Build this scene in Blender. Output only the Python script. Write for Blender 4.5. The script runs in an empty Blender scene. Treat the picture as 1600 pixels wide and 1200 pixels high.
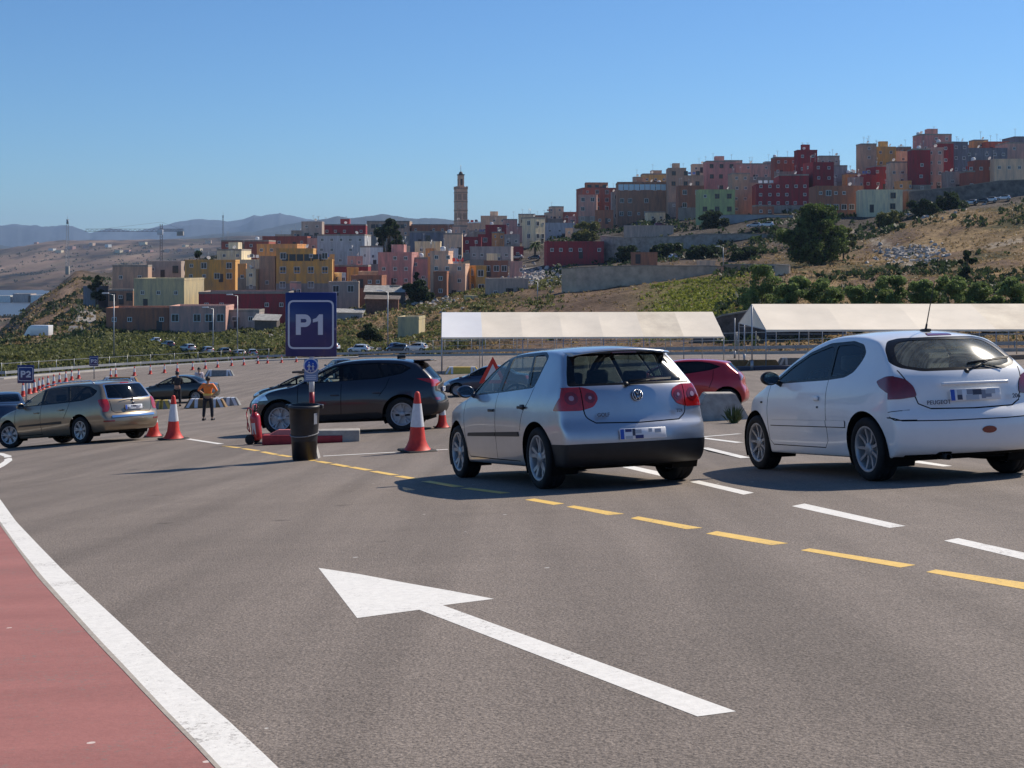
import bpy, bmesh, math, random
import numpy as np
from mathutils import Vector, Matrix, noise as mnoise

# ---------------------------------------------------------------- camera, sky, sun, exposure
C = bpy.context.scene.collection
SC = bpy.context.scene
F = 2050.0      # focal length in photograph pixels (1600 wide)
HY = 400.0      # height of the eye level in the photograph
cam = bpy.data.cameras.new('camera')
cam.sensor_width = 36.0
cam.lens = 36.0 * F / 1600.0
cam.shift_y = -(600.0 - HY) / 1600.0
cam.clip_start = 0.2
cam.clip_end = 60000
camo = bpy.data.objects.new('camera', cam)
C.objects.link(camo)
camo.rotation_euler = (math.radians(90), 0, 0)
SC.camera = camo

SUN_AZ, SUN_EL = 51.0, 42.0          # azimuth to the right of the view direction
w = bpy.data.worlds.new("World"); SC.world = w; w.use_nodes = True
nt = w.node_tree; nt.nodes.clear()
sky = nt.nodes.new('ShaderNodeTexSky'); sky.sky_type = 'NISHITA'
sky.sun_disc = False
sky.sun_elevation = math.radians(SUN_EL)
sky.sun_rotation = math.radians(SUN_AZ)
sky.altitude = 60; sky.air_density = 1.0; sky.dust_density = 0.15; sky.ozone_density = 3.0
bg = nt.nodes.new('ShaderNodeBackground'); bg.inputs[1].default_value = 0.073
out = nt.nodes.new('ShaderNodeOutputWorld')
tint = nt.nodes.new('ShaderNodeMix'); tint.data_type = 'RGBA'; tint.blend_type = 'MULTIPLY'; tint.inputs[0].default_value = 1
tint.inputs[7].default_value = (0.69, 1.04, 1.40, 1)
nt.links.new(sky.outputs[0], tint.inputs[6]); nt.links.new(tint.outputs[2], bg.inputs[0]); nt.links.new(bg.outputs[0], out.inputs[0])
sl = bpy.data.lights.new('sun', 'SUN'); sl.energy = 5.0; sl.angle = math.radians(0.53); sl.color = (1.0, 0.90, 0.76)
so = bpy.data.objects.new('sun', sl); C.objects.link(so)
az, el = math.radians(SUN_AZ), math.radians(SUN_EL)
SUNV = Vector((math.sin(az)*math.cos(el), math.cos(az)*math.cos(el), math.sin(el)))
so.rotation_euler = SUNV.to_track_quat('Z', 'Y').to_euler()
so.location = (30, 30, 60)
SC.view_settings.view_transform = 'Standard'
SC.view_settings.look = 'None'
SC.view_settings.exposure = 0.12
SC.view_settings.gamma = 1.0
SC.cycles.transparent_max_bounces = 16
SC.cycles.max_bounces = 6
SC.cycles.volume_bounces = 0

# ---------------------------------------------------------------- helpers
def mat(name, col, rough=0.7, metal=0.0, coat=0.0, var=0.0, scale=3.0, spec=0.5, bump=0.0, bscale=40.0, emit=None):
    m = bpy.data.materials.get(name)
    if m: return m
    m = bpy.data.materials.new(name); m.use_nodes = True
    t = m.node_tree; b = t.nodes['Principled BSDF']
    b.inputs['Base Color'].default_value = (*col, 1)
    b.inputs['Roughness'].default_value = rough
    b.inputs['Metallic'].default_value = metal
    b.inputs['Coat Weight'].default_value = coat
    b.inputs['Coat Roughness'].default_value = 0.04
    b.inputs['Specular IOR Level'].default_value = spec
    if var > 0:
        tc = t.nodes.new('ShaderNodeTexCoord')
        n = t.nodes.new('ShaderNodeTexNoise'); n.inputs['Scale'].default_value = scale
        n.inputs['Detail'].default_value = 6; n.inputs['Roughness'].default_value = 0.65
        t.links.new(tc.outputs['Object'], n.inputs['Vector'])
        r = t.nodes.new('ShaderNodeValToRGB')
        r.color_ramp.elements[0].position = 0.3; r.color_ramp.elements[1].position = 0.72
        r.color_ramp.elements[0].color = (*[max(0, c*(1-var)) for c in col], 1)
        r.color_ramp.elements[1].color = (*[min(1, c*(1+var*0.7)) for c in col], 1)
        t.links.new(n.outputs['Fac'], r.inputs['Fac']); t.links.new(r.outputs['Color'], b.inputs['Base Color'])
    if bump > 0:
        tc = t.nodes.new('ShaderNodeTexCoord')
        n2 = t.nodes.new('ShaderNodeTexNoise'); n2.inputs['Scale'].default_value = bscale; n2.inputs['Detail'].default_value = 3
        t.links.new(tc.outputs['Object'], n2.inputs['Vector'])
        bp = t.nodes.new('ShaderNodeBump'); bp.inputs['Strength'].default_value = bump; bp.inputs['Distance'].default_value = 0.02
        t.links.new(n2.outputs['Fac'], bp.inputs['Height']); t.links.new(bp.outputs['Normal'], b.inputs['Normal'])
    return m

def link(name, me, parent=None, m=None, smooth=False):
    o = bpy.data.objects.new(name, me); C.objects.link(o)
    if parent: o.parent = parent
    if m is not None:
        me.materials.clear()
        for q in (m if isinstance(m, (list, tuple)) else [m]): me.materials.append(q)
    if smooth: me.shade_smooth()
    return o

def mk(name, bm, m=None, parent=None, smooth=False):
    me = bpy.data.meshes.new(name); bm.to_mesh(me); bm.free()
    return link(name, me, parent, m, smooth)

def pyd(name, verts, faces, m=None, parent=None, smooth=False, mi=None):
    me = bpy.data.meshes.new(name); me.from_pydata([tuple(v) for v in verts], [], faces)
    if mi is not None: me.polygons.foreach_set('material_index', mi)
    me.update()
    return link(name, me, parent, m, smooth)

def tag(o, label=None, cat=None, group=None, kind=None):
    if label: o['label'] = label
    if cat: o['category'] = cat
    if group: o['group'] = group
    if kind: o['kind'] = kind
    return o

def empty(name, loc, rz=0.0):
    o = bpy.data.objects.new(name, None); C.objects.link(o)
    o.location = loc; o.rotation_euler = (0, 0, rz); o.empty_display_size = 0.3
    return o

def copy_tree(o, parent=None):
    c = o.copy(); C.objects.link(c)
    if parent: c.parent = parent
    for ch in o.children: copy_tree(ch, c)
    return c

def box(bm, x0, x1, y0, y1, z0, z1, mi=0, M=None):
    vs = [bm.verts.new(p) for p in ((x0,y0,z0),(x1,y0,z0),(x1,y1,z0),(x0,y1,z0),(x0,y0,z1),(x1,y0,z1),(x1,y1,z1),(x0,y1,z1))]
    if M is not None:
        for v in vs: v.co = M @ v.co
    fs = []
    for q in ((3,2,1,0),(4,5,6,7),(0,1,5,4),(1,2,6,5),(2,3,7,6),(3,0,4,7)):
        f = bm.faces.new([vs[i] for i in q]); f.material_index = mi; fs.append(f)
    return vs, fs

def frustum(bm, b, t, z0, z1, mi=0, M=None):
    # b,t = (x0,x1,y0,y1) rectangles bottom / top
    vs = [bm.verts.new(p) for p in ((b[0],b[2],z0),(b[1],b[2],z0),(b[1],b[3],z0),(b[0],b[3],z0),(t[0],t[2],z1),(t[1],t[2],z1),(t[1],t[3],z1),(t[0],t[3],z1))]
    if M is not None:
        for v in vs: v.co = M @ v.co
    for q in ((3,2,1,0),(4,5,6,7),(0,1,5,4),(1,2,6,5),(2,3,7,6),(3,0,4,7)):
        bm.faces.new([vs[i] for i in q]).material_index = mi

def bar(bm, p, q, r0, r1=None, n=8, mi=0, cap=True):
    p = Vector(p); q = Vector(q); r1 = r0 if r1 is None else r1
    d = (q-p)
    if d.length < 1e-6: return
    d.normalize()
    a = d.orthogonal().normalized(); b = d.cross(a)
    A = []; B = []
    for i in range(n):
        t = 2*math.pi*i/n; u = a*math.cos(t)+b*math.sin(t)
        A.append(bm.verts.new(p+u*r0)); B.append(bm.verts.new(q+u*r1))
    for i in range(n):
        j = (i+1) % n
        f = bm.faces.new((A[i],A[j],B[j],B[i])); f.material_index = mi; f.smooth = True
    if cap:
        bm.faces.new(A[::-1]).material_index = mi; bm.faces.new(B).material_index = mi

def lathe(bm, prof, n=24, mi=0, axis='z', M=None, smooth=True, mis=None):
    rings = []
    for (r, z) in prof:
        ring = []
        for i in range(n):
            t = 2*math.pi*i/n
            if axis == 'z': co = Vector((r*math.cos(t), r*math.sin(t), z))
            else: co = Vector((r*math.cos(t), z, r*math.sin(t)))
            if M is not None: co = M @ co
            ring.append(bm.verts.new(co))
        rings.append(ring)
    for k in range(len(rings)-1):
        for i in range(n):
            j = (i+1) % n
            vs = (rings[k][i], rings[k][j], rings[k+1][j], rings[k+1][i])
            if axis != 'z': vs = vs[::-1]
            f = bm.faces.new(vs); f.smooth = smooth
            f.material_index = mis[k] if mis else mi
    return rings

def text_mesh(name, s, size, ext, m, parent=None, bold=0.0, loc=(0,0,0), rot=(0,0,0), spacing=1.0):
    cu = bpy.data.curves.new(name, 'FONT'); cu.body = s; cu.size = size; cu.extrude = ext; cu.offset = bold
    cu.align_x = 'CENTER'; cu.align_y = 'CENTER'; cu.space_character = spacing
    o = bpy.data.objects.new(name+'_t', cu); C.objects.link(o)
    dg = bpy.context.evaluated_depsgraph_get()
    me = bpy.data.meshes.new_from_object(o.evaluated_get(dg))
    bpy.data.objects.remove(o)
    r = link(name, me, parent, m)
    r.location = loc; r.rotation_euler = rot
    return r

def stroke(pts, wd):
    """outline polygon of an open 2-D polyline"""
    P = [Vector(p) for p in pts]; L = []; R = []
    for i, p in enumerate(P):
        d = (P[min(i+1, len(P)-1)] - P[max(i-1, 0)]).normalized(); n = Vector((-d.y, d.x))
        L.append(p+n*wd/2); R.append(p-n*wd/2)
    return [tuple(v) for v in L] + [tuple(v) for v in R[::-1]]

# ---------------------------------------------------------------- ground shape
def D(y):
    if y < 20: return 0.105*y
    if y < 32: return 2.1 + 0.083*(y-20)
    if y < 52: return 3.096 + 0.097*(y-32)
    return 5.036 + 0.055*(y-52)
def G(x, y):
    dip = 0.0
    if x < -10 and 15 < y < 50: dip = 0.055*min(4.0, -10-x)*math.exp(-((y-31)/9.0)**2)
    return -(1.0 + D(y)) + 0.04*x - dip
EDGE = ([-600,-400,0,200,400,600,700,1000,1200,1400,1800,2300], [150,150,141,171,190,181,167,132,117,106,88,80])
def edge(px): return float(np.interp(px, *EDGE))
COLS = [-600,-200,0,60,120,200,400,600,800,1000,1200,1400,1600,1900,2400]
TAB = {
 80:  [600,600,590,590,590,590,590,590,580,570,560,555,550,535,520],
 100: [600,600,590,590,590,580,580,575,570,565,558,550,545,525,505],
 125: [600,595,585,582,580,578,575,570,562,553,545,536,520,500,480],
 150: [590,585,575,572,572,574,568,560,553,535,512,503,488,470,450],
 180: [585,575,558,558,562,566,562,551,526,503,478,468,455,436,420],
 210: [580,572,548,547,548,546,543,536,502,480,452,442,422,402,385],
 240: [580,570,545,540,530,530,526,512,482,452,438,418,390,370,350],
 270: [580,570,545,533,511,521,514,494,463,436,420,392,356,338,320],
 300: [580,570,546,523,492,507,504,480,447,420,398,366,325,306,290],
 340: [580,565,548,508,478,485,490,463,427,402,356,336,309,294,280],
 390: [575,560,543,492,470,465,468,446,406,374,336,328,306,288,270],
 450: [570,555,533,478,450,447,447,427,390,345,322,318,301,282,262],
 550: [565,545,520,466,430,432,427,406,374,334,312,308,296,276,256],
 700: [560,535,510,485,436,422,402,386,358,345,325,325,320,300,280],
 1000:[540,520,500,500,455,430,388,374,366,370,370,370,370,360,350],
 1400:[520,505,495,495,480,445,400,385,380,385,390,390,390,385,385],
 1900:[490,485,482,480,468,440,405,390,388,390,395,395,395,395,395],
 2400:[455,452,450,448,442,428,402,390,388,390,395,395,395,395,395],
 2900:[432,432,428,422,414,408,394,386,386,390,395,395,395,395,395],
 3400:[410,408,402,394,392,390,384,383,385,390,395,395,395,395,395],
 4200:[389,388,387,378,377,377,373,380,385,390,395,395,395,395,395],
 5500:[400,400,400,399,399,399,399,399,399,399,399,399,399,399,399],
}
ROWS = np.array(sorted(TAB)); TABLE = np.array([TAB[r] for r in ROWS], float)
def fbm(x, y, s, oc=4):
    return mnoise.fractal(Vector((x/s, y/s, 3.7)), 1.0, 2.0, oc)
def tableY(px, d):
    lr = np.log(ROWS); ld = math.log(min(max(d, ROWS[0]), ROWS[-1]))
    i = int(np.searchsorted(lr, ld)) - 1; i = max(0, min(i, len(ROWS)-2))
    t = (ld-lr[i])/(lr[i+1]-lr[i]); t = max(0, min(1, t))
    a = np.interp(px, COLS, TABLE[i]); b = np.interp(px, COLS, TABLE[i+1])
    return float(a+(b-a)*t)
def T(x, y):
    """terrain height anywhere"""
    if y < 40: return G(x, y)
    px = 800 + F*x/y
    e = edge(px)
    if y <= e: return G(x, y)
    w_ = min(1, (y-e)/14.0); w_ = w_*w_*(3-2*w_)
    zt = -(tableY(px, y)-HY)/F*y
    zt += fbm(x, y, 28, 5)*min(2.2, 0.4+y*0.0035)
    if px < 190 and 225 < y < 560: zt += 1.6*fbm(x*1.5, y*0.45, 17, 5)*min(1, (y-225)/40)*min(1, (190-px)/50)
    if y > 900: zt += fbm(x+900, y, 420, 5)*min(14, (y-900)/90.0)
    return G(x, y)*(1-w_) + zt*w_
def hit(px, py, dmin=1.5):
    tx = (px-800)/F; tz = -(py-HY)/F
    d = dmin; st = 0.05; prev = d
    while d < 9000:
        if tz*d <= T(tx*d, d):
            lo, hi = prev, d
            for _ in range(30):
                m_ = (lo+hi)/2
                if tz*m_ <= T(tx*m_, m_): hi = m_
                else: lo = m_
            return Vector((tx*hi, hi, T(tx*hi, hi)))
        prev = d; st = max(0.05, d*0.004); d += st
    return Vector((tx*9000, 9000, tz*9000))
def hitlot(px, py):
    tx = (px-800)/F; tz = -(py-HY)/F
    lo, hi = 1.0, 400.0
    for _ in range(60):
        m_ = (lo+hi)/2
        if tz*m_ <= G(tx*m_, m_): hi = m_
        else: lo = m_
    return Vector((tx*hi, hi, G(tx*hi, hi)))
def at(px, py, d):
    return Vector(((px-800)/F*d, d, -(py-HY)/F*d))
def ground_matrix(P, fwd):
    """frame standing on the sloping lot at P with +x along fwd"""
    e_ = 0.5
    nx = -(G(P.x+e_, P.y)-G(P.x-e_, P.y))/(2*e_); ny = -(G(P.x, P.y+e_)-G(P.x, P.y-e_))/(2*e_)
    up = Vector((nx, ny, 1)).normalized()
    f = Vector((fwd[0], fwd[1], 0)); f = (f - up*f.dot(up)).normalized()
    l = up.cross(f)
    M = Matrix((f, l, up)).transposed().to_4x4(); M.translation = P
    return M
# ---------------------------------------------------------------- asphalt lot and its paint
def asphalt_material():
    m = bpy.data.materials.new('asphalt'); m.use_nodes = True
    t = m.node_tree; b = t.nodes['Principled BSDF']; N = t.nodes; L = t.links
    b.inputs['Roughness'].default_value = 0.85; b.inputs['Specular IOR Level'].default_value = 0.25
    tc = N.new('ShaderNodeTexCoord')
    def nz(scale, det=4, rough=0.6, sc=None):
        n = N.new('ShaderNodeTexNoise'); n.inputs['Scale'].default_value = scale
        n.inputs['Detail'].default_value = det; n.inputs['Roughness'].default_value = rough
        if sc:
            mp = N.new('ShaderNodeMapping'); mp.inputs['Scale'].default_value = sc[0]; mp.inputs['Rotation'].default_value = (0, 0, sc[1])
            L.new(tc.outputs['Object'], mp.inputs['Vector']); L.new(mp.outputs['Vector'], n.inputs['Vector'])
        else: L.new(tc.outputs['Object'], n.inputs['Vector'])
        return n.outputs['Fac']
    def mul(a, lo, hi, p0=0.3, p1=0.7):
        r = N.new('ShaderNodeMapRange'); r.inputs[1].default_value = p0; r.inputs[2].default_value = p1
        r.inputs[3].default_value = lo; r.inputs[4].default_value = hi; L.new(a, r.inputs[0]); return r.outputs[0]
    def mm(a, c):
        x = N.new('ShaderNodeMath'); x.operation = 'MULTIPLY'; L.new(a, x.inputs[0]); L.new(c, x.inputs[1]); return x.outputs[0]
    v = mm(mul(nz(0.12, 5), 0.90, 1.08), mul(nz(1.1, 6, 0.7, ((0.35, 1.6, 1), 0.55)), 0.93, 1.06))
    v = mm(v, mul(nz(17, 4, 0.75), 0.93, 1.06))
    v = mm(v, mul(nz(75, 3, 0.8), 0.58, 1.42, 0.36, 0.64))
    v = mm(v, mul(nz(160, 2, 0.6), 0.80, 1.22))
    tr = N.new('ShaderNodeTexNoise'); tr.inputs['Scale'].default_value = 0.9; tr.inputs['Detail'].default_value = 4
    mp = N.new('ShaderNodeMapping'); mp.inputs['Rotation'].default_value = (0, 0, -0.62); mp.inputs['Scale'].default_value = (1.9, 0.09, 1)
    L.new(tc.outputs['Object'], mp.inputs['Vector']); L.new(mp.outputs['Vector'], tr.inputs['Vector'])
    v = mm(v, mul(tr.outputs['Fac'], 0.80, 1.05, 0.36, 0.62))
    # pale flecks of grit
    vo = N.new('ShaderNodeTexVoronoi'); vo.inputs['Scale'].default_value = 3.2; vo.inputs['Randomness'].default_value = 1
    L.new(tc.outputs['Object'], vo.inputs['Vector'])
    lt = N.new('ShaderNodeMath'); lt.operation = 'LESS_THAN'; lt.inputs[1].default_value = 0.055; L.new(vo.outputs['Distance'], lt.inputs[0])
    gate = N.new('ShaderNodeMath'); gate.operation = 'GREATER_THAN'; gate.inputs[1].default_value = 0.74; L.new(vo.outputs['Color'], gate.inputs[0])
    fl = mm(lt.outputs[0], gate.outputs[0])
    # oil drips and dark spots
    ov = N.new('ShaderNodeTexVoronoi'); ov.inputs['Scale'].default_value = 0.8; L.new(tc.outputs['Object'], ov.inputs['Vector'])
    on = N.new('ShaderNodeTexNoise'); on.inputs['Scale'].default_value = 9; L.new(tc.outputs['Object'], on.inputs['Vector'])
    oa = N.new('ShaderNodeMath'); oa.operation = 'MULTIPLY_ADD'; oa.inputs[1].default_value = 0.10; L.new(on.outputs['Fac'], oa.inputs[0]); L.new(ov.outputs['Distance'], oa.inputs[2])
    v = mm(v, mul(oa.outputs[0], 0.66, 1.0, 0.075, 0.13))
    cr = N.new('ShaderNodeMix'); cr.data_type = 'RGBA'; cr.blend_type = 'MULTIPLY'; cr.inputs[0].default_value = 1
    cr.inputs[6].default_value = (0.208, 0.174, 0.148, 1)
    cc = N.new('ShaderNodeCombineColor'); [L.new(v, cc.inputs[i]) for i in range(3)]
    L.new(cc.outputs[0], cr.inputs[7])
    mx = N.new('ShaderNodeMix'); mx.data_type = 'RGBA'; L.new(fl, mx.inputs[0]); L.new(cr.outputs[2], mx.inputs[6]); mx.inputs[7].default_value = (0.5, 0.48, 0.45, 1)
    L.new(mx.outputs[2], b.inputs['Base Color'])
    bn = N.new('ShaderNodeTexNoise'); bn.inputs['Scale'].default_value = 80; bn.inputs['Detail'].default_value = 3; L.new(tc.outputs['Object'], bn.inputs['Vector'])
    bp = N.new('ShaderNodeBump'); bp.inputs['Strength'].default_value = 0.8; bp.inputs['Distance'].default_value = 0.009
    L.new(bn.outputs['Fac'], bp.inputs['Height']); L.new(bp.outputs['Normal'], b.inputs['Normal'])
    return m
def make_lot():
    V = []; Fc = []
    xs = np.linspace(-75, 95, 171); ys = [-25, -12, -4, 0, 4, 8, 12, 15, 16, 18, 20, 22, 24, 26, 28, 30, 32, 34, 36, 38, 40, 42, 44, 46, 48, 50, 52, 54, 56, 60]
    for y in ys:
        for x in xs: V.append((x, y, G(x, y)))
    n = len(xs)
    for j in range(len(ys)-1):
        for i in range(n-1):
            a = j*n+i; Fc.append((a, a+1, a+n+1, a+n))
    b0 = len(V); pxs = np.arange(-600, 2400, 20); K = 26
    for px in pxs:
        e = edge(px)+1.0
        for k in range(K+1):
            y = 60+(e-60)*k/K; x = (px-800)/F*y; V.append((x, y, G(x, y)))
    for i in range(len(pxs)-1):
        for k in range(K):
            a = b0+i*(K+1)+k; Fc.append((a, a+K+1, a+K+2, a+1))
    o = pyd('parking_lot', V, Fc, asphalt_material(), smooth=True); tag(o, kind='structure')
make_lot()

def worn(name, col, rough=0.7, lo=0.75, sc=9.0, red=False):
    m = bpy.data.materials.new(name); m.use_nodes = True; t = m.node_tree; b = t.nodes['Principled BSDF']; N = t.nodes; L = t.links
    tc = N.new('ShaderNodeTexCoord')
    n = N.new('ShaderNodeTexNoise'); n.inputs['Scale'].default_value = sc; n.inputs['Detail'].default_value = 8; n.inputs['Roughness'].default_value = 0.75
    L.new(tc.outputs['Object'], n.inputs['Vector'])
    r = N.new('ShaderNodeValToRGB'); r.color_ramp.elements[0].position = 0.28; r.color_ramp.elements[1].position = 0.6
    r.color_ramp.elements[0].color = (*[c*lo for c in col], 1); r.color_ramp.elements[1].color = (*col, 1)
    L.new(n.outputs['Fac'], r.inputs['Fac']); src = r.outputs['Color']
    if red:
        n3 = N.new('ShaderNodeTexNoise'); n3.inputs['Scale'].default_value = 1.2; n3.inputs['Detail'].default_value = 5
        mp = N.new('ShaderNodeMapping'); mp.inputs['Scale'].default_value = (0.6, 2.2, 1); mp.inputs['Rotation'].default_value = (0, 0, 0.3)
        L.new(tc.outputs['Object'], mp.inputs['Vector']); L.new(mp.outputs['Vector'], n3.inputs['Vector'])
        mr = N.new('ShaderNodeMapRange'); mr.inputs[1].default_value = 0.3; mr.inputs[2].default_value = 0.7; mr.inputs[3].default_value = 0.86; mr.inputs[4].default_value = 1.1
        L.new(n3.outputs['Fac'], mr.inputs[0]); cc = N.new('ShaderNodeCombineColor'); [L.new(mr.outputs[0], cc.inputs[i]) for i in range(3)]
        mu = N.new('ShaderNodeMix'); mu.data_type = 'RGBA'; mu.blend_type = 'MULTIPLY'; mu.inputs[0].default_value = 1
        L.new(src, mu.inputs[6]); L.new(cc.outputs[0], mu.inputs[7]); src = mu.outputs[2]
        vo = N.new('ShaderNodeTexVoronoi'); vo.inputs['Scale'].default_value = 6.5
        L.new(tc.outputs['Object'], vo.inputs['Vector'])
        lt = N.new('ShaderNodeMath'); lt.operation = 'LESS_THAN'; lt.inputs[1].default_value = 0.085; L.new(vo.outputs['Distance'], lt.inputs[0])
        gt = N.new('ShaderNodeMath'); gt.operation = 'GREATER_THAN'; gt.inputs[1].default_value = 0.66; L.new(vo.outputs['Color'], gt.inputs[0])
        an = N.new('ShaderNodeMath'); an.operation = 'MULTIPLY'; L.new(lt.outputs[0], an.inputs[0]); L.new(gt.outputs[0], an.inputs[1])
        mx = N.new('ShaderNodeMix'); mx.data_type = 'RGBA'; L.new(an.outputs[0], mx.inputs[0]); L.new(src, mx.inputs[6]); mx.inputs[7].default_value = (0.62, 0.5, 0.45, 1); src = mx.outputs[2]
    ch = N.new('ShaderNodeTexNoise'); ch.inputs['Scale'].default_value = 42; ch.inputs['Detail'].default_value = 6; ch.inputs['Roughness'].default_value = 0.8; L.new(tc.outputs['Object'], ch.inputs['Vector'])
    ch2 = N.new('ShaderNodeTexNoise'); ch2.inputs['Scale'].default_value = 2.2; ch2.inputs['Detail'].default_value = 3; L.new(tc.outputs['Object'], ch2.inputs['Vector'])
    sm_ = N.new('ShaderNodeMath'); sm_.operation = 'MULTIPLY_ADD'; sm_.inputs[1].default_value = 0.45; L.new(ch2.outputs['Fac'], sm_.inputs[0]); L.new(ch.outputs['Fac'], sm_.inputs[2])
    cm = N.new('ShaderNodeMapRange'); cm.inputs[1].default_value = 0.80; cm.inputs[2].default_value = 0.90; cm.inputs[3].default_value = 0.0; cm.inputs[4].default_value = 0.75; L.new(sm_.outputs[0], cm.inputs[0])
    cx = N.new('ShaderNodeMix'); cx.data_type = 'RGBA'; L.new(cm.outputs[0], cx.inputs[0]); L.new(src, cx.inputs[6]); cx.inputs[7].default_value = (0.20, 0.175, 0.155, 1); src = cx.outputs[2]
    L.new(src, b.inputs['Base Color']); b.inputs['Roughness'].default_value = rough; b.inputs['Specular IOR Level'].default_value = 0.3
    bn = N.new('ShaderNodeTexNoise'); bn.inputs['Scale'].default_value = 80; L.new(tc.outputs['Object'], bn.inputs['Vector'])
    bp = N.new('ShaderNodeBump'); bp.inputs['Strength'].default_value = 0.3; bp.inputs['Distance'].default_value = 0.004
    L.new(bn.outputs['Fac'], bp.inputs['Height']); L.new(bp.outputs['Normal'], b.inputs['Normal'])
    return m
M_white = worn('white_road_paint', (0.80, 0.775, 0.72), lo=0.80, sc=22)
M_yellow = worn('yellow_road_paint', (0.82, 0.54, 0.15), lo=0.8, sc=12)
M_red = worn('red_path_paint', (0.355, 0.147, 0.128), rough=0.8, lo=0.84, sc=30, red=True)
M_tan = worn('worn_paint_edge', (0.42, 0.37, 0.31), lo=0.7, sc=20)
def flat(pts, h, bm):
    vs = [bm.verts.new((p[0], p[1], G(p[0], p[1])+h)) for p in pts]
    f = bm.faces.new(vs)
    if f.normal.z < 0: f.normal_flip()
    return f
def marks(name, polys, h, m):
    bm = bmesh.new()
    for pl in polys:
        flat([hitlot(*p)[:2] for p in pl], h, bm)
    bmesh.ops.recalc_face_normals(bm, faces=bm.faces)
    for f in bm.faces:
        f.normal_update()
        if f.normal.z < 0: f.normal_flip()
    o = mk(name, bm, m); tag(o, kind='structure'); return o
LR = [(-90,700),(-30,748),(0,780),(25,815),(60,852),(100,893),(150,939),(200,985),(250,1033),(300,1078),(350,1121),(400,1165),(432,1200),(480,1245),(560,1320),(700,1460)]
LL = [(-90,725),(-30,780),(0,815),(30,857),(65,900),(110,950),(155,1000),(200,1047),(250,1101),(300,1152),(345,1200),(400,1262),(470,1340),(600,1480)]
LT = [(p[0]-2, p[1]+3) for p in LL[:4]] + [(p[0]-5, p[1]+4) for p in LL[4:]]
def strip(A, B, n, h, m, name):
    PA = [Vector(hitlot(*p)[:2]) for p in A]; PB = [Vector(hitlot(*p)[:2]) for p in B]
    def rs(P, n):
        s = [0]
        for i in range(1, len(P)): s.append(s[-1]+(P[i]-P[i-1]).length)
        s = np.array(s)/s[-1]; q = np.linspace(0, 1, n)
        return np.stack([np.interp(q, s, [p.x for p in P]), np.interp(q, s, [p.y for p in P])], 1)
    a = rs(PA, n); b = rs(PB, n); V = []; Fc = []
    for i in range(n):
        V.append((a[i][0], a[i][1], G(*a[i])+h)); V.append((b[i][0], b[i][1], G(*b[i])+h))
    for i in range(n-1): Fc.append((2*i, 2*i+1, 2*i+3, 2*i+2))
    o = pyd(name, V, Fc, m); tag(o, kind='structure')
    bm = bmesh.new(); bm.from_mesh(o.data)
    for f in bm.faces:
        if f.normal.z < 0: f.normal_flip()
    bm.to_mesh(o.data); bm.free(); return o
strip(LR, LL, 80, 0.0025, M_white, 'white_edge_line')
strip(LL, LT, 60, 0.003, M_tan, 'worn_edge_strip')
FARL = [(-1500,760),(-1400,830),(-1300,900),(-1200,960),(-1100,1050),(-1000,1150),(-900,1300),(-700,1480)]
strip(LL, FARL, 60, 0.0015, M_red, 'red_path')
marks('turn_arrow', [[(497.5,887.5),(560,897),(640,912),(700,922.5),(772,936),(692,946),(655,953),(558,966),(505,897)], [(692,946),(1150,1112),(1090,1120),(655,953)]], 0.0012, M_white)
marks('yellow_dashes', [[(1447,894),(1462,890),(1640,916),(1640,928)], [(1251,860),(1265,857),(1431,883),(1407,887)], [(1103,834),(1120,830),(1232,849),(1205,852)],
  [(985,810),(997,807),(1098,825),(1072,827)], [(885,792),(897,790),(976,803),(950,805)], [(820,781),(835,779),(882,787),(865,789)]], 0.0012, M_yellow)
marks('white_dashes', [[(1237,791),(1257,787),(1415,822),(1390,825)], [(1475,845),(1497,841),(1660,877),(1660,889)], [(1078,753),(1092,751),(1178,770),(1162,773)], [(972,730),(988,728),(1062,744),(1046,747)],
  [(1423,722),(1436,720),(1488,728),(1474,729)]], 0.0012, M_white)
def strokes(name, segs, wd, h, m):
    bm = bmesh.new()
    for a, b in segs:
        A = Vector(hitlot(*a)[:2]); B = Vector(hitlot(*b)[:2])
        n = max(1, int((B-A).length/2.5))
        for i in range(n):
            p = A.lerp(B, i/n); q = A.lerp(B, (i+1)/n)
            flat(stroke([tuple(p), tuple(q)], wd), h, bm)
    for f in bm.faces:
        f.normal_update()
        if f.normal.z < 0: f.normal_flip()
    o = mk(name, bm, m); tag(o, kind='structure')
strokes('yellow_dashes', [((665,752),(718,761)), ((727,763),(790,771)), ((622,744),(648,748.5)), ((583,736.5),(617,742.5)), ((549,730),(577,735)), ((520,725),(544,729.5)),
  ((497,721),(515,724)), ((470,716.5),(492,720)), ((436,711),(455,714)), ((410,706),(432,710.5)), ((380,701),(403,704.5)), ((350,697),(374,700))], 0.12, 0.003, M_yellow)
strokes('white_lines', [((505,713),(700,702.5)), ((1096,683),(1156,678)), ((1096,684.5),(1156,692)), ((280,684),(345,694)), ((1100,700),(1165,716)),
  ((-60,702),(0,709)), ((0,709),(12,713)), ((12,713),(13,720)), ((13,720),(0,729)), ((0,729),(-60,757))], 0.14, 0.005, M_white)
strokes('far_lot_lines', [((260,633),(370,634)), ((330,626),(380,627)), ((700,608),(760,604)), ((1160,583),(1230,582)), ((0,602),(100,590)), ((100,590),(250,578)), ((250,578),(420,566)), ((420,566),(560,561))], 0.22, 0.006, M_tan)

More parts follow.
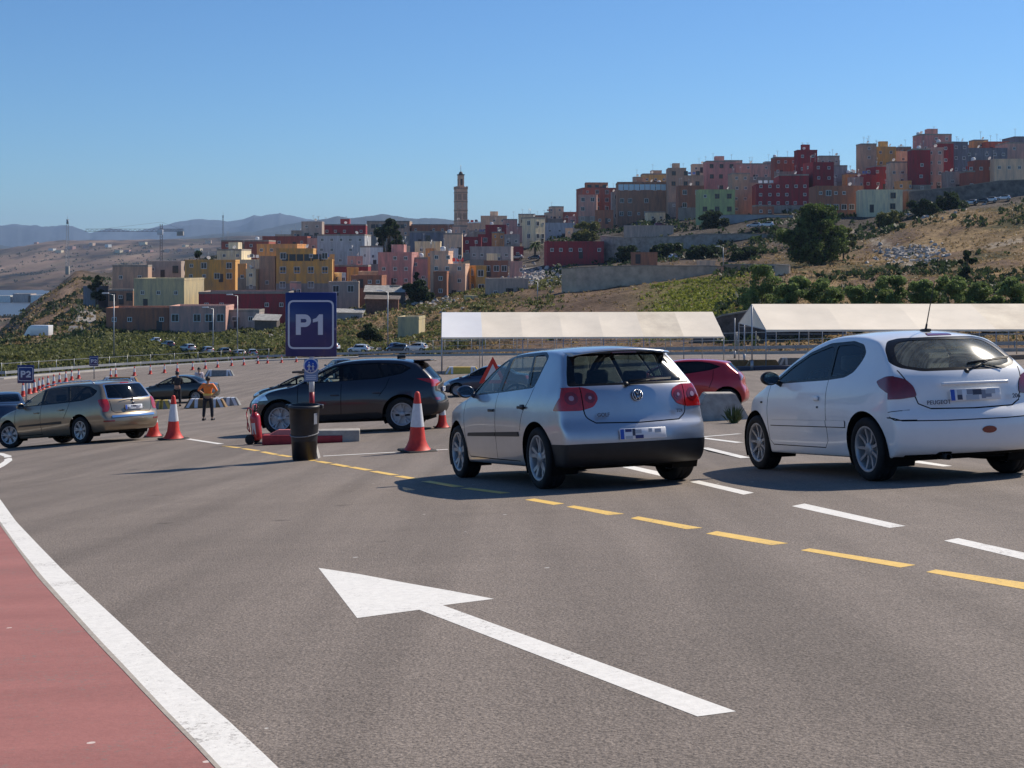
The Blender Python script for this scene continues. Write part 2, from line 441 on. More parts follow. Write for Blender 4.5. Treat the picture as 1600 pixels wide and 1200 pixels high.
# ---------------------------------------------------------------- terrain
def make_terrain():
    pxs = np.concatenate([np.arange(-620, 2440, 9)])
    ds = [66, 72, 78, 84, 90]; d = 90.0
    while d < 5500:
        d += 1.1 if d < 240 else (1.8 if d < 400 else d*0.0075); ds.append(d)
    rng = np.random.RandomState(3)
    V = np.zeros((len(pxs), len(ds), 3)); col = np.zeros((len(pxs), len(ds), 4)); col[..., 3] = 1
    green = np.array((0.066, 0.080, 0.028)); dgreen = np.array((0.028, 0.040, 0.016)); dry = np.array((0.27, 0.185, 0.095)); brown = np.array((0.175, 0.115, 0.075))
    rock = np.array((0.125, 0.105, 0.088)); earth = np.array((0.15, 0.10, 0.068)); pale = np.array((0.36, 0.30, 0.23)); farb = np.array((0.115, 0.078, 0.055))
    def sm(a, b, x):
        t = min(1, max(0, (x-a)/(b-a))); return t*t*(3-2*t)
    for i, px in enumerate(pxs):
        e = edge(px)
        for j, d in enumerate(ds):
            x = (px-800)/F*d
            z = T(x, d)
            if d <= e+0.9: z -= 0.35
            V[i, j] = (x, d, z)
            n1 = fbm(x, d, 14, 4); n2 = fbm(x+50, d-30, 5, 3); n3 = fbm(x-90, d+70, 60, 3)
            py = HY - z/d*F
            # left green bank
            wl = 1-sm(400, 520, px)
            c = (green*(1+0.5*n2)+dry*0.10)*wl + (brown*0.8+dry*0.35)*(1-wl)
            k = sm(0.15, 0.5, n1); c = c*(1-k*0.6)+dry*k*0.6*(0.55+0.45*(1-wl))
            k = sm(0.1, 0.4, -n1); c = c*(1-k*0.75)+dgreen*k*0.75
            if px > 760:
                wr = sm(760, 860, px)
                cr = earth*(1+0.5*n2)
                g = math.exp(-((px-1095)/75)**2-((py-468)/26)**2)*1.5
                g = min(1, max(0, g+0.4*n1*g)); cr = cr*(1-g)+np.array((0.15, 0.15, 0.035))*g
                h = sm(1150, 1260, px)
                cd = dry*(0.95+0.55*n2)
                k = sm(0.0, 0.45, n1); cd = cd*(1-k)+brown*k
                k = sm(0.08, 0.38, -n3-0.5*n1); cd = cd*(1-0.85*k)+dgreen*0.85*k
                cr = cr*(1-h)+cd*h
                c = c*(1-wr)+cr*wr
            if d > 260:
                k = sm(260, 330, d)*(1-sm(700, 900, d))*(1-sm(1380, 1440, px)*(1-sm(300, 340, d)))
                c = c*(1-k)+k*(rock*(0.75+0.5*n1))
            if d > 700:
                k = sm(700, 1000, d); f1 = fbm(x, d*0.35, 130, 5); c = c*(1-k)+k*(farb*(1+1.3*f1+0.3*n1)*(0.45 if fbm(x+3000, d*0.5, 90, 3) > .22 else 1.0)*(1.8 if fbm(x-3000, d*0.25, 200, 3) > .38 else 1.0) + np.array((0.02, 0.03, 0.01))*max(0, -n3))
            if px < 160 and 200 < d < 700:      # bare brown hillside at left
                k = sm(235, 260, d)*(1-sm(110, 160, px)); c = c*(1-k)+k*(np.array((0.17, 0.115, 0.078))*(1+0.9*n2+0.8*fbm(x*1.6, d*0.5, 11, 4)))
            # footpath on the right slope
            for (ax, ay, bx, by, wdt) in ((1335,363,1372,378,5),(1372,378,1402,398,6),(1402,398,1425,412,9),(1545,385,1610,372,4)):
                t = min(1, max(0, ((px-ax)*(bx-ax)+(py-ay)*(by-ay))/((bx-ax)**2+(by-ay)**2)))
                dd = math.hypot((px-ax-t*(bx-ax))*0.6, py-ay-t*(by-ay))
                if dd < wdt: c = c*0.25+pale*0.75
            # pale rubble tip
            g = math.exp(-((px-1430)/45)**2-((py-398)/14)**2)
            if g > 0.3 and n2+fbm(x*3, d*3, 5, 2) > 0.25: c = np.array((0.42, 0.38, 0.34))*(0.7+0.6*rng.rand())
            g = math.exp(-((px-835)/60)**2-((py-432)/16)**2)
            if g > 0.3 and n2 > 0.15: c = np.array((0.4, 0.37, 0.33))*(0.6+0.7*rng.rand())
            col[i, j, :3] = np.clip(c, 0.012, 0.7)
    nd = len(ds)
    idx = np.arange(len(pxs)*nd).reshape(len(pxs), nd)
    Fc = np.stack([idx[:-1, :-1], idx[1:, :-1], idx[1:, 1:], idx[:-1, 1:]], -1).reshape(-1, 4).tolist()
    m = bpy.data.materials.new('hillside_soil'); m.use_nodes = True; t = m.node_tree; b = t.nodes['Principled BSDF']; N = t.nodes; L = t.links
    at_ = N.new('ShaderNodeAttribute'); at_.attribute_name = 'soil'
    tc = N.new('ShaderNodeTexCoord')
    n = N.new('ShaderNodeTexNoise'); n.inputs['Scale'].default_value = 0.9; n.inputs['Detail'].default_value = 8; n.inputs['Roughness'].default_value = 0.75
    L.new(tc.outputs['Object'], n.inputs['Vector'])
    mr = N.new('ShaderNodeMapRange'); mr.inputs[1].default_value = 0.32; mr.inputs[2].default_value = 0.68; mr.inputs[3].default_value = 0.45; mr.inputs[4].default_value = 1.5
    L.new(n.outputs['Fac'], mr.inputs[0]); cc = N.new('ShaderNodeCombineColor'); [L.new(mr.outputs[0], cc.inputs[i]) for i in range(3)]
    mu = N.new('ShaderNodeMix'); mu.data_type = 'RGBA'; mu.blend_type = 'MULTIPLY'; mu.inputs[0].default_value = 1
    L.new(at_.outputs['Color'], mu.inputs[6]); L.new(cc.outputs[0], mu.inputs[7]); L.new(mu.outputs[2], b.inputs['Base Color'])
    b.inputs['Roughness'].default_value = 0.95; b.inputs['Specular IOR Level'].default_value = 0.1
    bp = N.new('ShaderNodeBump'); bp.inputs['Strength'].default_value = 0.9; bp.inputs['Distance'].default_value = 0.5
    L.new(n.outputs['Fac'], bp.inputs['Height']); L.new(bp.outputs['Normal'], b.inputs['Normal'])
    o = pyd('terrain', V.reshape(-1, 3), Fc, m, smooth=True)
    ca = o.data.color_attributes.new('soil', 'FLOAT_COLOR', 'POINT')
    ca.data.foreach_set('color', col.reshape(-1))
    tag(o, kind='structure')
make_terrain()

# sea, far mountains
def make_water():
    m = mat('sea_water', (0.06, 0.075, 0.095), rough=0.4, bump=0.6, bscale=0.15)
    o = pyd('water', [(-9000,500,-60),(9000,500,-60),(9000,30000,-60),(-9000,30000,-60)], [(0,1,2,3)], m); tag(o, kind='structure')
make_water()
def ridge(name, pts, d, base, depth, col, amp, seed):
    m = mat(name+'_hazed_rock', col, rough=0.95, var=0.35, scale=0.0016, spec=0.05)  # rock colour tinted blue to imitate distance haze
    xs = np.arange(pts[0][0], pts[-1][0], 3.0); K = 26
    V = []; Fc = []
    for i, px in enumerate(xs):
        yt = np.interp(px, [p[0] for p in pts], [p[1] for p in pts])
        yt += 1.1*mnoise.fractal(Vector((px/14.0, seed, 0)), 1.0, 2.0, 5)
        for k in range(K+1):
            u = k/K; dd = d + depth*(u-0.5)*1.0
            prof = 1-abs(u-0.5)*2          # a ridge: up, then down again behind
            hgt = -(yt-HY)/F*d; zb = -(base-HY)/F*d
            s = prof**0.85
            z = zb+(hgt-zb)*s
            x = (px-800)/F*dd
            z += amp*(1-s)*s*4*mnoise.fractal(Vector((x/900.0, dd/1200.0, seed)), 1.0, 2.0, 6)
            V.append((x, dd, z))
    for i in range(len(xs)-1):
        for k in range(K):
            a = i*(K+1)+k; Fc.append((a, a+K+1, a+K+2, a+1))
    o = pyd(name, V, Fc, m, smooth=True); tag(o, kind='structure')
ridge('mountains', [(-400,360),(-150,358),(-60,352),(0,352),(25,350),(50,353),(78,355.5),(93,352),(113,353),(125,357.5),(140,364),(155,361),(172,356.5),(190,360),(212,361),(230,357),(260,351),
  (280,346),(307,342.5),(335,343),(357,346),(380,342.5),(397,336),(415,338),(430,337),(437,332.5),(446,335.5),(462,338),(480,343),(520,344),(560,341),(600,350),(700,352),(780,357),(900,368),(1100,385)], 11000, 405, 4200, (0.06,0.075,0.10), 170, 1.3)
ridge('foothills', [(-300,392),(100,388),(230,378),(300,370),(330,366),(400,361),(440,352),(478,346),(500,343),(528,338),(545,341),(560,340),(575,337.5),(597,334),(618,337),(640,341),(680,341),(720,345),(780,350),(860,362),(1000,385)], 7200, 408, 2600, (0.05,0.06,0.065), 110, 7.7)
# ---------------------------------------------------------------- car materials
def paint(name, col, metal=0.0, rough=0.35, dirt=0.12):
    m = bpy.data.materials.get(name)
    if m: return m
    m = bpy.data.materials.new(name); m.use_nodes = True; t = m.node_tree; b = t.nodes['Principled BSDF']; N = t.nodes; L = t.links
    tc = N.new('ShaderNodeTexCoord'); n = N.new('ShaderNodeTexNoise'); n.inputs['Scale'].default_value = 2.3; n.inputs['Detail'].default_value = 7; n.inputs['Roughness'].default_value = 0.7
    L.new(tc.outputs['Object'], n.inputs['Vector'])
    r = N.new('ShaderNodeValToRGB'); r.color_ramp.elements[0].position = 0.35; r.color_ramp.elements[1].position = 0.7
    r.color_ramp.elements[0].color = (*[c*(1-dirt) for c in col], 1); r.color_ramp.elements[1].color = (*col, 1)
    L.new(n.outputs['Fac'], r.inputs['Fac'])
    ge = N.new('ShaderNodeNewGeometry')
    L.new(r.outputs['Color'], b.inputs['Base Color'])
    lin = N.new('ShaderNodeBsdfDiffuse'); lin.inputs[0].default_value = (0.018, 0.018, 0.02, 1)
    ms = N.new('ShaderNodeMixShader'); L.new(ge.outputs['Backfacing'], ms.inputs[0]); L.new(b.outputs[0], ms.inputs[1]); L.new(lin.outputs[0], ms.inputs[2])
    L.new(ms.outputs[0], N['Material Output'].inputs[0])
    b.inputs['Metallic'].default_value = metal; b.inputs['Roughness'].default_value = rough
    b.inputs['Coat Weight'].default_value = 0.9; b.inputs['Coat Roughness'].default_value = 0.05
    n2 = N.new('ShaderNodeTexNoise'); n2.inputs['Scale'].default_value = 1.4; n2.inputs['Detail'].default_value = 2
    L.new(tc.outputs['Object'], n2.inputs['Vector'])
    bp = N.new('ShaderNodeBump'); bp.inputs['Strength'].default_value = 0.12; bp.inputs['Distance'].default_value = 0.01
    L.new(n2.outputs['Fac'], bp.inputs['Height']); L.new(bp.outputs['Normal'], b.inputs['Coat Normal'])
    return m
def glass(name, tint, alpha, rough=0.03, dust=0.0):
    """thin automotive glass: a see-through tint under a clear reflection"""
    m = bpy.data.materials.get(name)
    if m: return m
    m = bpy.data.materials.new(name); m.use_nodes = True; t = m.node_tree; N = t.nodes; L = t.links; N.clear()
    o = N.new('ShaderNodeOutputMaterial'); tr = N.new('ShaderNodeBsdfTransparent'); tr.inputs[0].default_value = (*[c*alpha for c in tint], 1)
    gl = N.new('ShaderNodeBsdfGlossy'); gl.inputs['Roughness'].default_value = rough; gl.inputs[0].default_value = (0.95, 0.97, 1, 1)
    fr = N.new('ShaderNodeFresnel'); fr.inputs[0].default_value = 1.55
    ad = N.new('ShaderNodeMath'); ad.operation = 'MULTIPLY_ADD'; ad.inputs[1].default_value = 0.62; ad.inputs[2].default_value = 0.01; L.new(fr.outputs[0], ad.inputs[0])
    mx = N.new('ShaderNodeMixShader'); L.new(ad.outputs[0], mx.inputs[0]); L.new(tr.outputs[0], mx.inputs[1]); L.new(gl.outputs[0], mx.inputs[2])
    last = mx.outputs[0]
    if dust > 0:
        df = N.new('ShaderNodeBsdfTranslucent'); df.inputs[0].default_value = (0.62, 0.70, 0.60, 1)
        d2 = N.new('ShaderNodeBsdfDiffuse'); d2.inputs[0].default_value = (0.55, 0.58, 0.52, 1)
        ds = N.new('ShaderNodeMixShader'); ds.inputs[0].default_value = 0.4; L.new(df.outputs[0], ds.inputs[1]); L.new(d2.outputs[0], ds.inputs[2])
        tc = N.new('ShaderNodeTexCoord')
        # wiped arcs round the wiper spindle
        mp = N.new('ShaderNodeMapping'); mp.inputs['Location'].default_value = (0, 0.0, -0.93); L.new(tc.outputs['Object'], mp.inputs['Vector'])
        ln = N.new('ShaderNodeVectorMath'); ln.operation = 'LENGTH'; L.new(mp.outputs['Vector'], ln.inputs[0])
        wv = N.new('ShaderNodeTexNoise'); wv.inputs['Scale'].default_value = 38; wv.noise_dimensions = '1D'; L.new(ln.outputs['Value'], wv.inputs['W'])
        no = N.new('ShaderNodeTexNoise'); no.inputs['Scale'].default_value = 9; no.inputs['Detail'].default_value = 6; L.new(tc.outputs['Object'], no.inputs['Vector'])
        mu = N.new('ShaderNodeMath'); mu.operation = 'MULTIPLY'; L.new(wv.outputs['Fac'], mu.inputs[0]); L.new(no.outputs['Fac'], mu.inputs[1])
        mr = N.new('ShaderNodeMapRange'); mr.inputs[1].default_value = 0.12; mr.inputs[2].default_value = 0.42; mr.inputs[3].default_value = dust*0.35; mr.inputs[4].default_value = dust
        L.new(mu.outputs[0], mr.inputs[0])
        m2 = N.new('ShaderNodeMixShader'); L.new(mr.outputs[0], m2.inputs[0]); L.new(last, m2.inputs[1]); L.new(ds.outputs[0], m2.inputs[2]); last = m2.outputs[0]
    L.new(last, o.inputs[0]); return m
M_tyre = mat('tyre_rubber', (0.018, 0.018, 0.019), rough=0.82, var=0.3, scale=12, spec=0.3)
M_rim = mat('alloy_rim', (0.40, 0.40, 0.41), rough=0.42, metal=0.5, var=0.15, scale=8)
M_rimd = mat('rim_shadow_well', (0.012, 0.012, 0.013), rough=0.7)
M_blk = mat('black_plastic', (0.016, 0.016, 0.018), rough=0.5, var=0.3, scale=6, spec=0.4)
M_under = mat('underbody_black', (0.01, 0.01, 0.01), rough=0.9, spec=0.1)
M_seam = mat('panel_gap', (0.008, 0.008, 0.009), rough=0.9, spec=0.1)
M_seat = mat('seat_fabric', (0.035, 0.036, 0.040), rough=0.9, var=0.3, scale=30)
M_seatl = mat('grey_seat_fabric', (0.07, 0.075, 0.085), rough=0.9, var=0.3, scale=30)
M_tail = mat('tail_lamp_red', (0.42, 0.012, 0.012), rough=0.12, coat=1.0, var=0.35, scale=9)
M_taild = mat('tail_lamp_dark_red', (0.19, 0.008, 0.012), rough=0.12, coat=1.0, var=0.3, scale=9)
M_tailo = mat('tail_lamp_orange_red', (0.75, 0.05, 0.012), rough=0.12, coat=1.0, var=0.35, scale=14)
M_head = mat('head_lamp_lens', (0.55, 0.58, 0.62), rough=0.08, metal=0.5, coat=1.0)
M_chrome = mat('chrome', (0.75, 0.76, 0.78), rough=0.12, metal=1.0)
M_plate = mat('plate_white', (0.74, 0.76, 0.80), rough=0.4)
M_plb = mat('plate_blue', (0.02, 0.08, 0.42), rough=0.4)
M_plg = [mat('plate_grey_%s' % s, c, rough=0.5) for s, c in (('dark', (0.05,0.055,0.09)), ('middle', (0.22,0.24,0.30)), ('soft', (0.42,0.45,0.50)), ('navy', (0.03,0.035,0.15)))]
M_glass = glass('car_glass_green', (0.86, 0.96, 0.92), 0.98)
M_glassd = glass('car_glass_smoked', (0.75, 0.80, 0.9), 0.10)
M_glassr = glass('car_glass_rear', (0.70, 0.88, 0.84), 0.5)
M_glassdusty = glass('car_glass_dusty', (0.84, 0.95, 0.88), 0.95, rough=0.10, dust=0.55)
M_frit = mat('glass_black_border', (0.006, 0.006, 0.007), rough=0.25, coat=0.0, spec=0.25)
M_mirror = mat('mirror_glass', (0.5, 0.52, 0.55), rough=0.05, metal=1.0)

# ---------------------------------------------------------------- car body surface
def crv(pts, n):
    P = [np.array(p, float) for p in pts]
    if len(P) == 2: dense = [P[0]+(P[1]-P[0])*t for t in np.linspace(0, 1, 50)]
    else:
        Q = [2*P[0]-P[1]]+P+[2*P[-1]-P[-2]]; dense = []
        for i in range(1, len(Q)-2):
            p0, p1, p2, p3 = Q[i-1:i+3]
            t0 = 0; t1 = t0+np.linalg.norm(p1-p0)**.5; t2 = t1+np.linalg.norm(p2-p1)**.5; t3 = t2+np.linalg.norm(p3-p2)**.5
            for t in np.linspace(t1, t2, 16, endpoint=False):
                A1 = (t1-t)/(t1-t0)*p0+(t-t0)/(t1-t0)*p1; A2 = (t2-t)/(t2-t1)*p1+(t-t1)/(t2-t1)*p2; A3 = (t3-t)/(t3-t2)*p2+(t-t2)/(t3-t2)*p3
                B1 = (t2-t)/(t2-t0)*A1+(t-t0)/(t2-t0)*A2; B2 = (t3-t)/(t3-t1)*A2+(t-t1)/(t3-t1)*A3
                dense.append((t2-t)/(t2-t1)*B1+(t-t1)/(t2-t1)*B2)
        dense.append(P[-1])
    dn = np.array(dense); s = np.concatenate([[0], np.cumsum(np.linalg.norm(np.diff(dn, axis=0), axis=1))]); s /= s[-1]
    q = np.linspace(0, 1, n+1)
    return np.stack([np.interp(q, s, dn[:, 0]), np.interp(q, s, dn[:, 1])], 1)

def car_surface(S, cell):
    Lc, Wd, H = S['L'], S['W'], S['H']
    ns = int(Lc*1.12/cell); nt_ = max(8, int(Wd*1.05/cell)//2*2); nr = max(8, int(H*0.95/cell))
    Tt = crv(S['top'], ns); R = crv(S['rear'], nr); Fr = crv(S['front'], nr)
    b0 = R[0]; b1 = Fr[0]
    u = (Tt[:, 0]-Tt[0, 0])/(Tt[-1, 0]-Tt[0, 0])
    Bx = b0[0]+(b1[0]-b0[0])*u
    Bz = np.interp(Bx, [p[0] for p in S['bottom']], [p[1] for p in S['bottom']])
    B = np.stack([Bx, Bz], 1); B[0] = b0; B[-1] = b1
    idx = -np.ones((ns+1, nt_+1, nr+1), int); P = []; UV = []
    for i in range(ns+1):
        s = i/ns
        for j in range(nt_+1):
            for k in range(nr+1):
                if 0 < i < ns and 0 < j < nt_ and 0 < k < nr: continue
                idx[i, j, k] = len(P); UV.append((i, j, k))
                r = k/nr; su = u[i]
                c = (1-r)*B[i]+r*Tt[i]+(1-su)*R[k]+su*Fr[k]-((1-r)*(1-su)*b0+r*(1-su)*R[-1]+(1-r)*su*b1+r*su*Fr[-1])
                P.append((c[0], 2*j/nt_-1, c[1], r, su))
    A = np.array(P); x, t, z, r, su = A.T
    plan = np.interp(x, [p[0] for p in S['plan']], [p[1] for p in S['plan']])
    sec = np.interp(z, [p[0] for p in S['sect']], [p[1] for p in S['sect']])
    hw = Wd/2*plan*sec
    for xc in S['wheels']:      # slightly swollen wings over the wheels
        hw = hw + S.get('flare', 0.018)*np.exp(-((x-xc)/0.42)**2)*np.exp(-((z-0.52)/0.22)**2)
    y = t*hw
    x = x + t*t*(S.get('bowr', 0.12)*(1-su)**6 - S.get('bowf', 0.28)*su**6)
    crown = S.get('crown', 0.045)
    z = z - crown*t*t*np.clip((r-0.5)/0.5, 0, 1)**3
    co = np.stack([x, y, z], 1)
    quads = []
    def g(i, j, k): return int(idx[i, j, k])
    for i in range(ns):
        for j in range(nt_):
            quads.append((g(i,j,0), g(i,j+1,0), g(i+1,j+1,0), g(i+1,j,0))); quads.append((g(i,j,nr), g(i+1,j,nr), g(i+1,j+1,nr), g(i,j+1,nr)))
        for k in range(nr):
            quads.append((g(i,0,k), g(i+1,0,k), g(i+1,0,k+1), g(i,0,k+1))); quads.append((g(i,nt_,k), g(i,nt_,k+1), g(i+1,nt_,k+1), g(i+1,nt_,k)))
    for j in range(nt_):
        for k in range(nr):
            quads.append((g(0,j,k), g(0,j,k+1), g(0,j+1,k+1), g(0,j+1,k))); quads.append((g(ns,j,k), g(ns,j+1,k), g(ns,j+1,k+1), g(ns,j,k+1)))
    Q = np.array(quads)
    E = np.concatenate([Q[:, [0,1]], Q[:, [1,2]], Q[:, [2,3]], Q[:, [3,0]]]); E = np.unique(np.sort(E, 1), axis=0)
    deg = np.bincount(E.ravel(), minlength=len(co)).astype(float)[:, None]
    its = int(S.get('smooth', 9)*(0.03/cell)**2+1.5)
    def lap(c):
        a = np.zeros_like(c); np.add.at(a, E[:, 0], c[E[:, 1]]); np.add.at(a, E[:, 1], c[E[:, 0]]); return a/deg - c
    for _ in range(its):
        co = co + 0.5*lap(co)
    return co, quads

def inpoly(px_, py_, poly):
    c = False; n = len(poly); j = n-1
    for i in range(n):
        xi, yi = poly[i]; xj, yj = poly[j]
        if (yi > py_) != (yj > py_) and px_ < (xj-xi)*(py_-yi)/(yj-yi)+xi: c = not c
        j = i
    return c
def rnd(poly, r=0.03, n=4):
    """round the corners of a polygon"""
    out = []; m = len(poly)
    for i in range(m):
        p = Vector(poly[i]); a = Vector(poly[i-1]); b = Vector(poly[(i+1) % m])
        ra = min(r, (a-p).length*0.45, (b-p).length*0.45)
        s = p+(a-p).normalized()*ra; e = p+(b-p).normalized()*ra
        for k in range(n+1):
            t = k/n; q = s*(1-t)**2+p*2*t*(1-t)+e*t*t; out.append((q.x, q.y))
    return out
def circ(cx, cy, r, n=24, rx=None):
    return [(cx+(rx or r)*math.cos(2*math.pi*i/n), cy+r*math.sin(2*math.pi*i/n)) for i in range(n)]

AX = {'side': (0, 2, 1), 'end': (1, 2, 0), 'plan': (0, 1, 2)}
def cut(bm, proj, poly, filt, lay, pid):
    a, b, c = AX[proj]
    xs = [p[0] for p in poly]; ys = [p[1] for p in poly]; e = 0.06
    reg = set()
    x0, x1, y0, y1 = min(xs)-e, max(xs)+e, min(ys)-e, max(ys)+e
    for f in bm.faces:
        q = f.verts[0].co
        if x0-0.1 < q[a] < x1+0.1 and y0-0.1 < q[b] < y1+0.1 and filt(f.calc_center_median(), f.normal): reg.add(f)
    n = len(poly)
    for i in range(n):
        p = poly[i]; q = poly[(i+1) % n]
        dx, dy = q[0]-p[0], q[1]-p[1]; L_ = math.hypot(dx, dy)
        if L_ < 1e-5: continue
        lo = (min(p[0], q[0])-0.004, min(p[1], q[1])-0.004); hi = (max(p[0], q[0])+0.004, max(p[1], q[1])+0.004)
        sub = []
        for f in reg:
            vx = [v.co[a] for v in f.verts]; vy = [v.co[b] for v in f.verts]
            if max(vx) >= lo[0] and min(vx) <= hi[0] and max(vy) >= lo[1] and min(vy) <= hi[1]: sub.append(f)
        if not sub: continue
        no = [0, 0, 0]; no[a] = -dy/L_; no[b] = dx/L_; co = [0, 0, 0]; co[a] = p[0]; co[b] = p[1]
        es = set(); vs = set()
        for f in sub: es.update(f.edges); vs.update(f.verts)
        r = bmesh.ops.bisect_plane(bm, geom=list(vs)+list(es)+sub, dist=1e-4, plane_co=co, plane_no=no)
        for g_ in r['geom']:
            if isinstance(g_, bmesh.types.BMFace): reg.add(g_)
        reg = {f for f in reg if f.is_valid}
    for f in reg:
        if not f.is_valid: continue
        ct = f.calc_center_median()
        if inpoly(ct[a], ct[b], poly): f[lay] = pid

def wheel(root, x, y, r, wdt, style, side, steer=0.0, hi=True):
    """side +1 = left. parts: wheel > tyre, rim"""
    we = bpy.data.objects.new('wheel', None); C.objects.link(we); we.parent = root; we.location = (x, y, r); we.rotation_euler = (0, 0, steer); we.empty_display_size = 0.2
    n = 40 if hi else 20; s = side; rr = style.get('rim', 0.23)
    bm = bmesh.new()
    prof = [(rr-0.005, -0.42), (rr+0.012, -0.5), (r-0.035, -0.5), (r-0.012, -0.46), (r, -0.36), (r, -0.12), (r-0.006, -0.1), (r-0.006, -0.07), (r, -0.05), (r, 0.12), (r-0.006, 0.14), (r-0.006, 0.17), (r, 0.19), (r, 0.36), (r-0.012, 0.46), (r-0.035, 0.5), (rr+0.012, 0.5), (rr-0.005, 0.42), (rr-0.012, 0.1), (rr-0.012, -0.42), (rr-0.005, -0.42)]
    lathe(bm, [(a, b*wdt) for a, b in prof], n=n, axis='y')
    mk('tyre', bm, M_tyre, we, True)
    bm = bmesh.new()
    yo = s*wdt*0.44
    # outer lip and barrel
    lathe(bm, [(rr+0.004, yo), (rr-0.012, yo+s*0.004), (rr-0.024, yo-s*0.008), (rr-0.03, yo-s*0.03), (rr-0.032, -s*wdt*0.3)], n=n, axis='y', mis=[0,0,1,1])
    # dark disc behind the spokes
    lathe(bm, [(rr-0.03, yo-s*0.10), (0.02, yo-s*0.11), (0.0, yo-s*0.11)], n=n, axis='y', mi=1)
    k = style['n']; w0, w1 = style['w0'], style['w1']; tw = style.get('fork', 0.0)
    for i in range(k):
        a = 2*math.pi*(i+style.get('ph', 0.1))/k
        for sg in ((-1, 1) if tw else (0,)):
            p = []
            for (rad, ww, dy, off) in ((0.035, w0, -0.022, 0), (rr*0.5, (w0*0.6+w1*0.4) if not tw else w1, -0.026, tw*0.35*sg), (rr-0.022, w1, -0.010, tw*sg)):
                for q in (-1, 1):
                    px_, pz_ = rad, q*ww/2+off
                    X = px_*math.cos(a)-pz_*math.sin(a); Z = px_*math.sin(a)+pz_*math.cos(a)
                    p.append((X, yo+s*dy, Z)); p.append((X, yo+s*(dy-0.03), Z))
            v = [bm.verts.new(c) for c in p]
            for st in (0, 4):
                o0, i0, o1, i1, O0, I0, O1, I1 = v[st:st+8]
                for q in ((o0,o1,O1,O0), (i0,I0,I1,i1), (o0,O0,I0,i0), (o1,i1,I1,O1)): bm.faces.new(q)
            bm.faces.new((v[8], v[10], v[11], v[9]))
    lathe(bm, [(0.0, yo-s*0.012), (0.05, yo-s*0.014), (0.06, yo-s*0.022), (0.062, yo-s*0.06)], n=16, axis='y')
    bmesh.ops.recalc_face_normals(bm, faces=bm.faces)
    mk('rim', bm, [M_rim, M_rimd], we)
    return we

def rbox(bm, x0, x1, y0, y1, z0, z1, bev=0.04, M=None, seg=2, mi=0):
    b2 = bmesh.new(); box(b2, x0, x1, y0, y1, z0, z1)
    bmesh.ops.bevel(b2, geom=list(b2.edges), offset=bev, segments=seg, profile=0.6, affect='EDGES')
    mp = {}
    for v in b2.verts: mp[v] = bm.verts.new((M @ v.co) if M is not None else v.co)
    for f in b2.faces:
        g_ = bm.faces.new([mp[v] for v in f.verts]); g_.smooth = True; g_.material_index = mi
    b2.free()

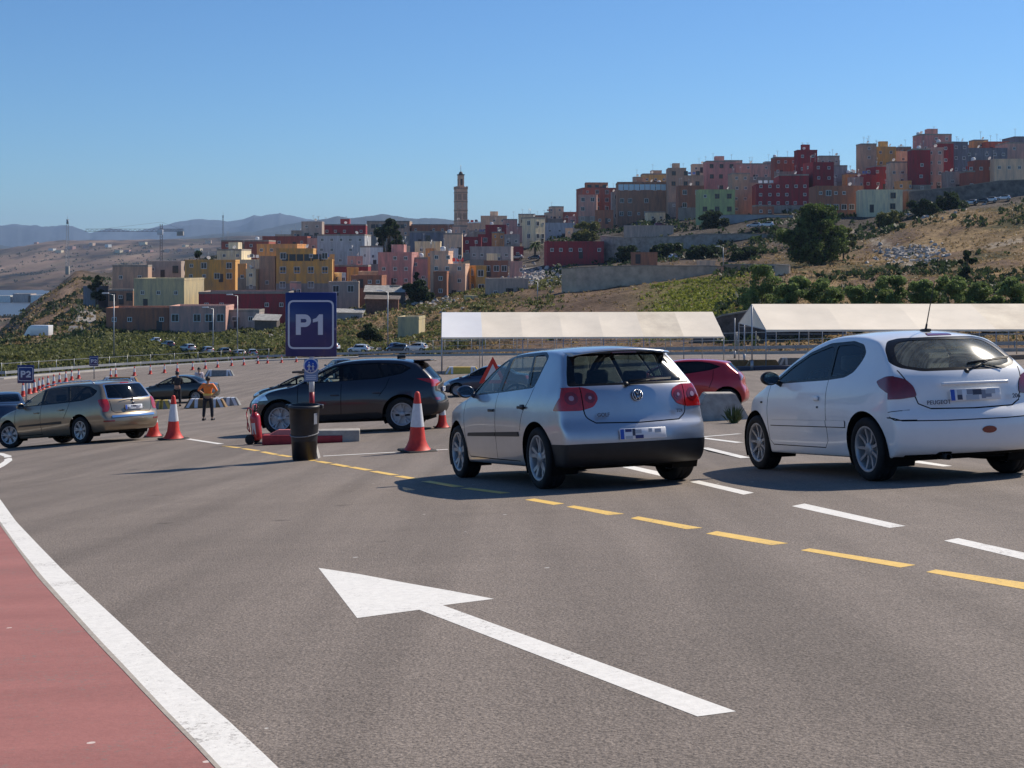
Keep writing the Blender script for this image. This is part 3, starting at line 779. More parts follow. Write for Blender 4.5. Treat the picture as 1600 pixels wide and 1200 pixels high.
def build_car(name, S, label, cat='car', cell=0.035, group=None, hi=True):
    root = empty(name, (0, 0, 0)); tag(root, label, cat, group)
    co, quads = car_surface(S, cell)
    bm = bmesh.new(); vs = [bm.verts.new(c) for c in co]
    for q in quads:
        try: bm.faces.new([vs[i] for i in q])
        except ValueError: pass
    bm.normal_update()
    bmesh.ops.recalc_face_normals(bm, faces=bm.faces)
    lay = bm.faces.layers.int.new('pid')
    names = ['body']; mats = [[S['paint']]]; offs = [0.0]; ids = {'body': 0}
    def pid(nm, m, off=0.0):
        names.append(nm); mats.append([m] if not isinstance(m, list) else m); offs.append(off); return len(names)-1
    SEAM = pid('seam', M_seam, -0.006); VOID = pid('void', M_seam); UND = pid('underbody', M_under)
    Lc = S['L']
    hw = S['W']/2
    def fs(sg): return lambda c, n: c.y*sg > 0.35*hw and n.y*sg > 0.25
    def fe(rear): return (lambda c, n: c.x < Lc*0.35 and n.x < -0.12) if rear else (lambda c, n: c.x > Lc*0.42 and n.x > 0.10 and n.z < 0.97)
    for f in bm.faces:
        if f.normal.z < -0.9 and f.calc_center_median().z < 0.45: f[lay] = UND
    for op in S['cuts']:
        kind, nm, m, off, poly = op[:5]
        sides = op[5] if len(op) > 5 else (1, -1)
        if nm == 'seam': P_ = SEAM
        if kind == 'side':
            for sg in sides:
                cut(bm, 'side', poly, fs(sg), lay, SEAM if nm == 'seam' else pid(nm, m, off))
        elif kind in ('rear', 'front'):
            if op[6] if len(op) > 6 else False:     # mirrored pair
                for sg in (1, -1):
                    cut(bm, 'end', [(p[0]*sg, p[1]) for p in poly], fe(kind == 'rear'), lay, SEAM if nm == 'seam' else pid(nm, m, off))
            else:
                cut(bm, 'end', poly, fe(kind == 'rear'), lay, SEAM if nm == 'seam' else pid(nm, m, off))
        elif kind == 'wrap':    # lamp that wraps from the end round the side: poly = (side outline, end outline)
            for sg in sides:
                p_ = pid(nm, m, off)
                cut(bm, 'side', poly[0], (lambda sg: lambda c, n: c.y*sg > 0.3*hw and n.y*sg > 0.45)(sg), lay, p_)
                rr_ = poly[2] if len(poly) > 2 else True
                cut(bm, 'end', [(p[0]*sg, p[1]) for p in poly[1]], (lambda sg: lambda c, n: ((c.x < Lc*0.3 and n.x < -0.2) if rr_ else (c.x > Lc*0.7 and n.x > 0.2)) and n.y*sg < 0.86)(sg), lay, p_)
    # wheel arches
    ar = S['arch']
    for xc in S['wheels']:
        poly = [(xc+ar*math.cos(t), S['r']+0.01+ar*0.985*math.sin(t)) for t in np.linspace(-0.35, math.pi+0.35, 26)] + [(xc-ar*0.97, 0.0), (xc+ar*0.97, 0.0)]
        for sg in (1, -1):
            cut(bm, 'side', poly, (lambda sg: lambda c, n: c.y*sg > 0.6*hw)(sg), lay, VOID)
    bmesh.ops.delete(bm, geom=[f for f in bm.faces if f[lay] == VOID], context='FACES')
    bm.normal_update()
    vn = {}
    groups = {}
    for f in bm.faces: groups.setdefault(f[lay], []).append(f)
    same = {}
    for p_, fl in groups.items():
        key = p_
        idx = {}; V = []; N_ = []; Fc = []; mi = []
        off = offs[p_]
        for f in fl:
            ids_ = []
            for v in f.verts:
                k = idx.get(v)
                if k is None:
                    k = len(V); idx[v] = k; V.append(tuple(v.co+v.normal*off)); N_.append(tuple(v.normal))
                ids_.append(k)
            Fc.append(ids_)
        nm = {SEAM: 'panel_gap', UND: 'underbody'}.get(p_, names[p_])
        me = bpy.data.meshes.new(nm); me.from_pydata(V, [], Fc); me.update(); me.shade_smooth()
        me.normals_split_custom_set_from_vertices(N_)
        link(nm, me, root, mats[p_])
    bm.free()
    # wheel housings
    bm = bmesh.new()
    for xc in S['wheels']:
        for sg in (1, -1):
            pts = [(xc+ar*1.005*math.cos(t), S['r']+0.01+ar*0.99*math.sin(t)) for t in np.linspace(-0.5, math.pi+0.5, 22)]
            A = [bm.verts.new((p[0], sg*(hw*0.955), p[1])) for p in pts]; B = [bm.verts.new((p[0], sg*(hw-0.34), p[1])) for p in pts]
            for i in range(len(A)-1): bm.faces.new((A[i], A[i+1], B[i+1], B[i]))
            bm.faces.new(B)
    box(bm, 0.35, Lc-0.35, -hw+0.33, hw-0.33, S['r']*0.62, S['r']*0.62+0.12)
    mk('wheel_housing', bm, M_under, root)
    st = S['wheel']
    for q, xc in enumerate(S['wheels']):
        for sg in (1, -1):
            wheel(root, xc, sg*(hw*S.get('track', 0.975)-st['wd']/2), S['r'], st['wd'], st, sg, S.get('steer', 0) if q == 1 else 0, hi)
    if S.get('interior', True):
        sm_ = S.get('seatmat', M_seat); bl = S['belt']; fx = S['seatx']
        def seat(x, y, wd, hh, rear=False):
            bm = bmesh.new(); M = Matrix.Translation((x, y, bl-0.38)) @ Matrix.Rotation(math.radians(-14), 4, 'Y')
            rbox(bm, -0.08, 0.06, -wd/2, wd/2, -0.25, hh, 0.05, M)
            rbox(bm, -0.05, 0.50, -wd/2, wd/2, -0.34, -0.2, 0.05, Matrix.Translation((x, y, bl-0.38)))
            heads = [0] if not rear else [-wd*0.33, wd*0.33]
            for hy in heads:
                rbox(bm, -0.06, 0.04, hy-0.13, hy+0.13, hh+0.03, hh+0.19, 0.04, M)
                bar(bm, M @ Vector((0, hy-0.05, hh-0.03)), M @ Vector((0, hy-0.05, hh+0.06)), 0.008, n=6); bar(bm, M @ Vector((0, hy+0.05, hh-0.03)), M @ Vector((0, hy+0.05, hh+0.06)), 0.008, n=6)
            mk('seat', bm, sm_, root)
        seat(fx, 0.36, 0.48, 0.44); seat(fx, -0.36, 0.48, 0.44)
        if S.get('rearx'): seat(S['rearx'], 0, 1.15, 0.40, True)
        bm = bmesh.new(); rbox(bm, fx+0.75, fx+1.25, -hw*0.8, hw*0.8, bl-0.32, bl-0.02, 0.06)
        box(bm, 0.3, fx+1.2, -hw*0.85, hw*0.85, 0.33, 0.38)
        mk('dashboard', bm, M_seat, root)
        bm = bmesh.new(); M = Matrix.Translation((fx+0.62, 0.36, bl-0.06)) @ Matrix.Rotation(math.radians(65), 4, 'Y')
        for i in range(16):
            a, b = 2*math.pi*i/16, 2*math.pi*(i+1)/16
            bar(bm, M @ Vector((0.18*math.cos(a), 0.18*math.sin(a), 0)), M @ Vector((0.18*math.cos(b), 0.18*math.sin(b), 0)), 0.014, n=6, cap=False)
        bar(bm, M @ Vector((-0.18, 0, 0)), M @ Vector((0.18, 0, 0)), 0.016, n=6); mk('steering_wheel', bm, M_blk, root)
    # door mirrors
    mx, mz = S['mirror']
    for sg in (1, -1):
        bm = bmesh.new(); yb = S.get('mirrory', hw*0.93)*sg
        me_ = bmesh.new(); bmesh.ops.create_uvsphere(me_, u_segments=16, v_segments=10, radius=1)
        mp = {}
        for v in me_.verts:
            c = v.co; xx = c.x*0.085 if c.x > 0 else max(c.x*0.085, -0.03)
            mp[v] = bm.verts.new((mx+xx, yb+sg*(0.115+c.y*sg*0.105), mz+0.055+c.z*0.075))
        for f in me_.faces:
            g_ = bm.faces.new([mp[v] for v in f.verts]); g_.smooth = True
        me_.free()
        bar(bm, (mx+0.02, yb-sg*0.03, mz-0.02), (mx+0.02, yb+sg*0.06, mz+0.04), 0.028, n=8)
        o = mk('side_mirror', bm, S.get('mirrormat', M_blk), root)
        bm = bmesh.new(); vs_ = [bm.verts.new((mx-0.032, yb+sg*0.115+0.088*math.cos(t), mz+0.055+0.06*math.sin(t))) for t in np.linspace(0, 2*math.pi, 20, endpoint=False)]
        bm.faces.new(vs_); mk('mirror_glass', bm, M_mirror, o)
    return root

def place(root, P, fwd, origin, sc=1.0):
    """put the car's local ground point origin on P, nose along fwd, on the slope of the lot"""
    M = ground_matrix(P, fwd)
    # rest all four wheels: tilt to the plane through the ground under the far corners
    M0 = M @ Matrix.Translation((-origin[0], -origin[1], 0))
    x0 = origin[0]; x1 = origin[0]+2.7; yy = origin[1]
    q = [M0 @ Vector(c) for c in ((x0, yy, 0), (x1, yy, 0), (x0, -yy, 0), (x1, -yy, 0))]
    for p in q: p.z = G(p.x, p.y)
    f = ((q[1]-q[0])+(q[3]-q[2])).normalized(); l = ((q[0]-q[2])+(q[1]-q[3])).normalized(); up = f.cross(l).normalized(); l = up.cross(f)
    M = Matrix((f, l, up)).transposed().to_4x4(); c0 = (q[0]+q[1]+q[2]+q[3])/4
    M.translation = c0; M = M @ Matrix.Translation((-(x0+x1)/2, 0, 0))
    dv = M @ Vector((origin[0]*sc, origin[1]*sc, 0)); M.translation += P-dv
    root.matrix_world = M
    root.location, q, _ = M.decompose(); root.rotation_mode = 'QUATERNION'; root.rotation_quaternion = q; root.scale = (sc, sc, sc)
def surf(root, part, x=None, y=None, z=None):
    pass
# ---------------------------------------------------------------- the cars
P_silver = paint('silver_car_paint', (0.47, 0.49, 0.53), 0.75, 0.33)
P_white = paint('white_car_paint', (0.80, 0.81, 0.82), 0.0, 0.35, 0.07)
P_gold = paint('bronze_beige_car_paint', (0.27, 0.215, 0.15), 0.65, 0.33)
P_dark = paint('dark_violet_grey_car_paint', (0.013, 0.012, 0.022), 0.1, 0.3, 0.3)
P_red = paint('red_car_paint', (0.50, 0.012, 0.02), 0.1, 0.3)
P_navy = paint('dark_blue_car_paint', (0.02, 0.035, 0.075), 0.3, 0.3)
P_green = paint('dark_olive_car_paint', (0.05, 0.052, 0.048), 0.5, 0.3)
M_lampin = mat('lamp_inner_pink', (0.55, 0.30, 0.32), rough=0.15, metal=0.4, coat=1.0)
def mir(poly): return poly + [(-p[0], p[1]) for p in poly[::-1]]
def sstroke(pts, wd=0.010): return stroke(pts, wd)
def curve2(pts, n=6):
    c = crv(pts, n*(len(pts)-1)); return [tuple(p) for p in c]

# five door hatchback, silver
golf_fd = [(1.95,.27),(1.93,1.0),(1.98,1.435),(2.2,1.40),(2.50,1.28),(3.0,.985),(3.03,.75),(2.96,.33),(2.90,.27)]
golf_rd = [(1.95,.27),(1.93,1.0),(1.98,1.435),(1.12,1.435),(.93,1.06),(.96,.93),(1.10,.78),(1.20,.55),(1.26,.27)]
golf = dict(L=4.204, W=1.759, H=1.483, r=.318, wheels=(.77, 3.35), arch=.375, belt=1.0, seatx=1.95, rearx=1.02, mirror=(2.74, .985), paint=P_silver, mirrormat=P_navy,
  rear=[(.10,.235),(.03,.30),(.0,.42),(.0,.56),(.015,.63),(.055,.665),(.075,.80),(.095,.93),(.125,1.03),(.235,1.17),(.405,1.385),(.45,1.425)],
  top=[(.45,1.425),(.75,1.462),(1.25,1.483),(1.75,1.478),(2.1,1.44),(2.42,1.34),(2.78,1.16),(3.04,1.015),(3.35,.955),(3.7,.885),(3.95,.80),(4.08,.70)],
  front=[(3.98,.2),(4.13,.25),(4.2,.38),(4.204,.52),(4.16,.62),(4.08,.70)], bottom=[(0,.235),(.9,.21),(3.3,.2),(4.2,.2)],
  plan=[(-.1,.90),(.15,.93),(.5,.965),(1.1,.995),(2.2,1.0),(3.2,.985),(3.8,.93),(4.2,.80)],
  sect=[(.1,.93),(.22,.955),(.34,.975),(.5,.99),(.66,1.0),(.82,.992),(.94,.965),(1.02,.925),(1.1,.875),(1.42,.715),(1.49,.68)],
  wheel=dict(wd=.225, rim=.236, n=5, w0=.05, w1=.040, fork=.046, ph=.25), bowr=.13, smooth=8,
  cuts=[('side','door',P_silver,0,golf_fd), ('side','door',P_silver,0,golf_rd),
   ('rear','tailgate',P_silver,0,mir([(.575,.66),(.60,1.0),(.60,1.44)])[:0] or [(-.46,.66),(.46,.66),(.55,.71),(.575,.80),(.60,1.05),(.57,1.38),(-.57,1.38),(-.60,1.05),(-.575,.80),(-.55,.71)]),
   ('side','seam',M_seam,0,sstroke(curve2(golf_fd[:3]))), ('side','seam',M_seam,0,sstroke([(3.0,.985),(3.03,.75),(2.96,.33),(2.90,.275),(1.95,.27),(1.26,.27)])),
   ('side','seam',M_seam,0,sstroke(curve2([(.93,1.06),(.96,.93),(1.10,.78),(1.17,.60)]))),
   ('side','bumper',M_blk,.006,[(-.1,.1),(.47,.1),(.47,.40),(.40,.445),(.2,.455),(-.1,.46)]), ('rear','bumper',M_blk,.006,[(-1,.1),(1,.1),(1,.46),(.6,.465),(-.6,.465),(-1,.46)]),
   ('side','moulding',M_blk,.008,rnd([(1.20,.535),(1.22,.585),(2.88,.555),(2.90,.515)],.015)), ('side','seam',M_seam,0,sstroke([(1.94,.50),(1.94,.60)],.014)),
   ('side','window_trim',M_frit,-.002,rnd([(2.99,.985),(2.48,1.285),(2.16,1.40),(1.7,1.425),(1.0,1.425),(.855,1.37),(.94,1.045),(1.9,1.01)],.05)),
   ('side','side_window',M_glass,-.008,rnd([(2.88,1.005),(2.46,1.255),(2.16,1.365),(2.03,1.385),(2.0,1.03)],.035)),
   ('side','side_window',M_glass,-.008,rnd([(1.89,1.03),(1.91,1.39),(1.30,1.395),(1.13,1.06),(1.1,1.055)],.03)),
   ('side','quarter_window',M_glass,-.008,rnd([(1.07,1.06),(1.24,1.395),(1.0,1.395),(.90,1.345),(.975,1.07)],.03)),
   ('rear','window_border',M_frit,-.002,rnd([(-.70,1.04),(.70,1.04),(.655,1.17),(.565,1.375),(-.565,1.375),(-.655,1.17)],.04)),
   ('rear','rear_window',M_glassr,-.006,rnd([(-.615,1.065),(.615,1.065),(.58,1.17),(.505,1.35),(-.505,1.35),(-.58,1.17)],.05)),
   ('rear','seam',M_seam,0,sstroke(curve2([(.585,1.03),(.578,.82),(.555,.73),(.47,.668)])+[(0,.655)]+curve2([(-.47,.668),(-.555,.73),(-.578,.82),(-.585,1.03)]),.012)),
   ('front','windscreen',M_glass,-.004,rnd([(-.67,1.03),(.67,1.03),(.54,1.41),(-.54,1.41)],.05)),
   ('wrap','tail_light',M_tail,.006,(rnd([(-.1,.80),(.36,.80),(.30,.88),(.17,1.03),(-.1,1.03)],.03), rnd([(1.0,.80),(.60,.795),(.47,.83),(.415,.91),(.44,.985),(.56,1.03),(1.0,1.03)],.03))),
   ('rear','lamp_ring',M_taild,.009,circ(.50,.92,.052,16),None,True), ('rear','lamp_reflector',M_lampin,.012,circ(.50,.92,.018,12),None,True), ('rear','lamp_ring',M_taild,.009,circ(.685,.92,.066,18),None,True), ('rear','lamp_reflector',M_lampin,.012,circ(.685,.92,.026,12),None,True),
   ('rear','seam',M_seam,0,sstroke([(.577,.79),(.583,1.035)],.010)), ('rear','seam',M_seam,0,sstroke([(-.577,.79),(-.583,1.035)],.010)),
   ('wrap','headlight',M_head,.002,([(3.7,.62),(4.3,.62),(4.3,.80),(3.8,.82)], [(1,.62),(.45,.60),(.5,.78),(1,.8)], False)),
  ])
# three door hatchback, white
pg_d = [(2.72,.34),(2.70,.95),(2.32,1.16),(2.0,1.275),(1.5,1.355),(1.44,1.34),(1.37,.99),(1.37,.36),(1.44,.29),(2.64,.29)]
peug = dict(L=3.835, W=1.652, H=1.428, r=.298, wheels=(.645, 3.087), arch=.352, belt=.97, seatx=1.72, rearx=.92, mirror=(2.42, .945), paint=P_white, mirrormat=M_blk, mirrory=.79,
  rear=[(.16,.22),(.05,.27),(.0,.40),(.0,.555),(.01,.60),(.03,.635),(.07,.66),(.075,.80),(.10,.93),(.15,1.01),(.30,1.16),(.50,1.325),(.56,1.355)],
  top=[(.56,1.355),(.85,1.40),(1.3,1.428),(1.65,1.418),(1.98,1.35),(2.35,1.215),(2.80,1.01),(2.95,.945),(3.2,.885),(3.45,.80),(3.62,.68)],
  front=[(3.58,.2),(3.76,.25),(3.83,.40),(3.81,.53),(3.72,.62),(3.62,.68)], bottom=[(0,.22),(.8,.205),(3.0,.195),(3.9,.2)],
  plan=[(-.1,.91),(.12,.94),(.5,.975),(1.1,.99),(2.0,1.0),(2.9,.985),(3.4,.92),(3.84,.76)],
  sect=[(.1,.93),(.2,.955),(.32,.98),(.48,.995),(.64,1.0),(.8,.985),(.90,.955),(.98,.915),(1.06,.865),(1.36,.705),(1.43,.66)],
  wheel=dict(wd=.195, rim=.215, n=9, w0=.028, w1=.026, ph=.1), bowr=.14, smooth=6, flare=.012,
  cuts=[('side','door',P_white,0,pg_d),
   ('rear','tailgate',P_white,0,[(-.42,.66),(.42,.66),(.50,.69),(.54,.80),(.62,1.03),(.54,1.37),(-.54,1.37),(-.62,1.03),(-.54,.80),(-.50,.69)]),
   ('side','seam',M_seam,0,sstroke([(2.70,.95),(2.73,.70),(2.72,.34),(2.64,.29),(1.44,.29),(1.37,.36),(1.37,.99)],.009)),
   ('side','moulding',P_white,.010,rnd([(.98,.50),(.98,.56),(2.64,.555),(2.70,.52),(2.64,.50)],.015)), ('side','seam',M_seam,0,sstroke([(.98,.495),(2.66,.495)],.009)), ('side','seam',M_seam,0,sstroke([(1.37,.48),(1.37,.58)],.012)),
   ('side','window_trim',M_frit,-.002,rnd([(2.72,.935),(2.32,1.135),(1.98,1.255),(1.6,1.33),(1.12,1.33),(.90,1.285),(.80,1.20),(.83,1.12),(.92,1.02),(1.06,.975),(1.4,.955)],.04)),
   ('side','side_window',M_glass,-.008,rnd([(2.60,.96),(2.28,1.115),(1.97,1.225),(1.56,1.295),(1.48,1.28),(1.42,.985)],.03)),
   ('side','quarter_window',M_glass,-.008,rnd([(1.36,.99),(1.43,1.295),(1.13,1.295),(.92,1.25),(.845,1.19),(.87,1.12),(.95,1.05),(1.08,1.01)],.04)),
   ('rear','window_border',M_frit,-.002,rnd([(-.42,1.0),(.42,1.0),(.60,1.04),(.655,1.09),(.60,1.22),(.52,1.30),(.40,1.325),(-.40,1.325),(-.52,1.30),(-.60,1.22),(-.655,1.09),(-.60,1.04)],.04)),
   ('rear','rear_window',M_glassdusty,-.006,rnd([(-.40,1.03),(.40,1.03),(.545,1.06),(.58,1.10),(.53,1.22),(.46,1.28),(.36,1.30),(-.36,1.30),(-.46,1.28),(-.53,1.22),(-.58,1.10),(-.545,1.06)],.04)),
   ('rear','seam',M_seam,0,sstroke([(.63,1.02),(.55,.80),(.52,.71),(.42,.662),(0,.652),(-.42,.662),(-.52,.71),(-.55,.80),(-.63,1.02)],.012)),
   ('rear','seam',M_seam,0,sstroke([(-.80,.60),(-.70,.562),(-.3,.552),(.3,.552),(.70,.562),(.80,.60)],.010)), ('side','seam',M_seam,0,sstroke([(-.02,.558),(.16,.57),(.22,.60)],.010)), ('side','seam',M_seam,0,sstroke([(.02,.655),(.12,.66),(.24,.64)],.007)),
   ('rear','third_brake_light',M_taild,.004,rnd([(-.13,1.337),(.13,1.337),(.12,1.36),(-.12,1.36)],.01)),
   ('wrap','tail_light',M_taild,.008,(rnd([(.45,.925),(.32,.965),(-.1,.965),(-.1,.755),(.06,.765),(.24,.81),(.38,.87)],.03), rnd([(1,.965),(.70,.965),(.60,.935),(.545,.87),(.525,.775),(.66,.757),(1,.755)],.03))),
   ('wrap','headlight',M_head,.002,([(3.25,.62),(3.9,.60),(3.9,.76),(3.4,.78)], [(1,.6),(.35,.58),(.45,.74),(1,.76)], False)),
   ('rear','fog_reflector',M_taild,.006,circ(-.10,.455,.032,16,.075)),
   ('rear','exhaust_notch',M_under,-.01,rnd([(.22,.18),(.40,.18),(.38,.27),(.24,.27)],.03)),
  ])
# estate, bronze-beige
wag = dict(L=4.70, W=1.772, H=1.45, r=.315, wheels=(.98, 3.73), arch=.375, belt=.97, seatx=2.40, rearx=1.45, mirror=(3.08, .94), paint=P_gold, mirrormat=P_gold, steer=.42,
  rear=[(.12,.24),(.03,.30),(.0,.42),(.0,.55),(.03,.61),(.07,.66),(.08,.80),(.10,.93),(.13,.98),(.22,1.14),(.36,1.36),(.42,1.40)],
  top=[(.42,1.40),(.8,1.43),(1.5,1.455),(2.1,1.45),(2.5,1.40),(2.9,1.26),(3.3,1.06),(3.5,.97),(3.8,.91),(4.2,.82),(4.5,.68)],
  front=[(4.45,.2),(4.62,.25),(4.7,.4),(4.68,.54),(4.6,.62),(4.5,.68)], bottom=[(0,.24),(1,.21),(3.7,.2),(4.7,.2)],
  plan=[(-.1,.88),(.15,.92),(.6,.965),(1.4,1.0),(3.0,1.0),(3.8,.97),(4.4,.88),(4.7,.76)],
  sect=[(.1,.84),(.22,.90),(.34,.96),(.6,1.0),(.8,.99),(.92,.96),(1.0,.92),(1.08,.87),(1.38,.72),(1.46,.69)],
  wheel=dict(wd=.205, rim=.215, n=7, w0=.045, w1=.035, fork=.028, ph=.2), bowr=.14,
  cuts=[('side','door',P_gold,0,[(2.42,.28),(2.40,.97),(2.48,1.38),(2.72,1.33),(3.0,1.18),(3.42,.96),(3.40,.35),(3.32,.28)]),
   ('side','door',P_gold,0,[(2.42,.28),(2.40,.97),(2.48,1.38),(1.62,1.39),(1.36,1.0),(1.38,.85),(1.52,.6),(1.56,.28)]),
   ('rear','tailgate',P_gold,0,[(-.56,.66),(.56,.66),(.62,.95),(.60,1.36),(-.60,1.36),(-.62,.95)]),
   ('side','seam',M_seam,0,sstroke([(3.42,.96),(3.40,.35),(3.32,.28),(2.42,.28)],.014)), ('side','seam',M_seam,0,sstroke([(2.42,.28),(2.40,.97)],.014)), ('side','seam',M_seam,0,sstroke([(1.36,1.0),(1.38,.85),(1.52,.62)],.014)),
   ('side','moulding',M_blk,.008,rnd([(1.62,.50),(1.62,.56),(3.24,.53),(3.3,.49)],.015)),
   ('side','window_trim',M_frit,-.002,rnd([(3.38,.965),(2.98,1.185),(2.70,1.31),(2.4,1.365),(1.3,1.37),(.8,1.32),(.50,1.20),(.60,1.08),(.9,1.0),(1.5,.985)],.05)),
   ('side','side_window',M_glass,-.008,rnd([(3.26,.985),(2.95,1.16),(2.68,1.28),(2.50,1.325),(2.46,1.0)],.03)),
   ('side','side_window',M_glassd,-.008,rnd([(2.36,1.01),(2.38,1.34),(1.62,1.345),(1.42,1.02)],.03)),
   ('side','quarter_window',M_glassd,-.008,rnd([(1.36,1.025),(1.54,1.345),(1.25,1.34),(.8,1.29),(.58,1.19),(.66,1.10),(.9,1.04)],.03)),
   ('rear','window_border',M_chrome,.002,rnd([(-.64,.99),(0,.955),(.64,.99),(.60,1.14),(.55,1.34),(-.55,1.34),(-.60,1.14)],.04)),
   ('rear','rear_window',M_glassd,.004,rnd([(-.61,1.01),(0,.975),(.61,1.01),(.57,1.14),(.52,1.325),(-.52,1.325),(-.57,1.14)],.04)),
   ('rear','third_brake_light',M_tail,.006,[(-.12,1.345),(.12,1.345),(.12,1.365),(-.12,1.365)]),
   ('rear','seam',M_seam,0,sstroke([(.60,.95),(.58,.72),(.5,.655),(-.5,.655),(-.58,.72),(-.60,.95)],.014)),
   ('rear','bumper_strip',M_chrome,.012,rnd([(-.62,.55),(.62,.55),(.62,.60),(-.62,.60)],.02)),
   ('front','windscreen',M_glass,-.004,rnd([(-.68,.99),(.68,.99),(.56,1.38),(-.56,1.38)],.05)),
   ('wrap','tail_light',M_tail,.006,(rnd([(-.1,.70),(.14,.70),(.30,.86),(.40,.99),(.15,1.0),(-.1,.99)],.03), rnd([(1,.69),(.66,.70),(.615,.80),(.63,.99),(1,1.0)],.03))),
   ('wrap','headlight',M_head,.002,([(4.1,.58),(4.8,.58),(4.8,.76),(4.2,.78)], [(1,.58),(.4,.56),(.5,.74),(1,.76)], False)),
   ('side','fog_reflector',M_taild,.005,rnd([(.0,.46),(.2,.46),(.2,.50),(.0,.50)],.01)),
  ])
# dark SUV
suv = dict(L=4.62, W=1.87, H=1.66, r=.375, wheels=(.95, 3.73), arch=.445, belt=1.12, seatx=2.35, rearx=1.4, mirror=(2.98, 1.10), paint=P_dark, mirrormat=P_dark,
  rear=[(.20,.34),(.06,.38),(.0,.50),(.0,.64),(.04,.74),(.09,.80),(.10,.95),(.11,1.10),(.18,1.20),(.36,1.40),(.46,1.52),(.50,1.545)],
  top=[(.50,1.545),(.9,1.62),(1.6,1.66),(2.1,1.65),(2.5,1.59),(2.85,1.44),(3.25,1.22),(3.45,1.13),(3.8,1.08),(4.2,1.0),(4.45,.88)],
  front=[(4.35,.28),(4.52,.34),(4.61,.5),(4.62,.66),(4.56,.80),(4.45,.88)], bottom=[(0,.34),(1,.29),(3.7,.27),(4.6,.28)],
  plan=[(-.1,.86),(.15,.91),(.6,.965),(1.4,1.0),(3.0,1.0),(3.8,.98),(4.3,.90),(4.62,.78)],
  sect=[(.15,.86),(.3,.92),(.42,.97),(.7,1.0),(.92,.99),(1.06,.955),(1.16,.91),(1.26,.855),(1.58,.70),(1.66,.67)],
  wheel=dict(wd=.235, rim=.255, n=5, w0=.045, w1=.026, fork=.045, ph=.3), bowr=.14,
  cuts=[('side','door',P_dark,0,[(2.33,.36),(2.31,1.1),(2.4,1.56),(2.7,1.48),(3.3,1.13),(3.32,.45),(3.22,.36)]),
   ('side','door',P_dark,0,[(2.33,.36),(2.31,1.1),(2.4,1.56),(1.5,1.56),(1.22,1.2),(1.3,1.0),(1.46,.75),(1.46,.36)]),
   ('side','cladding',M_blk,.006,[(1.40,.2),(1.40,.40),(1.5,.44),(3.2,.42),(3.28,.40),(3.28,.2)]), ('side','cladding',M_blk,.006,[(-.1,.2),(.55,.2),(.55,.48),(.45,.56),(-.1,.58)]), ('side','cladding',M_blk,.006,[(4.15,.2),(4.8,.2),(4.8,.5),(4.15,.45)]),
   ('side','seam',M_seam,0,sstroke([(3.3,1.13),(3.32,.45),(3.22,.42)],.014)), ('side','seam',M_seam,0,sstroke([(2.33,.42),(2.31,1.1)],.014)), ('side','seam',M_seam,0,sstroke([(1.22,1.2),(1.3,1.0),(1.46,.80)],.014)),
   ('side','window_trim',M_frit,-.002,rnd([(3.24,1.135),(2.84,1.375),(2.58,1.49),(2.3,1.545),(1.5,1.555),(.95,1.50),(.72,1.40),(.95,1.28),(1.5,1.19)],.04)),
   ('side','side_window',M_glass,-.008,rnd([(3.12,1.155),(2.8,1.35),(2.56,1.455),(2.40,1.50),(2.36,1.175)],.03)),
   ('side','side_window',M_glassd,-.008,rnd([(2.26,1.18),(2.28,1.515),(1.52,1.525),(1.38,1.23)],.03)),
   ('side','quarter_window',M_glassd,-.008,rnd([(1.32,1.245),(1.46,1.52),(.98,1.475),(.80,1.40),(.98,1.31)],.03)),
   ('rear','window_border',M_frit,-.002,rnd([(-.66,1.15),(.66,1.15),(.56,1.50),(-.56,1.50)],.04)),
   ('rear','rear_window',M_glassd,-.004,rnd([(-.62,1.17),(.62,1.17),(.53,1.48),(-.53,1.48)],.04)),
   ('rear','bumper',M_blk,.006,[(-1,.2),(1,.2),(1,.58),(-1,.58)]),
   ('front','windscreen',M_glass,-.004,rnd([(-.72,1.16),(.72,1.16),(.58,1.58),(-.58,1.58)],.05)),
   ('wrap','tail_light',M_tail,.006,(rnd([(-.1,.96),(.10,.96),(.34,1.06),(.62,1.16),(.30,1.15),(-.1,1.13)],.02), rnd([(1,.96),(.55,.98),(.35,1.05),(.5,1.12),(1,1.13)],.02))),
   ('wrap','fog_light',M_taild,.006,(rnd([(-.1,.66),(.10,.66),(.10,.72),(-.1,.72)],.01), rnd([(1,.66),(.62,.66),(.62,.72),(1,.72)],.01))),
   ('wrap','headlight',M_head,.002,([(4.0,.80),(4.7,.76),(4.7,.92),(4.1,.97)], [(1,.76),(.45,.74),(.45,.86),(1,.92)], False)),
   ('front','grille',M_blk,.004,rnd([(-.5,.5),(.5,.5),(.45,.84),(-.45,.84)],.04)),
  ])
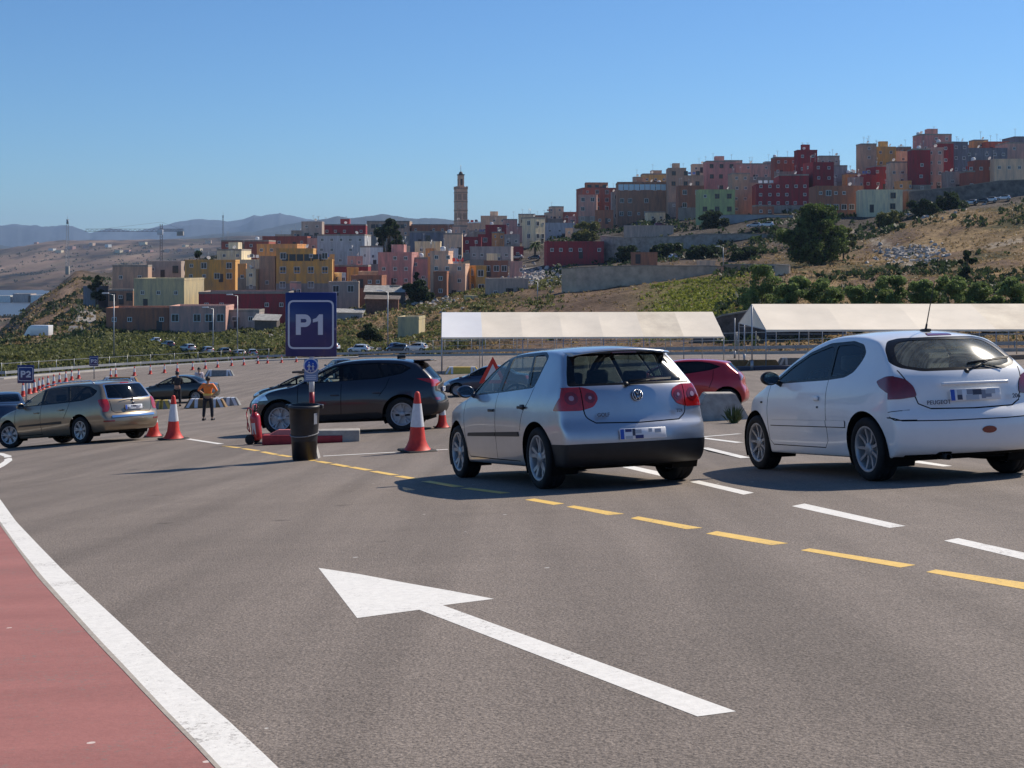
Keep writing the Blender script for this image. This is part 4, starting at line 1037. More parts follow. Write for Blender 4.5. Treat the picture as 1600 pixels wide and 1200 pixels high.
# red hatchback
clio = dict(L=4.06, W=1.73, H=1.45, r=.315, wheels=(.62, 3.21), arch=.375, belt=1.0, seatx=1.9, rearx=1.0, mirror=(2.6, .98), paint=P_red, mirrormat=P_red,
  rear=[(.12,.26),(.03,.32),(.0,.44),(.01,.58),(.05,.66),(.09,.74),(.08,.86),(.12,.98),(.2,1.06),(.34,1.2),(.42,1.31),(.44,1.335)],
  top=[(.44,1.335),(.8,1.40),(1.4,1.448),(1.8,1.44),(2.15,1.38),(2.5,1.25),(2.85,1.07),(3.0,1.0),(3.3,.94),(3.6,.86),(3.88,.70)],
  front=[(3.85,.2),(3.98,.26),(4.05,.4),(4.06,.54),(4.0,.63),(3.88,.70)], bottom=[(0,.26),(.9,.22),(3.2,.2),(4.1,.2)],
  plan=[(-.1,.84),(.15,.91),(.5,.985),(1.1,1.0),(2.2,.985),(3.2,.985),(3.7,.92),(4.06,.78)],
  sect=[(.1,.84),(.22,.90),(.34,.95),(.5,.965),(.70,1.0),(.86,.995),(.96,.955),(1.04,.905),(1.12,.85),(1.38,.70),(1.45,.66)],
  wheel=dict(wd=.205, rim=.235, n=5, w0=.05, w1=.03, fork=.05, ph=.1), bowr=.15, flare=.05,
  cuts=[('side','door',P_red,0,[(1.9,.28),(1.88,1.0),(1.94,1.38),(2.15,1.34),(2.5,1.2),(2.88,1.0),(2.9,.35),(2.8,.28)]),
   ('side','door',P_red,0,[(1.9,.28),(1.88,1.0),(1.94,1.38),(1.2,1.38),(.92,1.12),(.95,.9),(1.08,.62),(1.1,.28)]),
   ('side','seam',M_seam,0,sstroke([(1.9,.28),(1.88,1.0)],.014)), ('side','seam',M_seam,0,sstroke([(.92,1.12),(.95,.9),(1.06,.66)],.014)),
   ('side','window_trim',M_frit,-.002,rnd([(2.86,1.0),(2.46,1.2),(2.15,1.33),(1.85,1.365),(1.3,1.36),(1.0,1.31),(.72,1.20),(1.0,1.12),(1.6,1.05)],.04)),
   ('side','side_window',M_glass,-.008,rnd([(2.74,1.02),(2.42,1.18),(2.12,1.3),(1.96,1.325),(1.92,1.06)],.03)),
   ('side','side_window',M_glassd,-.008,rnd([(1.84,1.065),(1.87,1.335),(1.32,1.33),(1.0,1.27),(.86,1.20),(1.1,1.13)],.03)),
   ('rear','window_border',M_frit,-.002,rnd([(-.62,1.05),(.62,1.05),(.52,1.30),(-.52,1.30)],.04)),
   ('rear','rear_window',M_glassd,-.004,rnd([(-.58,1.07),(.58,1.07),(.49,1.28),(-.49,1.28)],.04)),
   ('front','windscreen',M_glass,-.004,rnd([(-.68,1.04),(.68,1.04),(.54,1.38),(-.54,1.38)],.05)),
   ('wrap','tail_light',M_taild,.006,(rnd([(-.1,.84),(.12,.84),(.24,.92),(.26,1.0),(.1,1.03),(-.1,1.0)],.02), rnd([(1,.82),(.6,.84),(.5,.92),(.6,1.0),(1,1.02)],.02))),
   ('wrap','headlight',M_head,.002,([(3.5,.62),(4.2,.6),(4.2,.76),(3.6,.80)], [(1,.6),(.4,.58),(.45,.72),(1,.76)], False)),
  ])
# four door saloon, used for the dark cars further off
def saloon(P_, gl=None):
    gl = gl or M_glassd
    return dict(L=4.45, W=1.74, H=1.43, r=.31, wheels=(.95, 3.58), arch=.37, belt=.95, seatx=2.25, rearx=1.4, mirror=(2.95, .92), paint=P_, mirrormat=P_,
  rear=[(.10,.26),(.02,.32),(.0,.45),(.02,.60),(.06,.70),(.08,.82),(.10,.90),(.14,.945)],
  top=[(.14,.945),(.4,.985),(.7,1.03),(1.05,1.25),(1.4,1.38),(1.9,1.43),(2.35,1.38),(2.75,1.22),(3.15,1.02),(3.35,.95),(3.7,.88),(4.05,.80),(4.28,.68)],
  front=[(4.22,.2),(4.38,.26),(4.45,.4),(4.44,.54),(4.38,.62),(4.28,.68)], bottom=[(0,.26),(1,.21),(3.6,.2),(4.45,.2)],
  plan=[(-.1,.84),(.15,.90),(.6,.96),(1.4,1.0),(3.0,1.0),(3.6,.97),(4.2,.88),(4.45,.76)],
  sect=[(.1,.84),(.22,.90),(.34,.96),(.6,1.0),(.78,.99),(.90,.95),(.98,.90),(1.06,.85),(1.36,.68),(1.43,.64)],
  wheel=dict(wd=.2, rim=.215, n=7, w0=.04, w1=.04, ph=.2), bowr=.16,
  cuts=[('side','door',P_,0,[(2.2,.28),(2.18,.95),(2.26,1.36),(2.5,1.30),(2.9,1.1),(3.2,.95),(3.18,.35),(3.1,.28)]),
   ('side','window_trim',M_frit,-.002,rnd([(3.14,.955),(2.76,1.15),(2.4,1.30),(1.95,1.36),(1.45,1.32),(1.12,1.18),(.85,1.02),(1.3,.99)],.04)),
   ('side','side_window',gl,-.008,rnd([(3.0,.98),(2.72,1.12),(2.38,1.265),(2.26,1.285),(2.22,.995)],.03)),
   ('side','side_window',gl,-.008,rnd([(2.14,1.0),(2.18,1.31),(1.95,1.325),(1.5,1.28),(1.3,1.2),(1.12,1.03)],.03)),
   ('rear','rear_window',M_glassd,-.004,rnd([(-.60,1.05),(.60,1.05),(.5,1.33),(-.5,1.33)],.04)),
   ('front','windscreen',gl,-.004,rnd([(-.66,.99),(.66,.99),(.52,1.35),(-.52,1.35)],.05)),
   ('wrap','tail_light',M_tail,.006,(rnd([(-.1,.72),(.16,.72),(.3,.86),(.1,.9),(-.1,.88)],.02), rnd([(1,.72),(.5,.72),(.5,.88),(1,.88)],.02))),
   ('wrap','headlight',M_head,.002,([(3.9,.56),(4.6,.56),(4.6,.72),(4.0,.76)], [(1,.56),(.4,.54),(.45,.68),(1,.72)], False)),
  ])

def plate(root, x, y, z, tilt, kind='pixel', w_=0.52, h_=0.11, foreign=True):
    bm = bmesh.new(); M = Matrix.Translation((x, y, z)) @ Matrix.Rotation(tilt, 4, 'Y')
    rbox(bm, -0.006, 0.006, -w_/2, w_/2, -h_/2, h_/2, 0.005, M, 1)
    p = mk('number_plate', bm, M_plate, root)
    bm = bmesh.new(); box(bm, -0.0085, -0.006, w_/2-0.045, w_/2-0.004, -h_/2+0.004, h_/2-0.004, 0, M); mk('plate_band', bm, M_plb, p)
    rg = random.Random(int(x*1000+y*777)+5)
    if kind == 'golf':
        cells = [(0.20,0.13,0.02,0.05,3),(0.20,0.12,-0.05,-0.02,2),(0.12,0.09,-0.02,0.05,0),(0.09,0.0,-0.05,-0.015,3),(-0.06,-0.10,0.01,0.045,2),(-0.13,-0.20,0.0,0.04,2),(0.09,0.02,0.0,0.04,2)]
    else:
        cells = [(0.19,0.14,-0.045,0.0,0),(0.19,0.14,0.0,0.045,2),(0.09,0.03,0.0,0.045,1),(0.03,-0.06,-0.005,0.045,0),(-0.06,-0.10,-0.04,0.04,1),(0.1,-0.03,-0.05,-0.005,2),(-0.10,-0.16,-0.03,0.0,1),(-0.10,-0.2,0.0,0.04,2)]
    for k, (a, b, c, d_, q) in enumerate(cells):
        bm = bmesh.new(); box(bm, -0.0085-0.0003*k, -0.006, b, a, c, d_, 0, M); mk('plate_patch', bm, M_plg[q], p)
    return p
def handle(root, x, z, y, m, gap=True):
    for sg in (1, -1):
        bm = bmesh.new()
        if gap: rbox(bm, x-0.05, x+0.06, sg*y-0.004, sg*y+0.004, z-0.035, z+0.03, 0.003, None, 1, 1)
        rbox(bm, x-0.09, x+0.09, sg*(y+0.018)-0.012, sg*(y+0.018)+0.012, z-0.014, z+0.016, 0.01)
        mk('door_handle', bm, [m, M_seam], root)
def wiper(root, p, q, piv, m=M_blk):
    bm = bmesh.new(); bar(bm, p, q, 0.008, 0.006, n=6); bar(bm, Vector(p)+Vector((-.012, 0, .012)), Vector(q)+Vector((-.012, 0, .012)), 0.005, n=6)
    bar(bm, piv, Vector(p).lerp(Vector(q), 0.5), 0.014, 0.008, n=8)
    lathe(bm, [(0.0, 0.02), (0.02, 0.018), (0.028, 0.0)], n=12, axis='z', M=Matrix.Translation(piv) @ Matrix.Rotation(math.radians(-70), 4, 'Y'))
    mk('wiper', bm, m, root)
M_badge = mat('badge_chrome', (0.62, 0.64, 0.68), rough=0.2, metal=0.9)
M_badged = mat('badge_dark', (0.02, 0.025, 0.05), rough=0.3)
M_letter = mat('badge_letters', (0.10, 0.10, 0.12), rough=0.35, metal=0.3)

# silver hatchback in front of the tent
A = hitlot(842, 764); B = hitlot(714, 746)
car = build_car('silver_hatchback', golf, 'silver five door hatchback waiting beside the yellow dashes, seen from behind')
plate(car, -.012, 0, .545, math.radians(4), 'golf')
handle(car, 2.06, .815, .855, M_blk); handle(car, 1.12, .845, .862, M_blk)
bm = bmesh.new(); R_ = []
for i in range(13):
    yy = -.555+1.11*i/12; cz = -.040*(yy/.555)**2; bx = .06*(yy/.555)**2
    R_.append([bm.verts.new(p) for p in ((.66+bx, yy, 1.448+cz), (.36+bx, yy, 1.424+cz), (.315+bx, yy, 1.405+cz), (.33+bx, yy, 1.392+cz), (.46+bx, yy, 1.395+cz))])
for i in range(12):
    for k in range(4): bm.faces.new((R_[i][k], R_[i][k+1], R_[i+1][k+1], R_[i+1][k])).smooth = True
for q in (R_[0], R_[-1]): bm.faces.new(q)
bmesh.ops.recalc_face_normals(bm, faces=bm.faces); mk('spoiler', bm, P_silver, car)
bm = bmesh.new(); box(bm, .335, .35, -.14, .14, 1.372, 1.386); mk('third_brake_light', bm, M_taild, car)
wiper(car, (.135, .06, 1.075), (.135, -.42, 1.085), (.118, .10, 1.045), M_blk)
Mb = Matrix.Translation((.083, 0, .93)) @ Matrix.Rotation(math.radians(-84), 4, 'Y')
bm = bmesh.new(); lathe(bm, [(0, .010), (.052, .010), (.058, .006), (.060, 0)], n=28, M=Mb); bd = mk('badge', bm, M_badged, car)
def ringbar(bm, pts, r, closed=False):
    for i in range(len(pts)-(0 if closed else 1)): bar(bm, pts[i], pts[(i+1) % len(pts)], r, n=6, cap=True)
bm = bmesh.new()
ringbar(bm, [Mb @ Vector((.056*math.cos(t), .056*math.sin(t), .012)) for t in np.linspace(0, 2*math.pi, 24, endpoint=False)], .0055, True)
# local x of the badge frame points up, local y to the car's left
for pl in ([(.050,.022),(.006,0),(.050,-.022)], [(.032,.040),(-.044,.018),(-.004,0),(-.044,-.018),(.032,-.040)]):
    ringbar(bm, [Mb @ Vector((a, b, .013)) for a, b in pl], .0055)
mk('badge_emblem', bm, M_badge, bd)
text_mesh('badge_letters', 'GOLF', .055, .002, M_letter, car, .001, (.052, .40, .745), (math.radians(90-3), 0, math.radians(-90)))
text_mesh('badge_letters', 'TDI', .045, .002, M_letter, car, .001, (.052, -.46, .755), (math.radians(90-3), 0, math.radians(-90)))
place(car, A, B-A, (golf['wheels'][0], golf['W']/2*.96))

# white hatchback
A = hitlot(1357, 752); B = hitlot(1146, 729)
car = build_car('white_hatchback', peug, 'white three door hatchback with a roof aerial, nearest car on the right')
plate(car, .058, -.02, .775, math.radians(4), 'pixel')
bm = bmesh.new(); rbox(bm, .03, .075, -.36, .32, .865, .895, .012); mk('tailgate_handle', bm, P_white, car)
for sg in (1, -1):
    bm = bmesh.new(); rbox(bm, 1.50, 1.60, sg*.822-.012, sg*.822+.012, .755, .80, .012); mk('door_handle', bm, P_white, car)
for sg in (1, -1):
    bm = bmesh.new(); rbox(bm, 1.525, 1.55, sg*.822-.006, sg*.822+.006, .68, .70, .004); mk('door_lock', bm, M_blk, car)
    bm = bmesh.new(); rbox(bm, 2.86, 2.90, sg*.808-.01, sg*.808+.01, .735, .755, .005); mk('side_indicator', bm, M_blk, car)
wiper(car, (.20, -.05, 1.055), (.225, -.50, 1.10), (.14, .0, .985), M_blk)
bm = bmesh.new(); rbox(bm, .72, .84, -.03, .03, 1.385, 1.415, .012); bar(bm, (.78, 0, 1.40), (.56, 0, 1.86), .0065, .003, n=6); bar(bm, (.78, 0, 1.40), (.75, 0, 1.46), .012, .009, n=8); mk('aerial', bm, M_blk, car)
text_mesh('badge_letters', 'PEUGEOT', .052, .002, M_letter, car, .001, (.055, .36, .715), (math.radians(90-2), 0, math.radians(-90)), 1.1)
text_mesh('badge_letters', '206', .055, .002, M_letter, car, .001, (.067, -.45, .745), (math.radians(90-2), 0, math.radians(-90)))
bm = bmesh.new(); lathe(bm, [(.024, -.06), (.028, -.06), (.028, .05), (.02, .05)], n=16, M=Matrix.Translation((.10, .31, .225)) @ Matrix.Rotation(math.radians(90), 4, 'Y')); mk('exhaust_pipe', bm, M_rimd, car)
place(car, A, B-A, (peug['wheels'][0], peug['W']/2*.96), 1.05)

# bronze estate at the left, SUV, red hatchback and the darker cars behind
def aim(root, P, Q, S, side=1):
    place(root, P, Q-P, (S['wheels'][0], side*S['W']/2*.96))
car = build_car('estate_car', wag, 'bronze beige estate car with roof rails turning away at the left edge', cell=.05)
plate(car, .062, 0, .77, math.radians(3), 'pixel', .5)
handle(car, 2.56, .80, .875, P_gold, False); handle(car, 1.62, .83, .88, P_gold, False)
for sg in (1, -1):
    bm = bmesh.new()
    for q in range(14):
        x0, x1 = .75+q*.15, .75+(q+1)*.15
        zf = lambda x: float(np.interp(x, [.75, .85, 1.5, 2.1, 2.6, 2.85], [1.385, 1.455, 1.475, 1.475, 1.435, 1.35]))
        bar(bm, (x0, sg*.56, zf(x0)), (x1, sg*.56, zf(x1)), .016, n=6)
    mk('roof_rail', bm, M_chrome, car)
wiper(car, (.10, .30, .985), (.10, -.28, .995), (.10, 0, .95), M_blk)
bm = bmesh.new(); lathe(bm, [(0, .004), (.045, .004), (.047, 0)], n=4, M=Matrix.Translation((.075, 0, .86)) @ Matrix.Rotation(math.radians(-86), 4, 'Y')); mk('badge', bm, M_badged, car)
P0 = hitlot(126, 693.5); place(car, P0, Vector((-.83, .56, 0)), (wag['wheels'][0], wag['W']/2*.96))
car = build_car('dark_suv', suv, 'dark purple grey sport utility car passing behind the blue sign', cell=.05)
plate(car, .085, 0, .90, 0, 'pixel')
handle(car, 2.46, .86, .975, P_dark, False); handle(car, 1.50, .88, 1.0, P_dark, False)
bm = bmesh.new(); rbox(bm, .30, .70, -.56, .56, 1.55, 1.585, .015); mk('spoiler', bm, P_dark, car)
bm = bmesh.new(); rbox(bm, .95, 1.15, -.03, .03, 1.64, 1.71, .02); mk('shark_fin_aerial', bm, M_blk, car)
A = hitlot(629, 673.5); place(car, A, Vector((-1, .06, 0)), (suv['wheels'][0], suv['W']/2*.96), 1.04)
for sg in (1,):
    bm = bmesh.new()
    bar(bm, (3.32, sg*.70, 1.155), (2.55, sg*.60, 1.585), .012, n=6); mk('pillar_highlight_bar', bm, M_chrome, car)  # chrome bar stands in for the bright glint along the near pillar
car = build_car('red_hatchback', clio, 'red hatchback half hidden between the silver and the white car', cell=.05)
A = hitlot(1137, 646); aim(car, A, A+Vector((-1, .13, 0)), clio)
S_green = saloon(P_green, M_glass); car_g = build_car('dark_saloon', S_green, 'dark grey olive saloon halted beside the guard in the orange vest', cell=.07, hi=False)
A = hitlot(306, 629); aim(car_g, A, A+Vector((-1, .10, 0)), S_green)
S_navy = saloon(P_navy, M_glassd); car_n = build_car('dark_saloon', S_navy, 'dark blue saloon behind the nose of the bronze estate car', cell=.07, hi=False)
A = hitlot(-28, 672); place(car_n, A, Vector((-.35, .93, 0)), (.95, .8))
c2 = copy_tree(car_g); tag(c2, 'dark car with loaded roof rack between the blue sign and the guard'); c2['label'] = 'dark car with a loaded roof rack behind the dark sport utility car bonnet'
A = hitlot(505, 634); aim(c2, A, A+Vector((-1, .12, 0)), S_green)
bm = bmesh.new()
for x in (1.35, 2.15): bar(bm, (x, -.62, 1.47), (x, .62, 1.47), .018, n=6)
bx_ = [(1.1,1.5,-.5,.0,1.5,1.62), (1.45,2.05,-.45,.3,1.5,1.68), (1.9,2.5,-.5,.4,1.5,1.60), (1.15,1.7,.05,.5,1.5,1.64)]
for b_ in bx_: rbox(bm, *b_, .05)
mk('roof_rack_load', bm, mat('rack_load', (.09,.07,.06), var=.5, scale=6), c2)
c3 = copy_tree(car_n); tag(c3, 'dark blue saloon near the tent seen between the dark sport utility and silver cars'); A = hitlot(800, 617); aim(c3, A, A+Vector((-1, .10, 0)), S_navy)
c4 = copy_tree(car_g); tag(c4, 'small dark car far off whose roof shows just above the dark sport utility car'); A = hitlot(523, 592); place(c4, A, Vector((-.4, .92, 0)), (.95, .8))
# small low detail hatchback for the parked cars further away
def far_spec(P_, kind):
    S = dict(golf); S['cuts'] = [c for c in (golf['cuts'] if kind == 0 else golf['cuts']) if c[1] in ('side_window', 'rear_window', 'window_border', 'window_trim', 'windscreen', 'tail_light', 'headlight', 'bumper')]
    S['paint'] = P_; S['interior'] = False; S['mirrormat'] = P_
    return S
M_glass_far = M_glassd
far_protos = []
for nm, colr in (('white', (.72,.73,.75)), ('silver', (.40,.42,.45)), ('dark', (.03,.035,.045)), ('blue', (.05,.09,.2)), ('maroon', (.18,.02,.03))):
    Pm = paint(nm+'_parked_paint', colr, .2, .35); S = far_spec(Pm, 0)
    S['cuts'] = [tuple(M_glassd if c is M_glass else (Pm if c is P_silver else c) for c in cc) for cc in S['cuts']]
    pr = build_car('parked_car', S, 'parked', 'car', cell=.14, hi=False); far_protos.append((nm, pr))
SPOTS = [  # photograph column, row, colour, heading, words that single it out
 (247,539,0,60,'white hatchback parked highest on the green bank, left end of the row'), (268,545,2,55,'dark hatchback parked on the green bank, second from the left'),
 (301,551,1,50,'silver hatchback parked on the green bank, third from the left'), (329,555,1,55,'silver hatchback parked on the green bank, fourth from the left'),
 (355,557,2,60,'dark hatchback parked on the green bank, fifth from the left'), (379,560,0,55,'white hatchback parked on the green bank left of the dark lamp post'),
 (396,559,1,70,'silver hatchback parked last in the row on the green bank'),
 (531,549,0,20,'white car just right of the blue P1 sign below the scrub slope'), (552,551,1,160,'silver car below the scrub slope, second right of the blue sign'), (578,552,0,15,'white car below the dark round bush of the scrub slope'),
 (606,549,3,170,'blue car beside the lamp post below the scrub slope'), (640,551,2,10,'dark car below the beige block on the scrub slope'), (668,550,0,20,'white car below the scrub slope next to the tent pole'),
 (818,405,1,15,'silver car in the town at the foot of the maroon low building'), (845,406,2,10,'dark car left of the light ramp in the town'), (872,405,1,170,'grey car parked below the maroon low building'),
 (930,404,0,15,'white car parked left of the small brown hut in the town'), (946,405,1,30,'silver car parked between the white car and the brown hut'), (1045,406,0,160,'white car parked right of the small brown hut'),
 (1210,355,0,10,'white car on the upper street by the grey retaining wall'), (1190,356,1,10,'silver car on the upper street by the grey retaining wall'),
 (1512,322,1,10,'silver car leftmost in the row on the hill crest'), (1528,320,0,15,'white car second in the row on the hill crest'), (1545,318,2,12,'dark car third in the row on the hill crest'), (1558,316,0,10,'white car fourth in the row on the hill crest'), (1580,313,0,20,'white van like car at the right end of the hill crest row'),
 (1036,291,0,5,'white car on the terrace street of the upper town'), ]
first = set()
for (px_, py_, ci, hd, lab) in SPOTS:
    nm, pr = far_protos[ci]
    o = pr if ci not in first else copy_tree(pr); first.add(ci)
    P = hit(px_, py_, 100); o.location = P + Vector((0, 0, 0.05)); o.rotation_euler = (0, 0, math.radians(180-hd)); o.scale = (.8,.8,.8) if py_ > 500 else (.92,.92,.92); o['label'] = lab; o['group'] = 'cars parked in the distance'
if 4 not in first:
    o = far_protos[4][1]; P = hit(1022, 355, 100); o.location = P; o['label'] = 'maroon car parked by the wall in the distance'; o['group'] = 'cars parked in the distance'
# ---------------------------------------------------------------- cones, sign, bin, extinguisher, blocks
M_cone = mat('cone_red', (0.62, 0.035, 0.02), rough=0.55, var=0.25, scale=8)
M_conew = mat('cone_reflective_white', (0.66, 0.66, 0.68), rough=0.35, var=0.12, scale=10)
M_coneb = mat('cone_base_black', (0.02, 0.02, 0.02), rough=0.8, var=0.3, scale=10)
def make_cone(h=1.0, label='', hi=True):
    r = empty('traffic_cone', (0,0,0)); tag(r, label, 'cone')
    n = 28 if hi else 12; k = h
    bm = bmesh.new(); rbox(bm, -.26*k, .26*k, -.26*k, .26*k, 0, .045*k, .02*k, None, 1); mk('base', bm, M_coneb, r)
    rad = lambda z: (0.155-0.115*(z-0.06)/0.94)*k if z < .99 else .03*k
    bm = bmesh.new(); lathe(bm, [(.225*k,.045*k),(.20*k,.07*k),(.172*k,.12*k),(rad(.2)*1.0,.2*k),(rad(.42),.42*k)], n=n); mk('lower_cone', bm, M_cone, r)
    bm = bmesh.new(); lathe(bm, [(rad(.42)+.004*k,.42*k),(rad(.80)+.004*k,.80*k)], n=n); mk('white_band', bm, M_conew, r)
    bm = bmesh.new(); lathe(bm, [(rad(.80),.80*k),(rad(.96),.96*k),(.028*k,.99*k),(.0,1.0*k)], n=n); mk('tip', bm, M_cone, r)
    return r
def stand(o, P, rz=0.0): o.location = P; o.rotation_euler = (0, 0, rz)
big = make_cone(1.05, 'tall red and white cone standing left of the silver hatchback'); stand(big, hitlot(652, 706), .5)
o = copy_tree(big); o['label'] = 'tall red and white cone standing just right of the bronze estate car'; stand(o, hitlot(271, 687), .9)
o = copy_tree(big); o['label'] = 'red and white cone mostly hidden behind the rear of the bronze estate car'; stand(o, hitlot(240, 683), .2); o.scale = (.86,.86,.86)
o = copy_tree(big); o['label'] = 'small red cone between the dark sport utility car and the silver hatchback'; stand(o, hitlot(691, 669), .2); o.scale = (.72,.72,.72)
o = copy_tree(big); o['label'] = 'red and white cone in front of the dark blue saloon at the left edge'; stand(o, hitlot(17, 668), .2); o.scale = (.8,.8,.8)
small = None
CB = [(36,620),(46,616),(54,614),(61,611),(67,609),(75,606),(84,603),(93,600),(103,597),(112,594.5),(123,592),(173,592),(181,591),(210,587.5),(235,585),(257,583),(277,581),(301,578.5),(321,576.5),(340,574.5),(362,572),(381,571),(403,568.5),(418,568),(440,567),(463,566)]
for i, (px_, py_) in enumerate(CB):
    if small is None: small = make_cone(.95, '', False); o = small
    else: o = copy_tree(small)
    stand(o, hitlot(px_, py_), i*.7)
    o['label'] = 'small red cone of the long curved row along the far edge of the lot'; o['group'] = 'cones in the long far row'

M_blue = mat('sign_blue', (0.012, 0.018, 0.13), rough=0.35, var=0.12, scale=3, coat=0.3)
M_signw = mat('sign_white', (0.56, 0.58, 0.66), rough=0.4)
M_redp = mat('pole_red', (0.35, 0.02, 0.03), rough=0.45, var=0.2, scale=9)
M_whp = mat('pole_white', (0.62, 0.63, 0.66), rough=0.45, var=0.15, scale=9)
M_galv = mat('galvanised_steel', (0.36, 0.37, 0.39), rough=0.45, metal=0.6, var=0.15, scale=5)
def frame_ring(bm, w_, h_, t, y, r=.09, n=6, d=.004):
    def loop(a, b, rr): return rnd([(-a,-b),(a,-b),(a,b),(-a,b)], rr, n)
    O = loop(w_/2, h_/2, r); I = loop(w_/2-t, h_/2-t, max(.01, r-t))
    vo = [bm.verts.new((p[0], y, p[1])) for p in O]; vi = [bm.verts.new((p[0], y, p[1])) for p in I]
    m_ = len(O)
    for i in range(m_):
        j = (i+1) % m_; bm.faces.new((vo[i], vo[j], vi[j], vi[i]))
def glyphs(txt, w_, zc, parent):
    H_ = w_*.40; cx = -w_*.165
    for ch, cxo in zip(txt, (-w_*.145, w_*.17)):
        bm = bmesh.new(); t = H_*.24; W_ = H_*.74
        def P_(a, b): return (cxo-W_/2+a, -.0895, zc-H_/2+b)
        def strip2(pts_o, pts_i):
            A_ = [bm.verts.new(P_(*p)) for p in pts_o]; B_ = [bm.verts.new(P_(*p)) for p in pts_i]
            for i in range(len(A_)-1): bm.faces.new((A_[i], A_[i+1], B_[i+1], B_[i]))
        if ch == 'P':
            bm.faces.new([bm.verts.new(P_(*p)) for p in ((0,0),(t,0),(t,H_),(0,H_))])
            r0 = H_*.31; r1 = r0-t*.92; c0 = (W_-r0, H_-r0)
            o_ = [(t, H_)]+[(c0[0]+r0*math.cos(a), c0[1]+r0*math.sin(a)) for a in np.linspace(math.pi/2, -math.pi/2, 13)]+[(t, H_-2*r0)]
            i_ = [(t, H_-r0+r1)]+[(c0[0]+r1*math.cos(a), c0[1]+r1*math.sin(a)) for a in np.linspace(math.pi/2, -math.pi/2, 13)]+[(t, H_-r0-r1)]
            strip2(o_, i_)
        elif ch == '1':
            x1 = W_*.72
            bm.faces.new([bm.verts.new(P_(*p)) for p in ((x1-t,0),(x1,0),(x1,H_),(x1-t*.75,H_),(x1-t,H_*.93))])
            bm.faces.new([bm.verts.new(P_(*p)) for p in ((x1-t-.0002,H_*.93),(x1-t*1.35,H_*.82),(x1-t*2.05,H_*.76),(x1-t*2.05,H_*.60),(x1-t-.0002,H_*.66))])
        elif ch == '2':
            r0 = W_*.5; r1 = r0-t; c0 = (W_*.5, H_-r0)
            ang = np.linspace(math.pi*.95, -math.pi*.22, 13)
            o_ = [(c0[0]+r0*math.cos(a), c0[1]+r0*math.sin(a)) for a in ang]+[(t*1.5, t)]
            i_ = [(c0[0]+r1*math.cos(a), c0[1]+r1*math.sin(a)) for a in ang]+[(0, t*.7)]
            strip2(o_, i_); bm.faces.new([bm.verts.new(P_(*p)) for p in ((0,0),(W_,0),(W_,t),(0,t))])
        for f in bm.faces:
            f.normal_update()
            if f.normal.y > 0: f.normal_flip()
        mk('letter' if ch == 'P' else 'digit', bm, M_signw, parent)
def p_sign(name, txt, P, top, w_, h_, label, ry=0.0, striped=True, pr=.045, group=None):
    r = empty(name, P, ry); tag(r, label, 'sign', group)
    if striped:
        zz = 0; i = 0; L_ = top-h_*.5
        while zz < L_:
            z1 = min(L_, zz+.28); bm = bmesh.new(); bar(bm, (0,0,zz), (0,0,z1), pr, n=16); mk('pole_band', bm, M_redp if i % 2 else M_whp, r); zz = z1; i += 1
    else:
        bm = bmesh.new(); bar(bm, (0,0,0), (0,0,top-h_*.5), pr, n=10); mk('pole', bm, M_galv, r)
    bm = bmesh.new(); rbox(bm, -w_/2, w_/2, -.085, -.055, top-h_, top, .01, None, 1)
    bd = mk('board', bm, M_blue, r)
    bm = bmesh.new()
    frame_ring(bm, w_*.90, h_*.76, w_*.035, -.088, w_*.12)
    bmesh.ops.translate(bm, verts=bm.verts, vec=(0, 0, top-h_/2))
    mk('border_line', bm, M_signw, bd)
    glyphs(txt, w_, top-h_/2, bd)
    return r
P = hitlot(487, 716)
sg_ = p_sign('parking_sign', 'P1', P, 2.80, .86, 1.08, 'large blue P1 parking sign on a red and white pole')
# small pictogram board on the pole
bm = bmesh.new(); rbox(bm, -.115, .115, -.075, -.055, 1.30, 1.68, .02, None, 2); pb = mk('small_board', bm, mat('small_board_blue', (.16,.24,.42), rough=.4), sg_)
bm = bmesh.new(); lathe(bm, [(0,.003),(.125,.003),(.128,0)], n=32, M=Matrix.Translation((0,-.08,1.565)) @ Matrix.Rotation(math.radians(90),4,'X')); dsk = mk('round_mandatory_sign', bm, M_signw, sg_)
bm = bmesh.new(); lathe(bm, [(0,.005),(.105,.005),(.107,0.002)], n=32, M=Matrix.Translation((0,-.08,1.565)) @ Matrix.Rotation(math.radians(90),4,'X')); mk('blue_disc', bm, mat('disc_blue', (.015,.06,.35), rough=.35), dsk)
bm = bmesh.new()   # two walking figures
for dx, s in ((-.03, 1.0), (.035, .78)):
    Mx = Matrix.Translation((dx, -.088, 1.53))
    def q(a, b): return Mx @ Vector((a*s, 0, b*s))
    for a, b, r_ in ((q(0,.0), q(0,.07), .014*s), (q(0,.0), q(-.025,-.06), .009*s), (q(0,.0), q(.025,-.06), .009*s), (q(0,.06), q(.03,.02), .007*s), (q(0,.06), q(-.03,.02), .007*s), (q(0,.085), q(0,.105), .013*s)): bar(bm, a, b, r_, n=6)
mk('walking_figures', bm, M_signw, dsk)
bm = bmesh.new()
for k in range(3): box(bm, -.085, .085, -.078, -.0755, 1.335+k*.03, 1.348+k*.03)
mk('text_lines', bm, M_signw, pb)
# far P2 signs
p_sign('parking_sign', 'P2', hitlot(41, 641), 2.30, .84, .92, 'blue P2 parking sign at the left, the nearer of the two', 0, False, .05)
p_sign('parking_sign', 'P2', hitlot(147, 592), 2.15, .84, .96, 'small far blue P2 parking sign above the roof of the bronze estate car', 0, False, .05)

